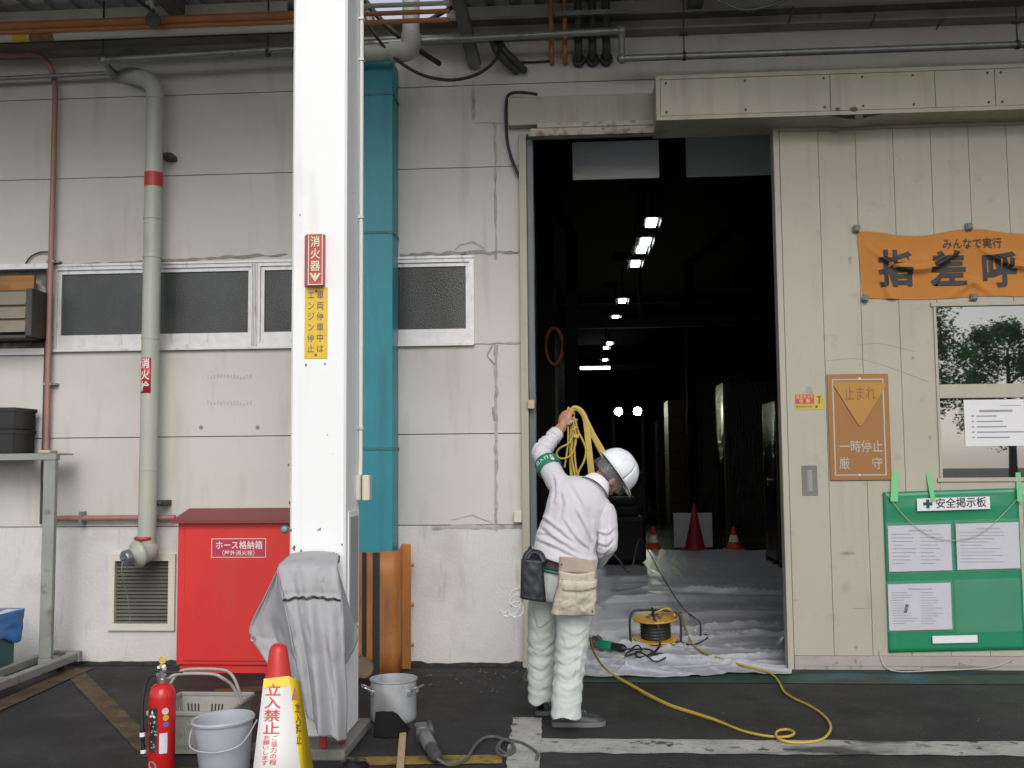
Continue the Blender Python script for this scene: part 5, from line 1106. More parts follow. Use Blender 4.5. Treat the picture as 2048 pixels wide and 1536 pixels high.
# ================================================================ plastic sheet in the doorway
Aa, Bb = V((DX0+.06, -.36, 0)), V((1.52, -.30, 0)); m_sheet = mat('silver_grey_sheet', sr('aeb0b8'), .33, var=.05, vscale=1.2, rvar=.1, dirt=[(sr('8a8c92'), 3, .52, .8, .4)])
def fold(x, y):
    h = .008*noise.noise(V((x*1.2, y*.9, 2)))+.008
    for i, (cx, cy, dx, dy, wd, am, ln) in enumerate(FOLDS):
        rx, ry = x-cx, y-cy; s_ = rx*dx+ry*dy; t = -rx*dy+ry*dx
        t += .06*noise.noise(V((s_*1.3, i, 0))); h += 1.5*am*math.exp(-abs(t/wd)**1.6)*math.exp(-(s_/ln)**2)
    r_ = noise.noise(V((x*2.2+y*.6, y*1.1, 8))); h += (.009 if y < .8 else .004)*max(0, 1-abs(r_)*9)
    r_ = noise.noise(V((x*1.1-y*1.5, y*2.3+3, 5))); h += (.006 if y < .8 else .003)*max(0, 1-abs(r_)*10)
    h += .0030*noise.noise(V((x*14, y*10, 1)))
    return max(.004, h)
rnd = random.Random(5); FOLDS = [(1.0, .05, .97, -.22, .035, .022, .6), (1.30, .06, .9, .35, .03, .016, .35), (.35, -.05, .5, .86, .015, .02, .22), (.75, .2, .98, .2, .02, .02, .6), (1.2, 5.2, 1, -.08, .35, .05, 2.2), (1.5, 2.4, .96, .25, .08, .04, 1.2), (1.1, 1.6, .93, .36, .03, .03, 1.3), (1.9, 1.2, .97, -.24, .03, .028, 1.0), (.8, 1.0, .90, .43, .025, .022, .8), (1.7, .35, .98, .18, .025, .022, .7), (.9, 3.4, 1, .05, .12, .05, 1.5), (1.9, 3.9, .9, -.42, .08, .05, 1.3)]
for k in range(70): a = rnd.gauss(.15, .45); FOLDS.append((rnd.uniform(-.2, 2.8), -.2+5*rnd.random()**1.4, cos(a), sin(a), 0, rnd.uniform(.005, .015), rnd.uniform(.2, .9))); FOLDS[-1] = FOLDS[-1][:4]+(.008+.012*rnd.random()+.012*max(0, FOLDS[-1][1]),)+FOLDS[-1][5:]
def shfn(u, v):
    vv = v**1.8; y = -.36+.05*sin(u*9)+.05*noise.noise(V((u*6, 3, 0)))-.06*math.exp(-((u-.22)/.1)**2)+vv*(9.3+.36)
    y += .10*max(0, u-.3)*(1-vv)
    xr = 1.44+vv*2.6; x = DX0+.06+(xr-DX0-.06)*u
    z = fold(x, y)*min(1, .15+max(0, (y+.42)/.10))
    if v > .90: z += .035*((v-.90)/.10)**1.6*(1+.5*noise.noise(V((x*2, 0, 6))))
    return x, y, z+.009
b = MB(); b.grid(280, 300, shfn); tag(b.build('plastic_sheet', m_sheet, origin=(.6, .2, 0), recalc=False), 'wrinkled silver grey plastic sheet spread over the doorway floor', 'sheet')
def on_sheet(px, py, dz=.0): q = gp(px, py, .035); return V((q.x, q.y, max(.03, fold(q.x, q.y)+.022)+dz))

# cable reel, green grinder and cords on the sheet
q = on_sheet(1312, 1284); rx_, ry_ = q.x, q.y; rz = .06; R0 = .180; rH = .165
rl = thing('cable_reel', 'yellow and black cable reel lying flat on the plastic sheet', 'cable reel', (rx_, ry_, .03))
m_ry = mat('reel_yellow', (.50, .26, .02), .4, var=.12, dirt=[((.15, .1, .04), 8, .55, .75, .6)]); ax_ = V((-.03, -.10, 1)).normalized(); cR = V((rx_, ry_, rz))
b = MB(); b.lathe([(.05, 0), (R0, 0), (R0+.004, .006), (R0, .012), (.05, .012)], cR, ax_, 40)
b.lathe([(.0, rH+.012), (.03, rH+.012), (.035, rH+.002), (.09, rH), (.10, rH+.006), (R0-.03, rH+.006), (R0, rH), (R0+.004, rH+.006), (R0, rH+.012), (R0-.02, rH+.016), (.1, rH+.016), (.06, rH+.022), (0, rH+.022)], cR, ax_, 40); b.build('flanges', m_ry, rl)
b = MB(); b.lathe([(.09, .012), (.118, .014)]+[(.118+.006*(k % 2), .016+k*.0125) for k in range(13)]+[(.1, rH)], cR, ax_, 36); b.build('wound_cable', mat('wound_cable', (.02, .02, .022), .5, var=.2), rl)
b = MB(); b.lathe([(0, rH+.022), (.028, rH+.022), (.03, rH+.04), (0, rH+.042)], cR, ax_, 18)
for k in range(4): a = k*pi/2+.5; b.obox(cR+ax_*(rH+.022)+V((.07*cos(a), .07*sin(a), 0)), (.03, .03, .012), None, .004)
b.build('socket_hub', mat('hub_brown', (.12, .07, .03), .5, var=.2), rl)
b = MB(); fx0, fx1 = rx_-R0-.025, rx_+R0+.02; zf = rz+rH+.035
b.tube(smooth_path([(fx0, ry_+.02, rz-.02), (fx0-.004, ry_+.02, rz+.1), (fx0+.005, ry_+.03, zf-.02), (fx0+.05, ry_+.04, zf+.02), (rx_, ry_+.05, zf+.025), (fx1-.05, ry_+.04, zf+.01), (fx1, ry_+.03, zf-.03), (fx1+.005, ry_+.02, rz+.1), (fx1, ry_, rz-.02)], 6), .010, 10)
b.tube(smooth_path([(fx0, ry_+.02, rz-.02), (fx0+.04, ry_-.14, rz-.025), (rx_, ry_-.20, rz-.025), (fx1-.04, ry_-.13, rz-.025), (fx1, ry_, rz-.02)], 6), .009, 10); b.build('carry_frame', m_rubber, rl)
m_cord = mat('black_cord', (.016, .016, .018), .5)
b = MB(); q1 = at(1304, 1216, ry_-.05); b.tube(smooth_path([cR+ax_*(rH+.03)+V((-.0, .02, 0)), q1, at(1308, 1235, ry_-.15), at(1318, 1258, ry_-.19), at(1320, 1285, ry_-.2), on_sheet(1318, 1297), on_sheet(1308, 1306)], 8), .008, 8); b.build('plug_lead', m_cord, rl)
qa, qb = on_sheet(1188, 1296), on_sheet(1246, 1306); d = V((qb.x-qa.x, qb.y-qa.y, 0)); s_ = V((-d.normalized().y, d.normalized().x, 0))
gr = thing('green_angle_grinder', 'green and black angle grinder lying on the plastic sheet by the cable reel', 'angle grinder', (qa.x, qa.y, .02))
m_gg = mat('grinder_green', (.006, .22, .11), .38, var=.06); tail = grinder(gr, V((qa.x, qa.y, .03)), d, s_, m_gg, m_bcrate, max(.24, d.length*1.05))
b = MB(); b.tube(smooth_path([tail, on_sheet(1262, 1299, .01), on_sheet(1275, 1296, .02), on_sheet(1283, 1303, .01), on_sheet(1268, 1309), on_sheet(1250, 1312), on_sheet(1262, 1304, .012), on_sheet(1288, 1300, .012), on_sheet(1306, 1306, .01), on_sheet(1294, 1314), on_sheet(1276, 1315), on_sheet(1272, 1308, .01), on_sheet(1290, 1317), on_sheet(1310, 1322), on_sheet(1330, 1318), on_sheet(1333, 1310), on_sheet(1318, 1306), on_sheet(1302, 1311)], 8), .0065, 8); b.build('power_cord', m_cord, gr)
b = MB(); b.tube(smooth_path([at(1222, 1100, -1.45), at(1240, 1122, -.6), at(1262, 1140, .3), on_sheet(1283, 1152, .45), on_sheet(1322, 1187, .22), on_sheet(1362, 1222, .05), on_sheet(1388, 1240, .03), on_sheet(1401, 1256), on_sheet(1402, 1272), on_sheet(1412, 1268), on_sheet(1414, 1276), on_sheet(1396, 1286), on_sheet(1382, 1290), on_sheet(1366, 1287), on_sheet(1345, 1287)], 8), .0065, 8)
tag(b.build('power_lead', m_cord, origin=on_sheet(1402, 1272)), 'long black lead running from the worker to the cable reel', 'cable')
m_hose = mat('yellow_hose', (.46, .33, .045), .5, var=.08, vscale=12)
def g2(x, y, z=.012): return gp(x, y, z)
hp = [at(1168, 1205, -1.35), at(1175, 1245, -1.2), at(1181, 1282, -.98), at(1190, 1308, -.76), at(1204, 1330, -.56), g2(1220, 1345, .03), g2(1240, 1358, .02), g2(1265, 1372), g2(1300, 1392), g2(1340, 1411), g2(1380, 1424), g2(1430, 1440), g2(1480, 1460), g2(1520, 1470), g2(1555, 1474), g2(1580, 1472, .018), g2(1588, 1465, .02), g2(1575, 1459, .02), g2(1556, 1462, .018), g2(1552, 1472, .022), g2(1566, 1481, .018), g2(1590, 1485), g2(1620, 1484), g2(1645, 1478), g2(1659, 1464), g2(1660, 1448), g2(1646, 1430), g2(1618, 1411), g2(1586, 1396), g2(1568, 1383), g2(1558, 1365), g2(1548, 1352, .015), g2(1530, 1341, .03), on_sheet(1495, 1333), on_sheet(1450, 1321), on_sheet(1408, 1305), on_sheet(1385, 1288), on_sheet(1372, 1265, .03), on_sheet(1362, 1248, .10), at(1352, 1232, ry_-.08), at(1342, 1221, ry_-.05), at(1330, 1217, ry_-.03), cR+ax_*(rH+.045)]
SP = smooth_path(hp, 8); rs = [.0075 if i < 40 or i > 95 else .0075+.005*sin(pi*(i-40)/55) for i in range(len(SP))]
b = MB(); b.tube(SP, rs, 10); tag(b.build('yellow_hose', m_hose, origin=g2(1430, 1440)), 'yellow hose snaking from the worker over the asphalt to the cable reel', 'hose')
# ================================================================ inside the warehouse
# pale boards hanging at the top of the doorway
m_board = mat('pale_hanging_board', sr('eff2f4'), .5, var=.04, vscale=1)
for (xa, ya, xb, yb, lab) in ((1145, 282, 1318, 357, 'pale blue grey board hanging at the top left inside the doorway'), (1372, 272, 1560, 351, 'dim blue grey board hanging at the top right inside the doorway')):
    Yb_ = .75 if xa < 1300 else 1.3; x0, z0, x1, z1 = wr(xa, ya, xb, yb, Yb_); o = thing('hanging_board', lab, 'board', ((x0+x1)/2, Yb_, z0)); b = MB(); b.box((x0, Yb_, z0), (x1, Yb_+.02, z1), .003); b.build('panel', m_board, o)
    for x in (x0+.1, x1-.1): b = MB(); b.tube([(x, Yb_+.01, z1), (x, Yb_+.01, 5.3)], .006, 6); b.build('hanger', m_dark2, o)
m_lamp = mat('lit_tube', (.9, .9, .9), .4, emit=(.92, .97, 1.0), estr=22)
def lamp(px, py, w, l, zc, lab, src=None):
    q = gp(px, py, zc)
    if src: return dup(src, q, lab)
    o = thing('ceiling_light', lab, 'ceiling light', q, 'fluorescent lights down the warehouse aisle')
    b = MB(); b.obox(q, (w, l, .02), None, .003); b.build('tube_panel', m_lamp, o)
    b = MB(); b.obox(q+V((0, 0, .03)), (w+.16, l+.1, .03), None, .01); b.obox(q+V((w/2+.05, 0, -.0)), (.01, l+.1, .06)); b.obox(q+V((-w/2-.05, 0, -.0)), (.01, l+.1, .06)); b.build('reflector', m_dark2, o)
    for k in (-1, 1): b = MB(); b.tube([q+V((0, k*l*.4, .04)), q+V((0, k*l*.4, .6))], .008, 6); b.build('rod', m_dark2, o)
    return o
l0 = lamp(1303, 446, .13, .42, 4.7, 'nearest and highest ceiling light in the dark doorway')
for px, py, lab in ((1291, 484, 'second ceiling light down from the nearest one in the doorway'), (1283, 500, 'third ceiling light down, just touching the second'), (1271, 528, 'fourth ceiling light down the aisle, last of the big ones'), (1245, 602, 'small ceiling light alone in the middle of the row'), (1231, 635, 'small faint ceiling light just below the lone middle one'), (1219, 687, 'small wide ceiling light well down the row'), (1212, 696, 'tiny ceiling light beneath the small wide one'), (1210, 720, 'tiny ceiling light above the long crossways tube')):
    lamp(px, py, 0, 0, 4.7, lab, l0)
q = gp(1190, 736, 4.7); o = thing('ceiling_light', 'farthest ceiling light, a long tube lying crossways', 'ceiling light', q, 'fluorescent lights down the warehouse aisle'); b = MB(); b.obox(q, (1.0, .12, .08), None, .01); b.build('tube_panel', m_lamp, o)
b = MB(); b.obox(q+V((0, 0, .07)), (1.1, .2, .05), None, .01); b.build('reflector', m_dark2, o)
# steel cross beams and columns
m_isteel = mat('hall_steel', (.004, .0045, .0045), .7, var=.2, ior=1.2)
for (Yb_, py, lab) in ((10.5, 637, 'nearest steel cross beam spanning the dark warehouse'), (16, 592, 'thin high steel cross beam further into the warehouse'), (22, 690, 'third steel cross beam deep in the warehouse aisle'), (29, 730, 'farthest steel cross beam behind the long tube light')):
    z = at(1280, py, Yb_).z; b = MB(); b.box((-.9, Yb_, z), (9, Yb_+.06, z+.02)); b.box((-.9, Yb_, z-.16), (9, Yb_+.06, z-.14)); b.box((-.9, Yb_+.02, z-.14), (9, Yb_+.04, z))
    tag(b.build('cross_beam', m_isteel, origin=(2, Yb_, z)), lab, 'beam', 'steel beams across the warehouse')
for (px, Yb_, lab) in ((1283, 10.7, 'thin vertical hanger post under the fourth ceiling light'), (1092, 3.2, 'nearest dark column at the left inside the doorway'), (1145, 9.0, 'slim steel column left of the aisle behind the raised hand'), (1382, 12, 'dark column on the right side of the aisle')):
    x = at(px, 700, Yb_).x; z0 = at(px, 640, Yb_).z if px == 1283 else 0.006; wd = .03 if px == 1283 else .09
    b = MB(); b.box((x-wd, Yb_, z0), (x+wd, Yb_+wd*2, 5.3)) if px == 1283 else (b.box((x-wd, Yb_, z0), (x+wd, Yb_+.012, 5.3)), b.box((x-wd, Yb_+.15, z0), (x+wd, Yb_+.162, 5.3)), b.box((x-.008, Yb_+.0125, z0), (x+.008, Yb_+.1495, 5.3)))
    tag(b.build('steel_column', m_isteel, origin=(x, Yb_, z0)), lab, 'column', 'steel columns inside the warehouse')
# orange ring hose on the left wall side
Yh = 3.0; q = at(1108, 692, Yh); ho_ = thing('hose_ring', 'dim orange hose looped on a hook at the left inside the doorway', 'hose', q)
b = MB(); n = 28; b.tube([q+V((.085*cos(k*2*pi/n), .02*sin(3*k*2*pi/n), .19*sin(k*2*pi/n))) for k in range(n)], .014, 8, closed=True); b.tube([q+V((.088*cos(a), -.02, .185*sin(a))) for a in [R(20+9*k) for k in range(16)]], .018, 8); b.build('loop', mat('dim_orange', (.22, .055, .02), .6, var=.2), ho_)
b = MB(); b.box(q+V((-.03, .02, .16)), q+V((.03, .3, .21))); b.build('hook', m_isteel, ho_)
# stretch wrapped pallet loads on the right of the aisle
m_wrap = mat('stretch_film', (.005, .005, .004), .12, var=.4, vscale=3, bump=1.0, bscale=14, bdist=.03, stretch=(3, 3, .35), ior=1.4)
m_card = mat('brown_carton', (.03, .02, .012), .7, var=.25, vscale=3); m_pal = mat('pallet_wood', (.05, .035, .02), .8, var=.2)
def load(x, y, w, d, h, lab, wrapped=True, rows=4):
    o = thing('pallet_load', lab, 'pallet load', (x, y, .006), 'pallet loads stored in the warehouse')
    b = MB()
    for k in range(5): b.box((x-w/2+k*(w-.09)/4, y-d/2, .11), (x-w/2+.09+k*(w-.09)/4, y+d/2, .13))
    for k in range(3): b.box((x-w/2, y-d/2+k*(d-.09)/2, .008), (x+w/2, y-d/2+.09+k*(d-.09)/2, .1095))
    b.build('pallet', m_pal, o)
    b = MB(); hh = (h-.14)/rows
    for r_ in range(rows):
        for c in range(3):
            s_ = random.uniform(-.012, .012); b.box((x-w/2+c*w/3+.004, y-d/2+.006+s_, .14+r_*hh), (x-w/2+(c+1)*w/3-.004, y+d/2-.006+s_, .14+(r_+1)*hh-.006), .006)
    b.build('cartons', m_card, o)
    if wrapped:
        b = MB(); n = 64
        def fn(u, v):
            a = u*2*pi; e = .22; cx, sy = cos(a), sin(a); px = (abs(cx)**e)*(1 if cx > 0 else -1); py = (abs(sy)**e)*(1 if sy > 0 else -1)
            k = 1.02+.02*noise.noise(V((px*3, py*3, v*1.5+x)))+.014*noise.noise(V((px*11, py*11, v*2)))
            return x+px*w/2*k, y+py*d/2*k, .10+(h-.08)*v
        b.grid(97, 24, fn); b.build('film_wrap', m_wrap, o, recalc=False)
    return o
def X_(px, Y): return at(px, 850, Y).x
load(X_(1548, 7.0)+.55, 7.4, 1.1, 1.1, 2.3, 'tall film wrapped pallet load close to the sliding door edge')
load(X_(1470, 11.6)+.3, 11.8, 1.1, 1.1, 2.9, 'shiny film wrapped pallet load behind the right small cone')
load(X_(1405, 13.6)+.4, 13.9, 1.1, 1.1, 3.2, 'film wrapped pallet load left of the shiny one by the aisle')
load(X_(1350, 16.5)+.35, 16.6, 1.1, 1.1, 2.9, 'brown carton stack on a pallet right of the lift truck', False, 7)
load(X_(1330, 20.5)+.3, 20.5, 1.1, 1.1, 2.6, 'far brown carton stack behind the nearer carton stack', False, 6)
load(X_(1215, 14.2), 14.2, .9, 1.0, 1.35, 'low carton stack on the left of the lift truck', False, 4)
# lift truck with its two head lamps lit
Yf = 18.0; xa, xb = at(1237, 823, Yf), at(1275, 823, Yf); zf = xa.z; xm2 = (xa.x+xb.x)/2
ft = thing('lift_truck', 'lift truck deep in the dark aisle with two bright head lamps', 'lift truck', (xm2, Yf+.8, .006))
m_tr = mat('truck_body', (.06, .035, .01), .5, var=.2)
b = MB(); b.box((xm2-.5, Yf+.35, .25), (xm2+.5, Yf+1.9, .95), .08); b.box((xm2-.48, Yf+1.4, .951), (xm2+.48, Yf+1.95, 1.25), .08); b.build('body', m_tr, ft)
b = MB()
for sx in (-1, 1): b.box((xm2+sx*.36-.04, Yf+.1, .05), (xm2+sx*.36+.04, Yf+.22, zf+.10)); b.tube([(xm2+sx*.45, Yf+.45, .95), (xm2+sx*.42, Yf+.55, zf-.05)], .03, 8); b.tube([(xm2+sx*.45, Yf+1.6, 1.2), (xm2+sx*.42, Yf+1.5, zf-.05)], .03, 8)
b.box((xm2-.45, Yf+.5, zf-.05), (xm2+.45, Yf+1.6, zf)); b.box((xm2-.32, Yf+.12, 1.1), (xm2+.32, Yf+.2, 1.16)); b.build('mast_and_guard', m_dark2, ft)
for sx in (-1, 1):
    b = MB(); b.box((xm2+sx*.22-.05, Yf-.9, .05), (xm2+sx*.22+.05, Yf+.09, .09)); b.box((xm2+sx*.22-.05, Yf+.05, .091), (xm2+sx*.22+.05, Yf+.099, .5)); b.build('fork', m_dark2, ft)
    for yy in (.55, 1.55): b = MB(); b.cyl((xm2+sx*.38, Yf+yy, .24), (xm2+sx*.55, Yf+yy, .24), .235, 22); b.build('wheel', m_rubber, ft)
m_hl = mat('head_lamp_glow', (1, 1, 1), .3, emit=(.93, 1.0, .72), estr=110)
for p in (xa, xb):
    b = MB(); b.lathe([(0, 0), (.04, 0), (.09, .05), (.105, .09), (0, .09)], (p.x, Yf+.1, zf), (0, -1, 0), 18); lh = b.build('head_lamp', m_dark2, ft)
    b = MB(); b.disc((p.x, Yf+.008, zf), .10, n=18); b.build('lens', m_hl, lh)
# dark machine low behind the worker
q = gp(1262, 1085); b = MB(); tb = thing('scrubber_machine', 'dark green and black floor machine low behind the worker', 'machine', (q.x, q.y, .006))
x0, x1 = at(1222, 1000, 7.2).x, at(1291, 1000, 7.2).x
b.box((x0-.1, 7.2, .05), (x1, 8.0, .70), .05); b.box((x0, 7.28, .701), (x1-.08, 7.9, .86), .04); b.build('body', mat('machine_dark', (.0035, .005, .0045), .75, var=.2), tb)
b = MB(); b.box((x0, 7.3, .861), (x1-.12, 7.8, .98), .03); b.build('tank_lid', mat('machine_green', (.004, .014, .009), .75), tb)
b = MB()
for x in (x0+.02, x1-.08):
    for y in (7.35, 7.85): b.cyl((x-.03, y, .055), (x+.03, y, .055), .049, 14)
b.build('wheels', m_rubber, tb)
# traffic cones and a white board behind the sheet
m_cor = mat('small_cone_orange', (.62, .085, .02), .4, var=.06); m_band = mat('reflective_band', (.80, .78, .68), .35, var=.03)
def cone(px, ytop, Y, lab, col, band, wpx):
    q = at(px, ytop, Y); h = q.z; k = at(px+wpx/2, 1108, Y).x-at(px, 1108, Y).x; rb = k*1.12
    o = thing('traffic_cone', lab, 'traffic cone', (q.x, Y, .006), 'traffic cones at the far edge of the plastic sheet'); rad = lambda z: .018+(rb-.018)*(1-z/h)
    b = MB(); b.lathe([(rad(0), .006+.03), (rad(h*.5), h*.5), (.02, h-.01), (.016, h-.002), (0, h)], (q.x, Y, 0), n=28); b.build('body', col, o)
    b = MB(); b.box((q.x-rb*1.25, Y-rb*1.25, .006), (q.x+rb*1.25, Y+rb*1.25, .036), .008); b.build('base', col, o)
    if band: b = MB(); z0, z1 = at(px, 1088, Y).z, at(px, 1070, Y).z; b.lathe([(rad(z0)+.003, z0), (rad(z1)+.003, z1)], (q.x, Y, 0), n=28); b.build('band', m_band, o)
cone(1306, 1053, 9.7, 'small orange cone with a white band standing left of the white board', m_cor, True, 28)
cone(1467, 1053, 9.7, 'small orange cone with a white band standing right of the white board', m_cor, True, 28)
cone(1388, 1007, 9.7, 'tall plain red cone standing in front of the white board', mat('tall_cone_red', (.34, .022, .028), .5, var=.08), False, 37)
x0, z0, x1, z1 = wr(1348, 1026, 1425, 1108, 10.1); b = MB(); wb = thing('white_board', 'plain white board standing upright behind the tall red cone', 'board', ((x0+x1)/2, 10.1, .006)); b.box((x0, 10.1, .03), (x1, 10.13, z1), .004); b.build('panel', mat('board_white', sr('c3c3c6'), .5, var=.04), wb)
b = MB(); b.bar((x0+.05, 10.14, z1-.1), (x0+.05, 10.4, .02), .03, .02); b.bar((x1-.05, 10.14, z1-.1), (x1-.05, 10.4, .02), .03, .02); b.build('strut', m_pal, wb)

# trees across the yard behind the camera: seen only as reflections in the door window
m_leaf = leaf_mat('leaf_green', (.075, .17, .06)); m_bark = mat('bark', (.09, .07, .05), .9, var=.3)
def tree(x, y, h, r, lab, sd):
    rnd = random.Random(sd); o = thing('tree', lab, 'tree', (x, y, 0)); b = MB()
    b.tube(smooth_path([(x, y, -.1), (x+.05, y, h*.3), (x-.05, y+.1, h*.6), (x, y, h*.85)], 5), [.24-.18*i/15 for i in range(16)], 10)
    for k in range(7): a = rnd.uniform(0, 6.28); z = h*rnd.uniform(.3, .65); b.tube([(x, y, z), (x+cos(a)*r*.4, y+sin(a)*r*.4, z+h*.1), (x+cos(a)*r*.75, y+sin(a)*r*.75, z+h*.16)], [.07, .05, .02], 6)
    b.build('trunk', m_bark, o); b = MB(); cl = []
    for k in range(90):
        a, t = rnd.uniform(0, 6.28), rnd.uniform(-1, 1); rr_ = (1-t*t)**.5*rnd.uniform(.4, 1); cl.append((V((x+r*rr_*cos(a), y+r*rr_*sin(a), h*.64+h*.34*t)), r*rnd.uniform(.16, .34)))
    vs_, fs = [], []
    for c, cr in cl:
        for k in range(190):
            d = V((rnd.gauss(0, 1), rnd.gauss(0, 1), rnd.gauss(0, .8))); d = d.normalized()*cr*rnd.uniform(.3, 1.05); p = c+d; u, v, n_ = frame_from(V((rnd.gauss(0, 1), rnd.gauss(0, 1), rnd.gauss(.6, 1)))); s_ = rnd.uniform(.05, .12)
            i = len(vs_); vs_ += [p-u*s_, p+v*s_*.6, p+u*s_, p-v*s_*.6]; fs.append((i, i+1, i+2, i+3))
    b.add(vs_, fs); b.build('crown', m_leaf, o, recalc=False)
tree(15.2, -42, 9.6, 3.0, 'round green tree across the yard, seen reflected in the door window', 1)
tree(22.5, -48, 8.5, 3.2, 'lower spreading tree across the yard to the side of the round one', 2)
tree(8.5, -55, 7, 2.6, 'small distant tree across the yard behind the others', 3)
# ================================================================ the worker
m_skin = mat('skin', (.36, .185, .115), .5, var=.10, vscale=30, bump=.15, bscale=300)
m_shirt = mat('shirt_cloth', (.56, .54, .58), .85, var=.03, vscale=6, bump=.25, bscale=500, bdist=.001, sheen=.15)
m_trou = mat('trouser_cloth', (.50, .53, .51), .85, var=.04, vscale=6, bump=.25, bscale=500, bdist=.001, dirt=[((.40, .42, .40), 7, .58, .8, .4)])
m_shoe = mat('shoe_black', (.03, .036, .042), .5, var=.3, vscale=30); m_sole = mat('shoe_sole', (.13, .13, .14), .7, var=.15)
m_hair = mat('grey_hair', (.075, .07, .068), .7, var=.4, vscale=80, bump=.6, bscale=250, bdist=.004)
def J(px, py, Y): return at(px, py, Y)
footL, footR = gp(1083, 1436), gp(1150, 1461)
wk = thing('person', 'worker in white shirt, pale trousers and white helmet, bending sideways while holding up yellow straps', 'person', ((footL.x+footR.x)/2, (footL.y+footR.y)/2, 0))
PXM = lambda px, Y: px*(Y+CAM_D)/FPX          # pixels to metres at a depth

def ell_loft(secs, n=36, sub=6):
    """secs: (centre, half width, half depth, tilt, yaw): ellipses lofted smoothly; returns verts, faces (closed)."""
    m_ = len(secs); out = []
    cs = smooth_path([s[0] for s in secs], sub)
    def ip(k, t):
        i = min(int(t), m_-2); f = t-i; f = f*f*(3-2*f) if False else f
        return secs[i][k]*(1-f)+secs[i+1][k]*f
    vs_ = []
    for r_, c in enumerate(cs):
        t = r_/sub; a_, d_, ti, ya = ip(1, t), ip(2, t), R(ip(3, t)), R(ip(4, t))
        u = V((cos(ti)*cos(ya), cos(ti)*sin(ya), -sin(ti))); w = V((-sin(ya), cos(ya), 0))
        for k in range(n):
            th = 2*pi*k/n; vs_.append(c+u*(a_*cos(th))+w*(d_*sin(th)))
    R_ = len(cs); fs = [(i*n+k, i*n+(k+1) % n, (i+1)*n+(k+1) % n, (i+1)*n+k) for i in range(R_-1) for k in range(n)]
    fs += [list(range(n))[::-1], [(R_-1)*n+k for k in range(n)]]
    return vs_, fs
def capsule(b, pts, rs, n=14):
    """Round-ended tapered tube."""
    P = [V(p) for p in pts]; d0, d1 = (P[0]-P[1]).normalized(), (P[-1]-P[-2]).normalized(); pp, rr = [], []
    for k in (1, .8, .45): pp.append(P[0]+d0*rs[0]*k*.98); rr.append(max(.001, rs[0]*(1-k*k)**.5))
    pp += P; rr += list(rs)
    for k in (.45, .8, 1): pp.append(P[-1]+d1*rs[-1]*k*.98); rr.append(max(.001, rs[-1]*(1-k*k)**.5))
    return b.tube(pp, rr, n)
def ball(b, c, rx, ry, rz, rot=None, n=18):
    vs_, fs = [], []
    for i in range(n+1):
        ph = pi*i/n
        for k in range(2*n):
            th = pi*k/n; v = V((rx*sin(ph)*cos(th), ry*sin(ph)*sin(th), rz*cos(ph))); vs_.append((rot @ v if rot else v)+V(c))
    for i in range(n):
        for k in range(2*n): fs.append((i*2*n+k, i*2*n+(k+1) % (2*n), (i+1)*2*n+(k+1) % (2*n), (i+1)*2*n+k))
    return b.add(vs_, fs, 0, True)
def fuse(b, name, mt, parent, voxel, smooth=4, disp=None, hole=None, snap=None):
    """Merge the shapes into one continuous skin (voxel remesh), then displace along normals for creases."""
    t = MB(); t.v, t.f, t.m, t.s = b.v, b.f, b.m, b.s; ob = t.build('tmp', mt)
    md = ob.modifiers.new('r', 'REMESH'); md.mode = 'VOXEL'; md.voxel_size = voxel
    ms = ob.modifiers.new('s', 'SMOOTH'); ms.iterations = smooth; ms.factor = .5
    dg = bpy.context.evaluated_depsgraph_get(); me = bpy.data.meshes.new_from_object(ob.evaluated_get(dg))
    bpy.data.objects.remove(ob)
    if disp:
        ns = [v.normal.copy() for v in me.vertices]
        for v, nn in zip(me.vertices, ns): v.co += nn*disp(v.co, nn)
    if hole:
        bm = bmesh.new(); bm.from_mesh(me); kill = [f for f in bm.faces if hole(f.calc_center_median())]; bmesh.ops.delete(bm, geom=kill, context='FACES')
        if snap:
            for v in bm.verts:
                if v.is_boundary: v.co = snap(v.co)
        bm.to_mesh(me); bm.free()
    o = V((0, 0, 0)); p = parent
    while p is not None: o += p.location; p = p.parent
    for v in me.vertices: v.co -= o
    for p_ in me.polygons: p_.use_smooth = True
    me.materials.clear(); me.materials.append(mt); me.name = name
    ob = bpy.data.objects.new(name, me); COL.objects.link(ob); ob.parent = parent; return ob

# skeleton points
Yt = -1.76
shL, elL, wrL, haL = J(1114, 962, Yt+.02), J(1081, 905, Yt+.16), J(1124, 853, Yt+.30), J(1137, 834, Yt+.33)
shR, elR, wrR = J(1211, 1028, Yt+.0), J(1214, 1088, Yt-.03), J(1194, 1124, Yt+.17)
hipL, knL, anL = J(1092, 1165, -1.66), J(1083, 1295, -1.60), J(1081, 1392, -1.56)
hipR, knR, anR = J(1150, 1170, -1.80), J(1142, 1300, -1.83), J(1131, 1420, -1.86)
neck = J(1196, 970, Yt+.02)
# head frame: crown direction up and to the right, face down and to the right and away from us
hu = (RT*.80+UP*.58+fw*.06).normalized(); hf = (RT*.50-UP*.74+fw*.42); hf = (hf-hu*hf.dot(hu)).normalized(); hs_ = hf.cross(hu).normalized()
HR = Matrix((hs_, hf, hu)).transposed()        # head axes: x = his right (towards us), y = face, z = crown
hc = J(1224, 950, Yt+.06)                      # middle of the skull
def H(x, y, z): return hc+HR @ V((x, y, z))
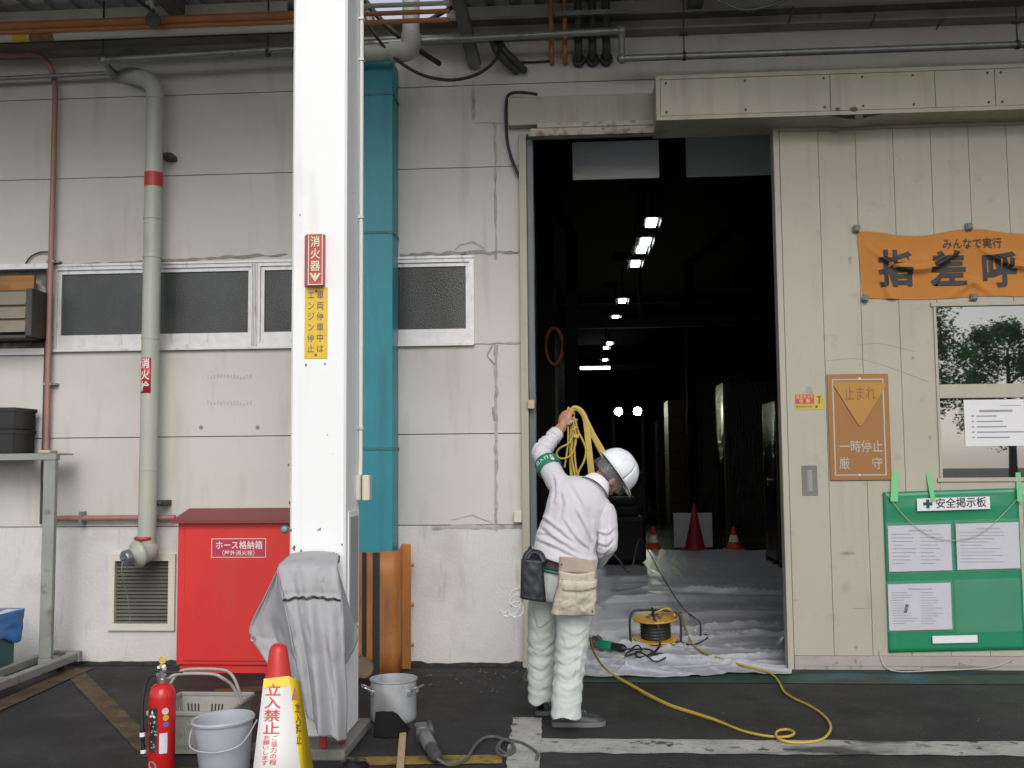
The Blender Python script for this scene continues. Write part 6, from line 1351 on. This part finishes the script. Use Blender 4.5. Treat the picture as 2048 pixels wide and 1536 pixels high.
# ---------- body (one continuous skin)
b = MB()
v_, f_ = ell_loft([(J(1120, 1160, Yt), .14, .09, 14, 0), (J(1130, 1085, Yt), .13, .09, 17, 0), (J(1150, 1035, Yt), .13, .09, 22, 0), (J(1163, 1004, Yt), .14, .08, 28, 0), (J(1178, 988, Yt), .08, .055, 34, 0), (neck, .045, .045, 38, 0)], 24, 4); b.add(v_, f_, 0, True)
capsule(b, [J(1188, 984, Yt+.01), neck, H(0, -.02, -.06)], [.046, .050, .054])
ball(b, H(0, -.005, .015), .074, .094, .095, HR); ball(b, H(0, .035, -.045), .056, .060, .062, HR)
capsule(b, [H(0, .075, -.105), H(0, .05, -.10)], [.026, .035]); capsule(b, [H(0, .088, .01), H(0, .108, -.028)], [.010, .016]); ball(b, H(0, .10, -.03), .016, .014, .011, HR)
ball(b, H(0, .094, -.066), .024, .010, .011, HR)
for s_ in (-1, 1): ball(b, H(.074*s_, -.01, -.028), .011, .020, .032, HR); ball(b, H(.036*s_, .070, .006), .017, .012, .013, HR)
capsule(b, [shL, elL], [.046, .038]); capsule(b, [elL, elL*.4+wrL*.6, wrL], [.038, .037, .031])
capsule(b, [shR, elR], [.046, .038]); capsule(b, [elR, elR*.4+wrR*.6, wrR], [.038, .034, .027])
for h_, k_, a_ in ((hipL, knL, anL), (hipR, knR, anR)): capsule(b, [h_, k_], [.070, .050]); capsule(b, [k_, k_*.6+a_*.4, a_], [.050, .046, .032])
def hand(b, wrist, wd, nd, sd, curl, ln=1., fist=None):
    """Palm with four unequal bent fingers and a thumb. wd wrist->knuckles, nd out of the palm, sd towards the thumb."""
    wd = wd.normalized(); nd = (nd-wd*nd.dot(wd)).normalized(); sd = (sd-wd*sd.dot(wd)-nd*sd.dot(nd)).normalized(); M_ = Matrix((sd, nd, wd)).transposed()
    ball(b, wrist+wd*.048, .043, .021, .055, M_, 12); capsule(b, [wrist-wd*.01, wrist+wd*.03], [.027, .025]); ball(b, wrist+wd*.035+sd*.022+nd*.008, .018, .016, .032, M_, 10)
    for k, (off, l, r_) in enumerate(((.028, .076, .0092), (.0095, .086, .0095), (-.0095, .080, .0090), (-.027, .064, .0080))):
        base = wrist+wd*(.090-.004*abs(k-1))+sd*off; p = base; pts = [base-wd*.02, base]; ang = 0
        for seg, (fr, c) in enumerate(((.45, curl[0]), (.30, curl[1]), (.25, curl[2]))):
            ang += R(c+3*k); dd = wd*cos(ang)+nd*sin(ang); p = p+dd*l*fr; pts.append(p)
        capsule(b, pts, [r_*1.1, r_*1.08, r_, r_*.95, r_*.85], 10)
    tb = wrist+wd*.022+sd*.034; capsule(b, [tb, tb+(sd*.6+wd*.75+nd*.35).normalized()*.036, tb+(sd*.35+wd*.75+nd*.75).normalized()*.064, tb+(sd*.05+wd*.7+nd*1.0).normalized()*.082], [.0125, .0115, .0105, .009], 10)
wdL = (RT*.36+UP*.92+fw*.12)
hand(b, wrL+wdL.normalized()*.004, wdL, fw*.80+RT*.55-UP*.1, RT*.9-fw*.4, (68, 82, 55))
hand(b, wrR, (wrR-elR)+fw*.05, -RT*.6+fw*.2+UP*.1, UP*.4+fw*.6, (35, 40, 30))
body = fuse(b, 'body', m_skin, wk, .0052, 3)
def ring(b, c, ax, r0, r1, h, sx=1., n=32, ux=None): b.lathe([(r0, -h/2), (r1, h/2), (r1-.004, h/2+.001), (r0-.004, -h/2+.001), (r0, -h/2)], c, ax, n, ux=ux, sy=sx)
# ---------- shirt
def fold_set(lines, Yr):
    out = []
    for wpx, amp, pts in lines:
        P = smooth_path([J(x, y, Yr) for x, y in pts], 5); out.append((wpx*(Yr+CAM_D)/FPX, amp, [(p.dot(RT), p.dot(UP)) for p in P]))
    return out
def fold_height(c, nn, folds):
    """Cloth folds: a ridge with a valley along its lower side, along hand-drawn lines on the near side of the cloth."""
    k = max(0, min(1, .55-nn.dot(fw)*1.3))
    if k <= 0: return 0
    x, y = c.dot(RT), c.dot(UP); d = 0
    wob = .006*noise.noise(c*22)
    for w_, amp, P in folds:
        best = 9; sd = 0; tt = 0; n = len(P)-1
        for i_ in range(n):
            ax_, ay = P[i_]; bx, by = P[i_+1]; dx, dy = bx-ax_, by-ay; L2 = dx*dx+dy*dy
            t = ((x-ax_)*dx+(y-ay)*dy)/L2; t = 0 if t < 0 else 1 if t > 1 else t
            ex, ey = x-ax_-dx*t, y-ay-dy*t; q = ex*ex+ey*ey
            if q < best: best = q; sd = dx*ey-dy*ex; tt = (i_+t)/n
        q = best**.5+wob
        if q > w_*4: continue
        e = min(1, 4.5*tt*(1-tt)+.12); q = q if sd > 0 else -q
        d += amp*e*(math.exp(-((q-w_*.9)/w_)**2)-.8*math.exp(-((q+w_*.5)/(w_*.6))**2))
    return d*k
SF = fold_set([(5, .013, [(1072, 1083), (1115, 1097), (1168, 1124)]), (5, .014, [(1082, 1058), (1118, 1082), (1164, 1112)]), (4.5, .011, [(1080, 1036), (1108, 1054), (1150, 1088)]),
               (4, .012, [(1128, 1040), (1150, 1074), (1180, 1102)]), (4, .012, [(1150, 1018), (1172, 1060), (1186, 1096)]), (4, .010, [(1182, 1040), (1186, 1078), (1184, 1108)]), (4, .010, [(1118, 1116), (1158, 1131), (1190, 1126)]),
               (5, .009, [(1104, 985), (1096, 1020), (1086, 1048)]), (6, .006, [(1140, 968), (1160, 1000), (1172, 1036)]), (4.5, .010, [(1108, 952), (1113, 982), (1108, 1012)]), (5, .006, [(1122, 985), (1128, 1012), (1122, 1040)]),
               (3.5, .009, [(1072, 912), (1084, 903), (1094, 904)]), (3.5, .008, [(1072, 898), (1086, 886), (1100, 890)]), (3.5, .007, [(1082, 886), (1094, 874), (1106, 880)]), (3, .006, [(1074, 1076), (1084, 1070), (1100, 1074)])], Yt-.13)
AF = fold_set([(4, .010, [(1196, 1062), (1212, 1070), (1230, 1058)]), (4, .010, [(1194, 1085), (1212, 1092), (1228, 1078)]), (4, .009, [(1192, 1104), (1206, 1110), (1220, 1098)]), (4, .009, [(1200, 1040), (1197, 1070), (1196, 1100)]), (4, .007, [(1218, 1040), (1214, 1070), (1210, 1100)]), (3, .006, [(1190, 1118), (1200, 1124), (1212, 1114)])], Yt-.08)
b = MB()
v_, f_ = ell_loft([(J(1128, 1128, Yt), PXM(64, Yt), .140, 17, 0), (J(1130, 1112, Yt), PXM(65, Yt), .142, 17, 0), (J(1133, 1085, Yt), PXM(61, Yt), .132, 18, 0), (J(1143, 1050, Yt), PXM(59, Yt), .128, 22, 0), (J(1154, 1018, Yt), PXM(62, Yt), .124, 26, 0), (J(1164, 996, Yt), PXM(65, Yt), .114, 31, 0), (J(1176, 980, Yt), PXM(46, Yt), .092, 36, 0), (J(1188, 973, Yt+.01), PXM(32, Yt), .080, 40, 0), (J(1196, 968, Yt+.01), PXM(24, Yt), .068, 40, 0)], 40, 6)
b.add(v_, f_, 0, True)
capsule(b, [J(1130, 985, Yt), shL, shL*.5+elL*.5, elL], [.070, .066, .062, .056], 20); capsule(b, [elL, elL*.65+wrL*.35, elL*.46+wrL*.54], [.056, .051, .045], 20)
capsule(b, [J(1192, 1010, Yt), shR], [.070, .062], 20)
def sh_disp(c, nn):
    d = fold_height(c, nn, SF)+.005*noise.noise(c*9)+.0022*noise.noise(c*26)
    w = (c-J(1135, 1090, Yt)).dot(UP)
    for a, e in ((elL, wrL),):
        dv = e-a; t = max(0, min(1, (c-a).dot(dv)/dv.length_squared)); rr_ = (c-a-dv*t).length
        if rr_ < .08 and .06 < t < .98: d += .004*sin(t*dv.length*150+4*noise.noise(c*9))
    d -= .008*math.exp(-((c-elL).length/.03)**2)*(.5+noise.noise(c*20))
    return d+.010*math.exp(-((w+.075)/.03)**2)
def sl_disp(c, nn): return fold_height(c, nn, AF)+.004*noise.noise(c*11)+.002*noise.noise(c*28)
hemN = (UP*.955+RT*.297).normalized(); hemP = J(1126, 1114, Yt)
def hem_hole(c): return (c-hemP).dot(hemN) < -.018
shirt = fuse(b, 'shirt', m_shirt, wk, .0068, 6, sh_disp, hem_hole, lambda c: c-hemN*((c-hemP).dot(hemN)+.018))
md = shirt.modifiers.new('thick', 'SOLIDIFY'); md.thickness = .003; md.offset = -1
b = MB(); capsule(b, [shR+V((-.012, -.004, .006)), shR*.5+elR*.5, elR], [.073, .068, .062], 22); capsule(b, [elR, elR*.5+wrR*.5, wrR], [.062, .052, .044], 22)
fuse(b, 'sleeve', m_shirt, wk, .0068, 5, sl_disp)
ax = (elL*.12+wrL*.88)-elL; b = MB(); ring(b, elL*.34+wrL*.66, ax, .049, .044, .05); b.build('cuff', m_shirt, wk)
cax = (H(0, -.02, -.05)-J(1188, 980, Yt)).normalized(); b = MB(); b.lathe([(.100, -.034), (.084, -.006), (.070, .030), (.066, .034), (.064, .030), (.074, -.006)], J(1193, 970, Yt+.01), cax, 32, sx=1., ux=(0, 1, 0)); b.build('collar', mat('collar_cloth', (.78, .76, .79), .85, var=.02), wk)
# armband with its lettering
ad = (elL-shL).normalized(); ac = shL*.46+elL*.54; m_arm = mat('armband_green', (.006, .17, .10), .45, var=.05)
b = MB(); b.lathe([(.074, -.036), (.0755, -.03), (.072, .03), (.070, .036), (.066, .03), (.068, -.03), (.074, -.036)], ac, ad, 36); ab_ = b.build('armband', m_arm, wk)
u_, v_2, w_2 = frame_from(ad)
tow = (EYE-ac); a0 = math.atan2(tow.dot(v_2), tow.dot(u_))
def onarm(s_, h): a = a0+s_/.075; return ac+u_*(.0765*cos(a))+v_2*(.0765*sin(a))+w_2*h
sgn = 1 if (onarm(.02, 0)-onarm(-.02, 0)).dot(RT) > 0 else -1
b = MB()
for i, ch in enumerate('旧入行大'):
    vs_, fs = glyphs_fine(ch, .012); b.add([onarm(sgn*(-.062+.031*i+(p.x)*.028), (-.012+(p.y+.14)*.028)*(-1 if w_2.dot(UP) < 0 else 1)) for p in vs_], fs)
for s_ in (.005,): b.add([onarm(sgn*(.045+.004*dx), .02*(-1)+.004*dy) for dx, dy in ((-1, -3), (1, -3), (1, 3), (-1, 3))], [(0, 1, 2, 3)]); b.add([onarm(sgn*(.045+.004*dx), .02*(-1)+.004*dy) for dx, dy in ((-3, -1), (3, -1), (3, 1), (-3, 1))], [(0, 1, 2, 3)])
b.build('lettering', m_whiteink, ab_, recalc=False)
# ---------- trousers
b = MB(); Yh_ = -1.73
v_, f_ = ell_loft([(J(1124, 1105, Yh_), PXM(60, Yh_), .125, 12, 0), (J(1122, 1135, Yh_), PXM(64, Yh_), .135, 10, 0), (J(1120, 1170, Yh_), PXM(64, Yh_), .138, 5, -8), (J(1120, 1200, Yh_), PXM(60, Yh_), .125, 0, -12)], 36, 5); b.add(v_, f_, 0, True)
capsule(b, [hipL, J(1084, 1235, -1.63), knL, J(1082, 1350, -1.58), J(1081, 1404, -1.555)], [.092, .085, .079, .078, .074], 22)
capsule(b, [hipR, J(1149, 1235, -1.82), knR, J(1136, 1360, -1.85), J(1131, 1434, -1.865)], [.102, .099, .088, .085, .083], 22)
TF = fold_set([(3.4, 0.0055, [(1117, 1249), (1149, 1261), (1184, 1244)]), (3.8, 0.0060, [(1112, 1281), (1137, 1287), (1169, 1268)]), (3.0, 0.0076, [(1105, 1303), (1130, 1319), (1169, 1296)]), (5.2, 0.0109, [(1113, 1335), (1137, 1345), (1162, 1320)]),
               (4.8, 0.0051, [(1115, 1359), (1136, 1368), (1164, 1354)]), (3.7, 0.0043, [(1117, 1389), (1135, 1391), (1158, 1384)]), (2.8, 0.0038, [(1120, 1257), (1129, 1282), (1140, 1299)]), (3.4, 0.0100, [(1160, 1278), (1154, 1318), (1150, 1355)]), (4.3, 0.0064, [(1110, 1341), (1124, 1352), (1149, 1353)]), (4.9, 0.0039, [(1145, 1374), (1144, 1410), (1116, 1423)]),
               (3.6, 0.0095, [(1069, 1235), (1079, 1263), (1107, 1245)]), (4.7, 0.0114, [(1055, 1302), (1085, 1312), (1111, 1296)]), (5.1, 0.0049, [(1054, 1320), (1086, 1332), (1109, 1314)]), (3.8, 0.0082, [(1054, 1340), (1085, 1355), (1103, 1337)]), (4.1, 0.0047, [(1061, 1366), (1080, 1376), (1107, 1362)]),
               (4.0, 0.0041, [(1062, 1212), (1072, 1246), (1078, 1277)]), (5.2, 0.0076, [(1108, 1153), (1099, 1183), (1092, 1209)]), (3.7, 0.0045, [(1055, 1384), (1075, 1401), (1105, 1384)]), (4.5, 0.0060, [(1062, 1304), (1075, 1325), (1094, 1323)]), (4.5, 0.0066, [(1070, 1270), (1084, 1290), (1105, 1282)])], -1.80)
def tr_disp(c, nn):
    hz = c.z; leg = 1 if c.x > (J(1108, 1300, -1.7)).x else 0
    d = .5*fold_height(c, nn, TF)
    d += .0035*sin(hz*80+4.2*noise.noise(V((c.x*7, c.y*7, hz*5+leg*9))))*math.exp(-((hz-.34)/.22)**2)
    return d+.0050*noise.noise(V((c.x*16, c.y*16, hz*5)))+.0045*abs(noise.noise(V((c.x*9+3, c.y*9, hz*16))))+.0016*noise.noise(c*34)
cutL, cutR = J(1081, 1403, -1.555).z, J(1131, 1432, -1.865).z; xs_ = J(1106, 1410, -1.7).x
def tr_hole(c): return c.z < ((cutR+.010*sin(c.x*40)) if c.x > xs_ else (cutL+.012*sin(c.x*50)))
tro = fuse(b, 'trousers', m_trou, wk, .0068, 6, tr_disp, tr_hole, lambda c: V((c.x, c.y, (cutR+.010*sin(c.x*40)) if c.x > xs_ else (cutL+.012*sin(c.x*50))))); md = tro.modifiers.new('thick', 'SOLIDIFY'); md.thickness = .003; md.offset = -1
# ---------- shoes
def shoe(c, d, L_=.285, wd=.050):
    d = V((d.x, d.y, 0)).normalized(); s_ = V((-d.y, d.x, 0)); c = V((c.x, c.y, 0)); b = MB(); n = 22; rows = []
    prof = [(0, .020, .086, .6), (.04, .034, .098, .9), (.14, .038, .100, 1), (.30, .040, .094, .98), (.42, .043, .084, .95), (.55, .047, .072, 1), (.70, .051, .062, 1), (.84, .048, .056, .95), (.94, .036, .046, .8), (1, .012, .030, .5)]
    P_ = smooth_path([V((t*L_, w_, h_)) for t, w_, h_, k in prof], 3); vs_ = []
    for p in P_:
        for k in range(n):
            a = pi*k/(n-1); cx = cos(a); sx_ = sin(a); vs_.append(c+d*p.x+s_*(p.y*(abs(cx)**.75)*(1 if cx > 0 else -1))+V((0, 0, .022+(p.z-.022)*sx_**.8)))
    b.add(vs_, [(i*n+k, i*n+k+1, (i+1)*n+k+1, (i+1)*n+k) for i in range(len(P_)-1) for k in range(n-1)], 0, True); sh = b.build('shoe', m_shoe, wk, recalc=False, solid=.002)
    b = MB(); out = [c+d*(p.x*1.02-.004)+s_*(p.y+.005) for p in P_]+[c+d*(p.x*1.02-.004)-s_*(p.y+.005) for p in reversed(P_)]
    b.prism([o+V((0, 0, .003)) for o in out], (0, 0, .026)); b.build('sole', m_sole, sh)
    b = MB(); b.tube(smooth_path([c+d*L_*.02+s_*-.034+V((0, 0, .085)), c+d*L_*.1+s_*-.040+V((0, 0, .070)), c+d*L_*.2+s_*-.044+V((0, 0, .045))], 5), .0022, 6)
    b.tube(smooth_path([c+d*L_*.36+s_*-.040+V((0, 0, .075)), c+d*L_*.46+s_*-.044+V((0, 0, .050))], 4), .0022, 6)
    for k in range(4): t = .40+.07*k; b.bar(c+d*L_*t+s_*.022+V((0, 0, .094-.045*(t-.3))), c+d*L_*(t+.02)-s_*.022+V((0, 0, .094-.045*(t-.3))), .004, .004)
    b.build('lace_trim', mat('shoe_grey', (.30, .31, .32), .6), sh)
shoe(gp(1105, 1452), gp(1209, 1452)-gp(1105, 1452)+V((0, .015, 0)), .30)
shoe(gp(1082, 1432), V((.30, 1, 0)), .28)
# ---------- helmet, hair, strap, visor, glasses
m_helm = mat('helmet_white', (.74, .76, .80), .22, var=.015)
hb0 = V((0, -.004, .030))                       # brim plane, in head axes
def HL(x, y, z): return H(x+hb0.x, y+hb0.y, z+hb0.z)
b = MB(); nU, nV = 48, 18
def dome(u, v):
    a = u*2*pi; ph = v*pi/2; ex_ = .86; r_ = cos(ph)**ex_; rx, ry, rz = .110, .136, .122
    x, y, z = rx*r_*cos(a), ry*r_*sin(a), rz*sin(ph)**.92
    for rc in (-.032, 0, .032):                  # three low ridges from front to back
        z += .0055*math.exp(-((x-rc)/.008)**2)*sin(ph)**1.5*(1 if abs(y) < .09 else .4)
    return HL(x, y, z)
b.grid(nU+1, nV, dome)
def brim(u, v):
    a = u*2*pi; w_ = .014+.022*max(0, sin(a))**4; r_ = 1+w_*v/.12; return HL(.110*r_*cos(a), .136*r_*sin(a), -.004*v-.012*v*max(0, sin(a))**4)
b.grid(nU+1, 4, brim); sh_ = b.build('helmet', m_helm, wk, recalc=False, solid=.003, soff=1)
b = MB(); n = 48; b.tube([brim(k/n, 1) for k in range(n)], .0028, 6, closed=True); b.build('rim', m_helm, sh_)
b = MB()                                        # small dark outline mark on the helmet's side
def onh(a, ph, k=.0035):
    p = dome(a/(2*pi), ph/(pi/2)); q = dome(a/(2*pi), ph/(pi/2)+.01); return p+(p-HL(0, 0, -.02)).normalized()*k
for a0_, a1_, p0_, p1_ in ((-1.00, -.66, .42, .43), (-1.00, -.66, .70, .71), (-1.00, -.985, .42, .71), (-.675, -.66, .42, .71)):
    b.grid(6, 6, lambda u, v: onh(a0_+(a1_-a0_)*u, p0_+(p1_-p0_)*v))
b.build('helmet_mark', mat('mark_grey', (.32, .33, .36), .5), sh_, recalc=False)
b = MB(); ball(b, H(0, -.020, .012), .080, .098, .095, HR, 20)
t_ = MB(); keep = []
for f in b.f:
    c = sum((b.v[i] for i in f), V())/len(f); l = HR.transposed() @ (c-hc)
    if l.z < .05 and l.y < .018-.9*max(0, -.03-l.z) and l.z > -.045 and not (l.y > -.015 and l.z < -.01): keep.append(f)
t_.v, t_.f, t_.m, t_.s = b.v, keep, [0]*len(keep), [True]*len(keep); t_.build('hair', m_hair, wk, recalc=False)
b = MB(); m_vis = mat('visor_film', (.35, .37, .39), .10, var=.05, alpha=.16)
b.grid(28, 8, lambda u, v: HL((.108+.004*v)*cos(-pi*1.02+(pi*1.30)*u), (.128+.006*v)*sin(-pi*1.02+(pi*1.30)*u), -.004-.070*v))
b.build('visor', m_vis, wk, recalc=False)
b = MB(); b.tube(smooth_path([HL(.105, -.02, 0), H(.083, -.01, -.03), H(.064, .02, -.085), H(.02, .05, -.12)], 6), .004, 8, flat=.4); b.build('chin_strap', m_bcrate, wk)
b = MB(); b.tube(smooth_path([H(.078, -.005, .0), H(.079, .05, .004), H(.070, .098, .004)], 5), .003, 6); b.tube([H(.068+.0*k, .098, .004)+HR @ V((-.024+.022*cos(k*pi/8), .004, -.012+.018*sin(k*pi/8))) for k in range(16)], .002, 6, closed=True); b.build('glasses', m_bcrate, wk)
# ---------- belt, pouches, rope
b = MB(); bc = J(1121, 1128, Yh_); v_, f_ = ell_loft([(J(1119, 1140, Yh_), PXM(68, Yh_), .146, 12, 0), (J(1121, 1124, Yh_), PXM(68, Yh_), .146, 12, 0), (J(1123, 1108, Yh_), PXM(66, Yh_), .143, 13, 0)], 40, 3); b.add(v_, f_[:-2], 0, True); b.build('belt', mat('belt_dark', (.028, .034, .042), .6, var=.15), wk, solid=.004)
b = MB(); v_, f_ = ell_loft([(J(1119, 1144, Yh_), PXM(68, Yh_), .146, 12, 0), (J(1119, 1139, Yh_), PXM(68.6, Yh_), .148, 12, 0)], 40, 2); b.add(v_, f_[:-2], 0, True); b.build('green_waistband', m_arm, wk, solid=.004)
Yp_ = -1.92; m_pch = mat('black_pouch', (.016, .02, .026), .5, var=.25, vscale=15, bump=.5, bscale=40)
b = MB(); fr = [J(1043, 1118, Yp_), J(1084, 1122, Yp_-.01), J(1091, 1204, Yp_), J(1041, 1196, Yp_)]
def pch(u, v):
    a = fr[0]*(1-u)+fr[1]*u; c = fr[3]*(1-u)+fr[2]*u; p = c*(1-v)+a*v; return p+V((0, -.022*sin(pi*u)**.5*(1-.4*v)+.006*noise.noise(V((u*5, v*6, 2))), 0))
b.grid(16, 18, pch); b.grid(16, 18, lambda u, v: V((pch(u, v).x, fr[0].y+.075-.02*v, pch(u, v).z-.004)))
for uu in (0, 1): b.grid(4, 18, lambda u, v: V((pch(uu, v).x, pch(uu, v).y*(1-u)+(fr[0].y+.075-.02*v)*u, pch(uu, v).z-.004*u)))
b.grid(16, 4, lambda u, v: V((pch(u, 0).x, pch(u, 0).y*(1-v)+(fr[0].y+.075)*v, pch(u, 0).z-.004*v))); pc = b.build('black_pouch', m_pch, wk, recalc=False, solid=.003)
b = MB(); b.tube(smooth_path([J(1052, 1118, Yp_+.03), J(1062, 1104, Yp_+.05), J(1080, 1106, Yp_+.04), J(1090, 1124, Yp_+.02)], 5), .02, 8, flat=.5); b.tube(smooth_path([J(1048, 1120, Yp_+.02), J(1052, 1108, Yp_+.04), J(1060, 1100, Yp_+.05)], 4), .014, 8, flat=.5); b.build('holder', m_pch, pc)
m_lea = mat('pale_leather', (.52, .465, .38), .7, var=.12, vscale=8, bump=.5, bscale=50, bdist=.003, dirt=[((.30, .24, .17), 7, .55, .78, .6), ((.15, .11, .08), 22, .62, .8, .5)]); m_suede = mat('suede', (.35, .29, .235), .9, var=.1, vscale=12, dirt=[((.24, .19, .15), 6, .5, .8, .5)])
Yl = -1.955
def quad4(a, b_, c, d): return lambda u, v: (d*(1-u)+c*u)*(1-v)+(a*(1-u)+b_*u)*v
bk_ = quad4(J(1119, 1113, Yl+.01), J(1188, 1122, Yl+.01), J(1193, 1148, Yl), J(1117, 1146, Yl))
b = MB(); b.grid(14, 8, lambda u, v: bk_(u, v)+V((0, -.02*sin(pi*u), .006*sin(pi*u)))); bag = b.build('leather_bag', m_suede, wk, recalc=False, solid=.004)
q1 = quad4(J(1117, 1141, Yl-.02), J(1191, 1142, Yl-.02), J(1194, 1172, Yl-.02), J(1116, 1172, Yl-.02))
b = MB(); b.grid(18, 8, lambda u, v: q1(u, v)+V((0, -.040*sin(pi*u)**.6-.012*v, -.012*sin(pi*u)*v))); b.grid(18, 3, lambda u, v: (q1(u, 1)+V((0, -.040*sin(pi*u)**.6-.012, -.012*sin(pi*u))))*(1-v)+(q1(u, 1)+V((0, .01, -.03)))*v)
b.build('upper_pocket', m_lea, bag, recalc=False, solid=.003)
q2 = quad4(J(1116, 1160, Yl-.03), J(1194, 1160, Yl-.03), J(1191, 1230, Yl-.01), J(1101, 1228, Yl-.01))
def pk2(u, v):
    e = .066*sin(pi*u)**.5*(.35+.65*sin(pi*min(1, .12+v*.75)))
    e += .014*noise.noise(V((u*4, v*4, 5)))+.006*noise.noise(V((u*11, v*10, 9)))
    return q2(u, v)+V((.010*noise.noise(V((u*3, v*3, 1))), -e, .008*noise.noise(V((u*3, v*4, 14)))))
b = MB(); b.grid(30, 30, pk2); b.grid(30, 3, lambda u, v: pk2(u, 0)*(1-v)+(q2(u, 0)+V((0, .03, -.004)))*v); b.build('lower_pocket', m_lea, bag, recalc=False, solid=.003)
q3 = quad4(J(1117, 1163, Yl-.06), J(1195, 1160, Yl-.06), J(1195, 1176, Yl-.06), J(1117, 1180, Yl-.06)); b = MB(); b.grid(18, 4, lambda u, v: V((q3(u, v).x, pk2(u, .82).y-.008, q3(u, v).z-.010*sin(pi*u)))); b.build('pocket_trim', m_lea, bag, recalc=False, solid=.003)
b = MB()
for x, y in ((1123, 1129), (1127, 1149), (1126, 1159), (1126, 1176), (1150, 1180), (1189, 1173), (1189, 1155), (1120, 1223), (1137, 1224), (1147, 1225), (1166, 1225), (1185, 1223)):
    yy = Yl-.03; u = (x-1117)/76; vv = max(0, min(1, (1228-y)/68)); yy = pk2(u, vv).y-.002 if y > 1165 else Yl-.045*sin(pi*max(0, min(1, u)))**.6-.022
    if y < 1135: yy = Yl-.02
    b.disc(J(x, y, yy), .0055, n=10); b.lathe([(.0055, 0), (.004, .003), (0, .004)], J(x, y, yy), (0, -1, 0), 10)
b.build('rivets', mat('rivet_dark', (.06, .05, .05), .4, .6), bag)
m_rope = mat('white_rope', (.55, .55, .52), .85, var=.2, vscale=60, bump=.8, bscale=140, bdist=.004)
Yr_ = -1.86; b = MB()
b.tube(smooth_path([J(1044, 1178, Yr_), J(1028, 1180, Yr_), J(1019, 1192, Yr_), J(1022, 1208, Yr_-.01), J(1034, 1214, Yr_-.01), J(1044, 1206, Yr_), J(1042, 1194, Yr_), J(1030, 1190, Yr_+.01), J(1018, 1204, Yr_), J(1016, 1222, Yr_), J(1028, 1234, Yr_-.01), J(1042, 1230, Yr_), J(1047, 1216, Yr_), J(1040, 1204, Yr_), J(1026, 1206, Yr_), J(1018, 1218, Yr_+.01), J(1008, 1226, Yr_), J(999, 1220, Yr_), J(1006, 1230, Yr_), J(1020, 1232, Yr_), J(1036, 1222, Yr_-.01), J(1045, 1198, Yr_+.01)], 8), .0058, 8)
b.build('white_rope', m_rope, wk)

# ================================================================ yellow straps held in the raised hand
m_strap = mat('yellow_strap', (.44, .32, .07), .6, var=.08, vscale=20, bump=.4, bscale=200, bdist=.001)
Yy = haL.y-.03; g_ = J(1140, 822, Yy); stp = thing('strap_bundle', 'bundle of yellow cords and webbing straps hanging from the raised hand of the worker', 'strap', g_)
def S_(l, dy=0): return smooth_path([J(x, y, Yy+dy+(d[0] if d else 0)) for x, y, *d in l], 8)
b = MB()
b.tube(S_([(1143, 838), (1140, 822), (1137, 815), (1135, 824), (1136, 850), (1136, 885), (1133, 910), (1129, 935)]), .0052, 9)
b.tube(S_([(1148, 850), (1146, 870), (1138, 886), (1120, 896), (1113, 906), (1117, 915), (1128, 917), (1142, 910), (1150, 892), (1152, 872), (1150, 852)], -.01), .0062, 9)
b.tube(S_([(1150, 838), (1156, 862), (1165, 880), (1172, 900), (1168, 922), (1158, 942), (1154, 960)], -.005), .0062, 9)
b.tube(S_([(1146, 840), (1144, 880), (1143, 915), (1150, 950), (1152, 975)]), .0068, 9); b.tube(S_([(1150, 870), (1149, 905), (1152, 935), (1158, 965)], .01), .0068, 9)
b.tube(S_([(1138, 830), (1143, 818), (1150, 815), (1162, 822), (1170, 838), (1174, 852)]), .0066, 9)
b.build('cord', m_strap, stp)
def band(l, w0, w1, dy=0):
    P = S_(l, dy); n = len(P); b = MB(); b.tube(P, [w0+(w1-w0)*i/(n-1) for i in range(n)], 8, flat=.14, upv=RT); b.build('webbing', m_strap, stp)
band([(1140, 826), (1148, 816), (1160, 820), (1170, 836), (1174, 860), (1178, 900), (1184, 955), (1188, 985)], .013, .021)
band([(1142, 826), (1152, 817), (1164, 824), (1173, 842), (1185, 868), (1200, 895), (1216, 925)], .010, .021, .02)
band([(1144, 845), (1142, 880), (1142, 920), (1144, 962)], .010, .011, .02)
q = J(1151, 858, Yy-.02); b = MB(); b.obox(q+V((0, 0, .0)), (.030, .012, .020), Matrix.Rotation(R(8), 3, 'Y'), .003); b.obox(q+V((.004, 0, -.042)), (.034, .014, .026), Matrix.Rotation(R(8), 3, 'Y'), .004); b.bar(q+V((-.012, 0, .045)), q+V((.002, 0, -.03)), .022, .006); bk2 = b.build('buckle', m_strap, stp)
b = MB(); b.obox(q+V((.003, -.008, 0)), (.018, .004, .008), Matrix.Rotation(R(8), 3, 'Y')); b.build('slot', m_bcrate, bk2)
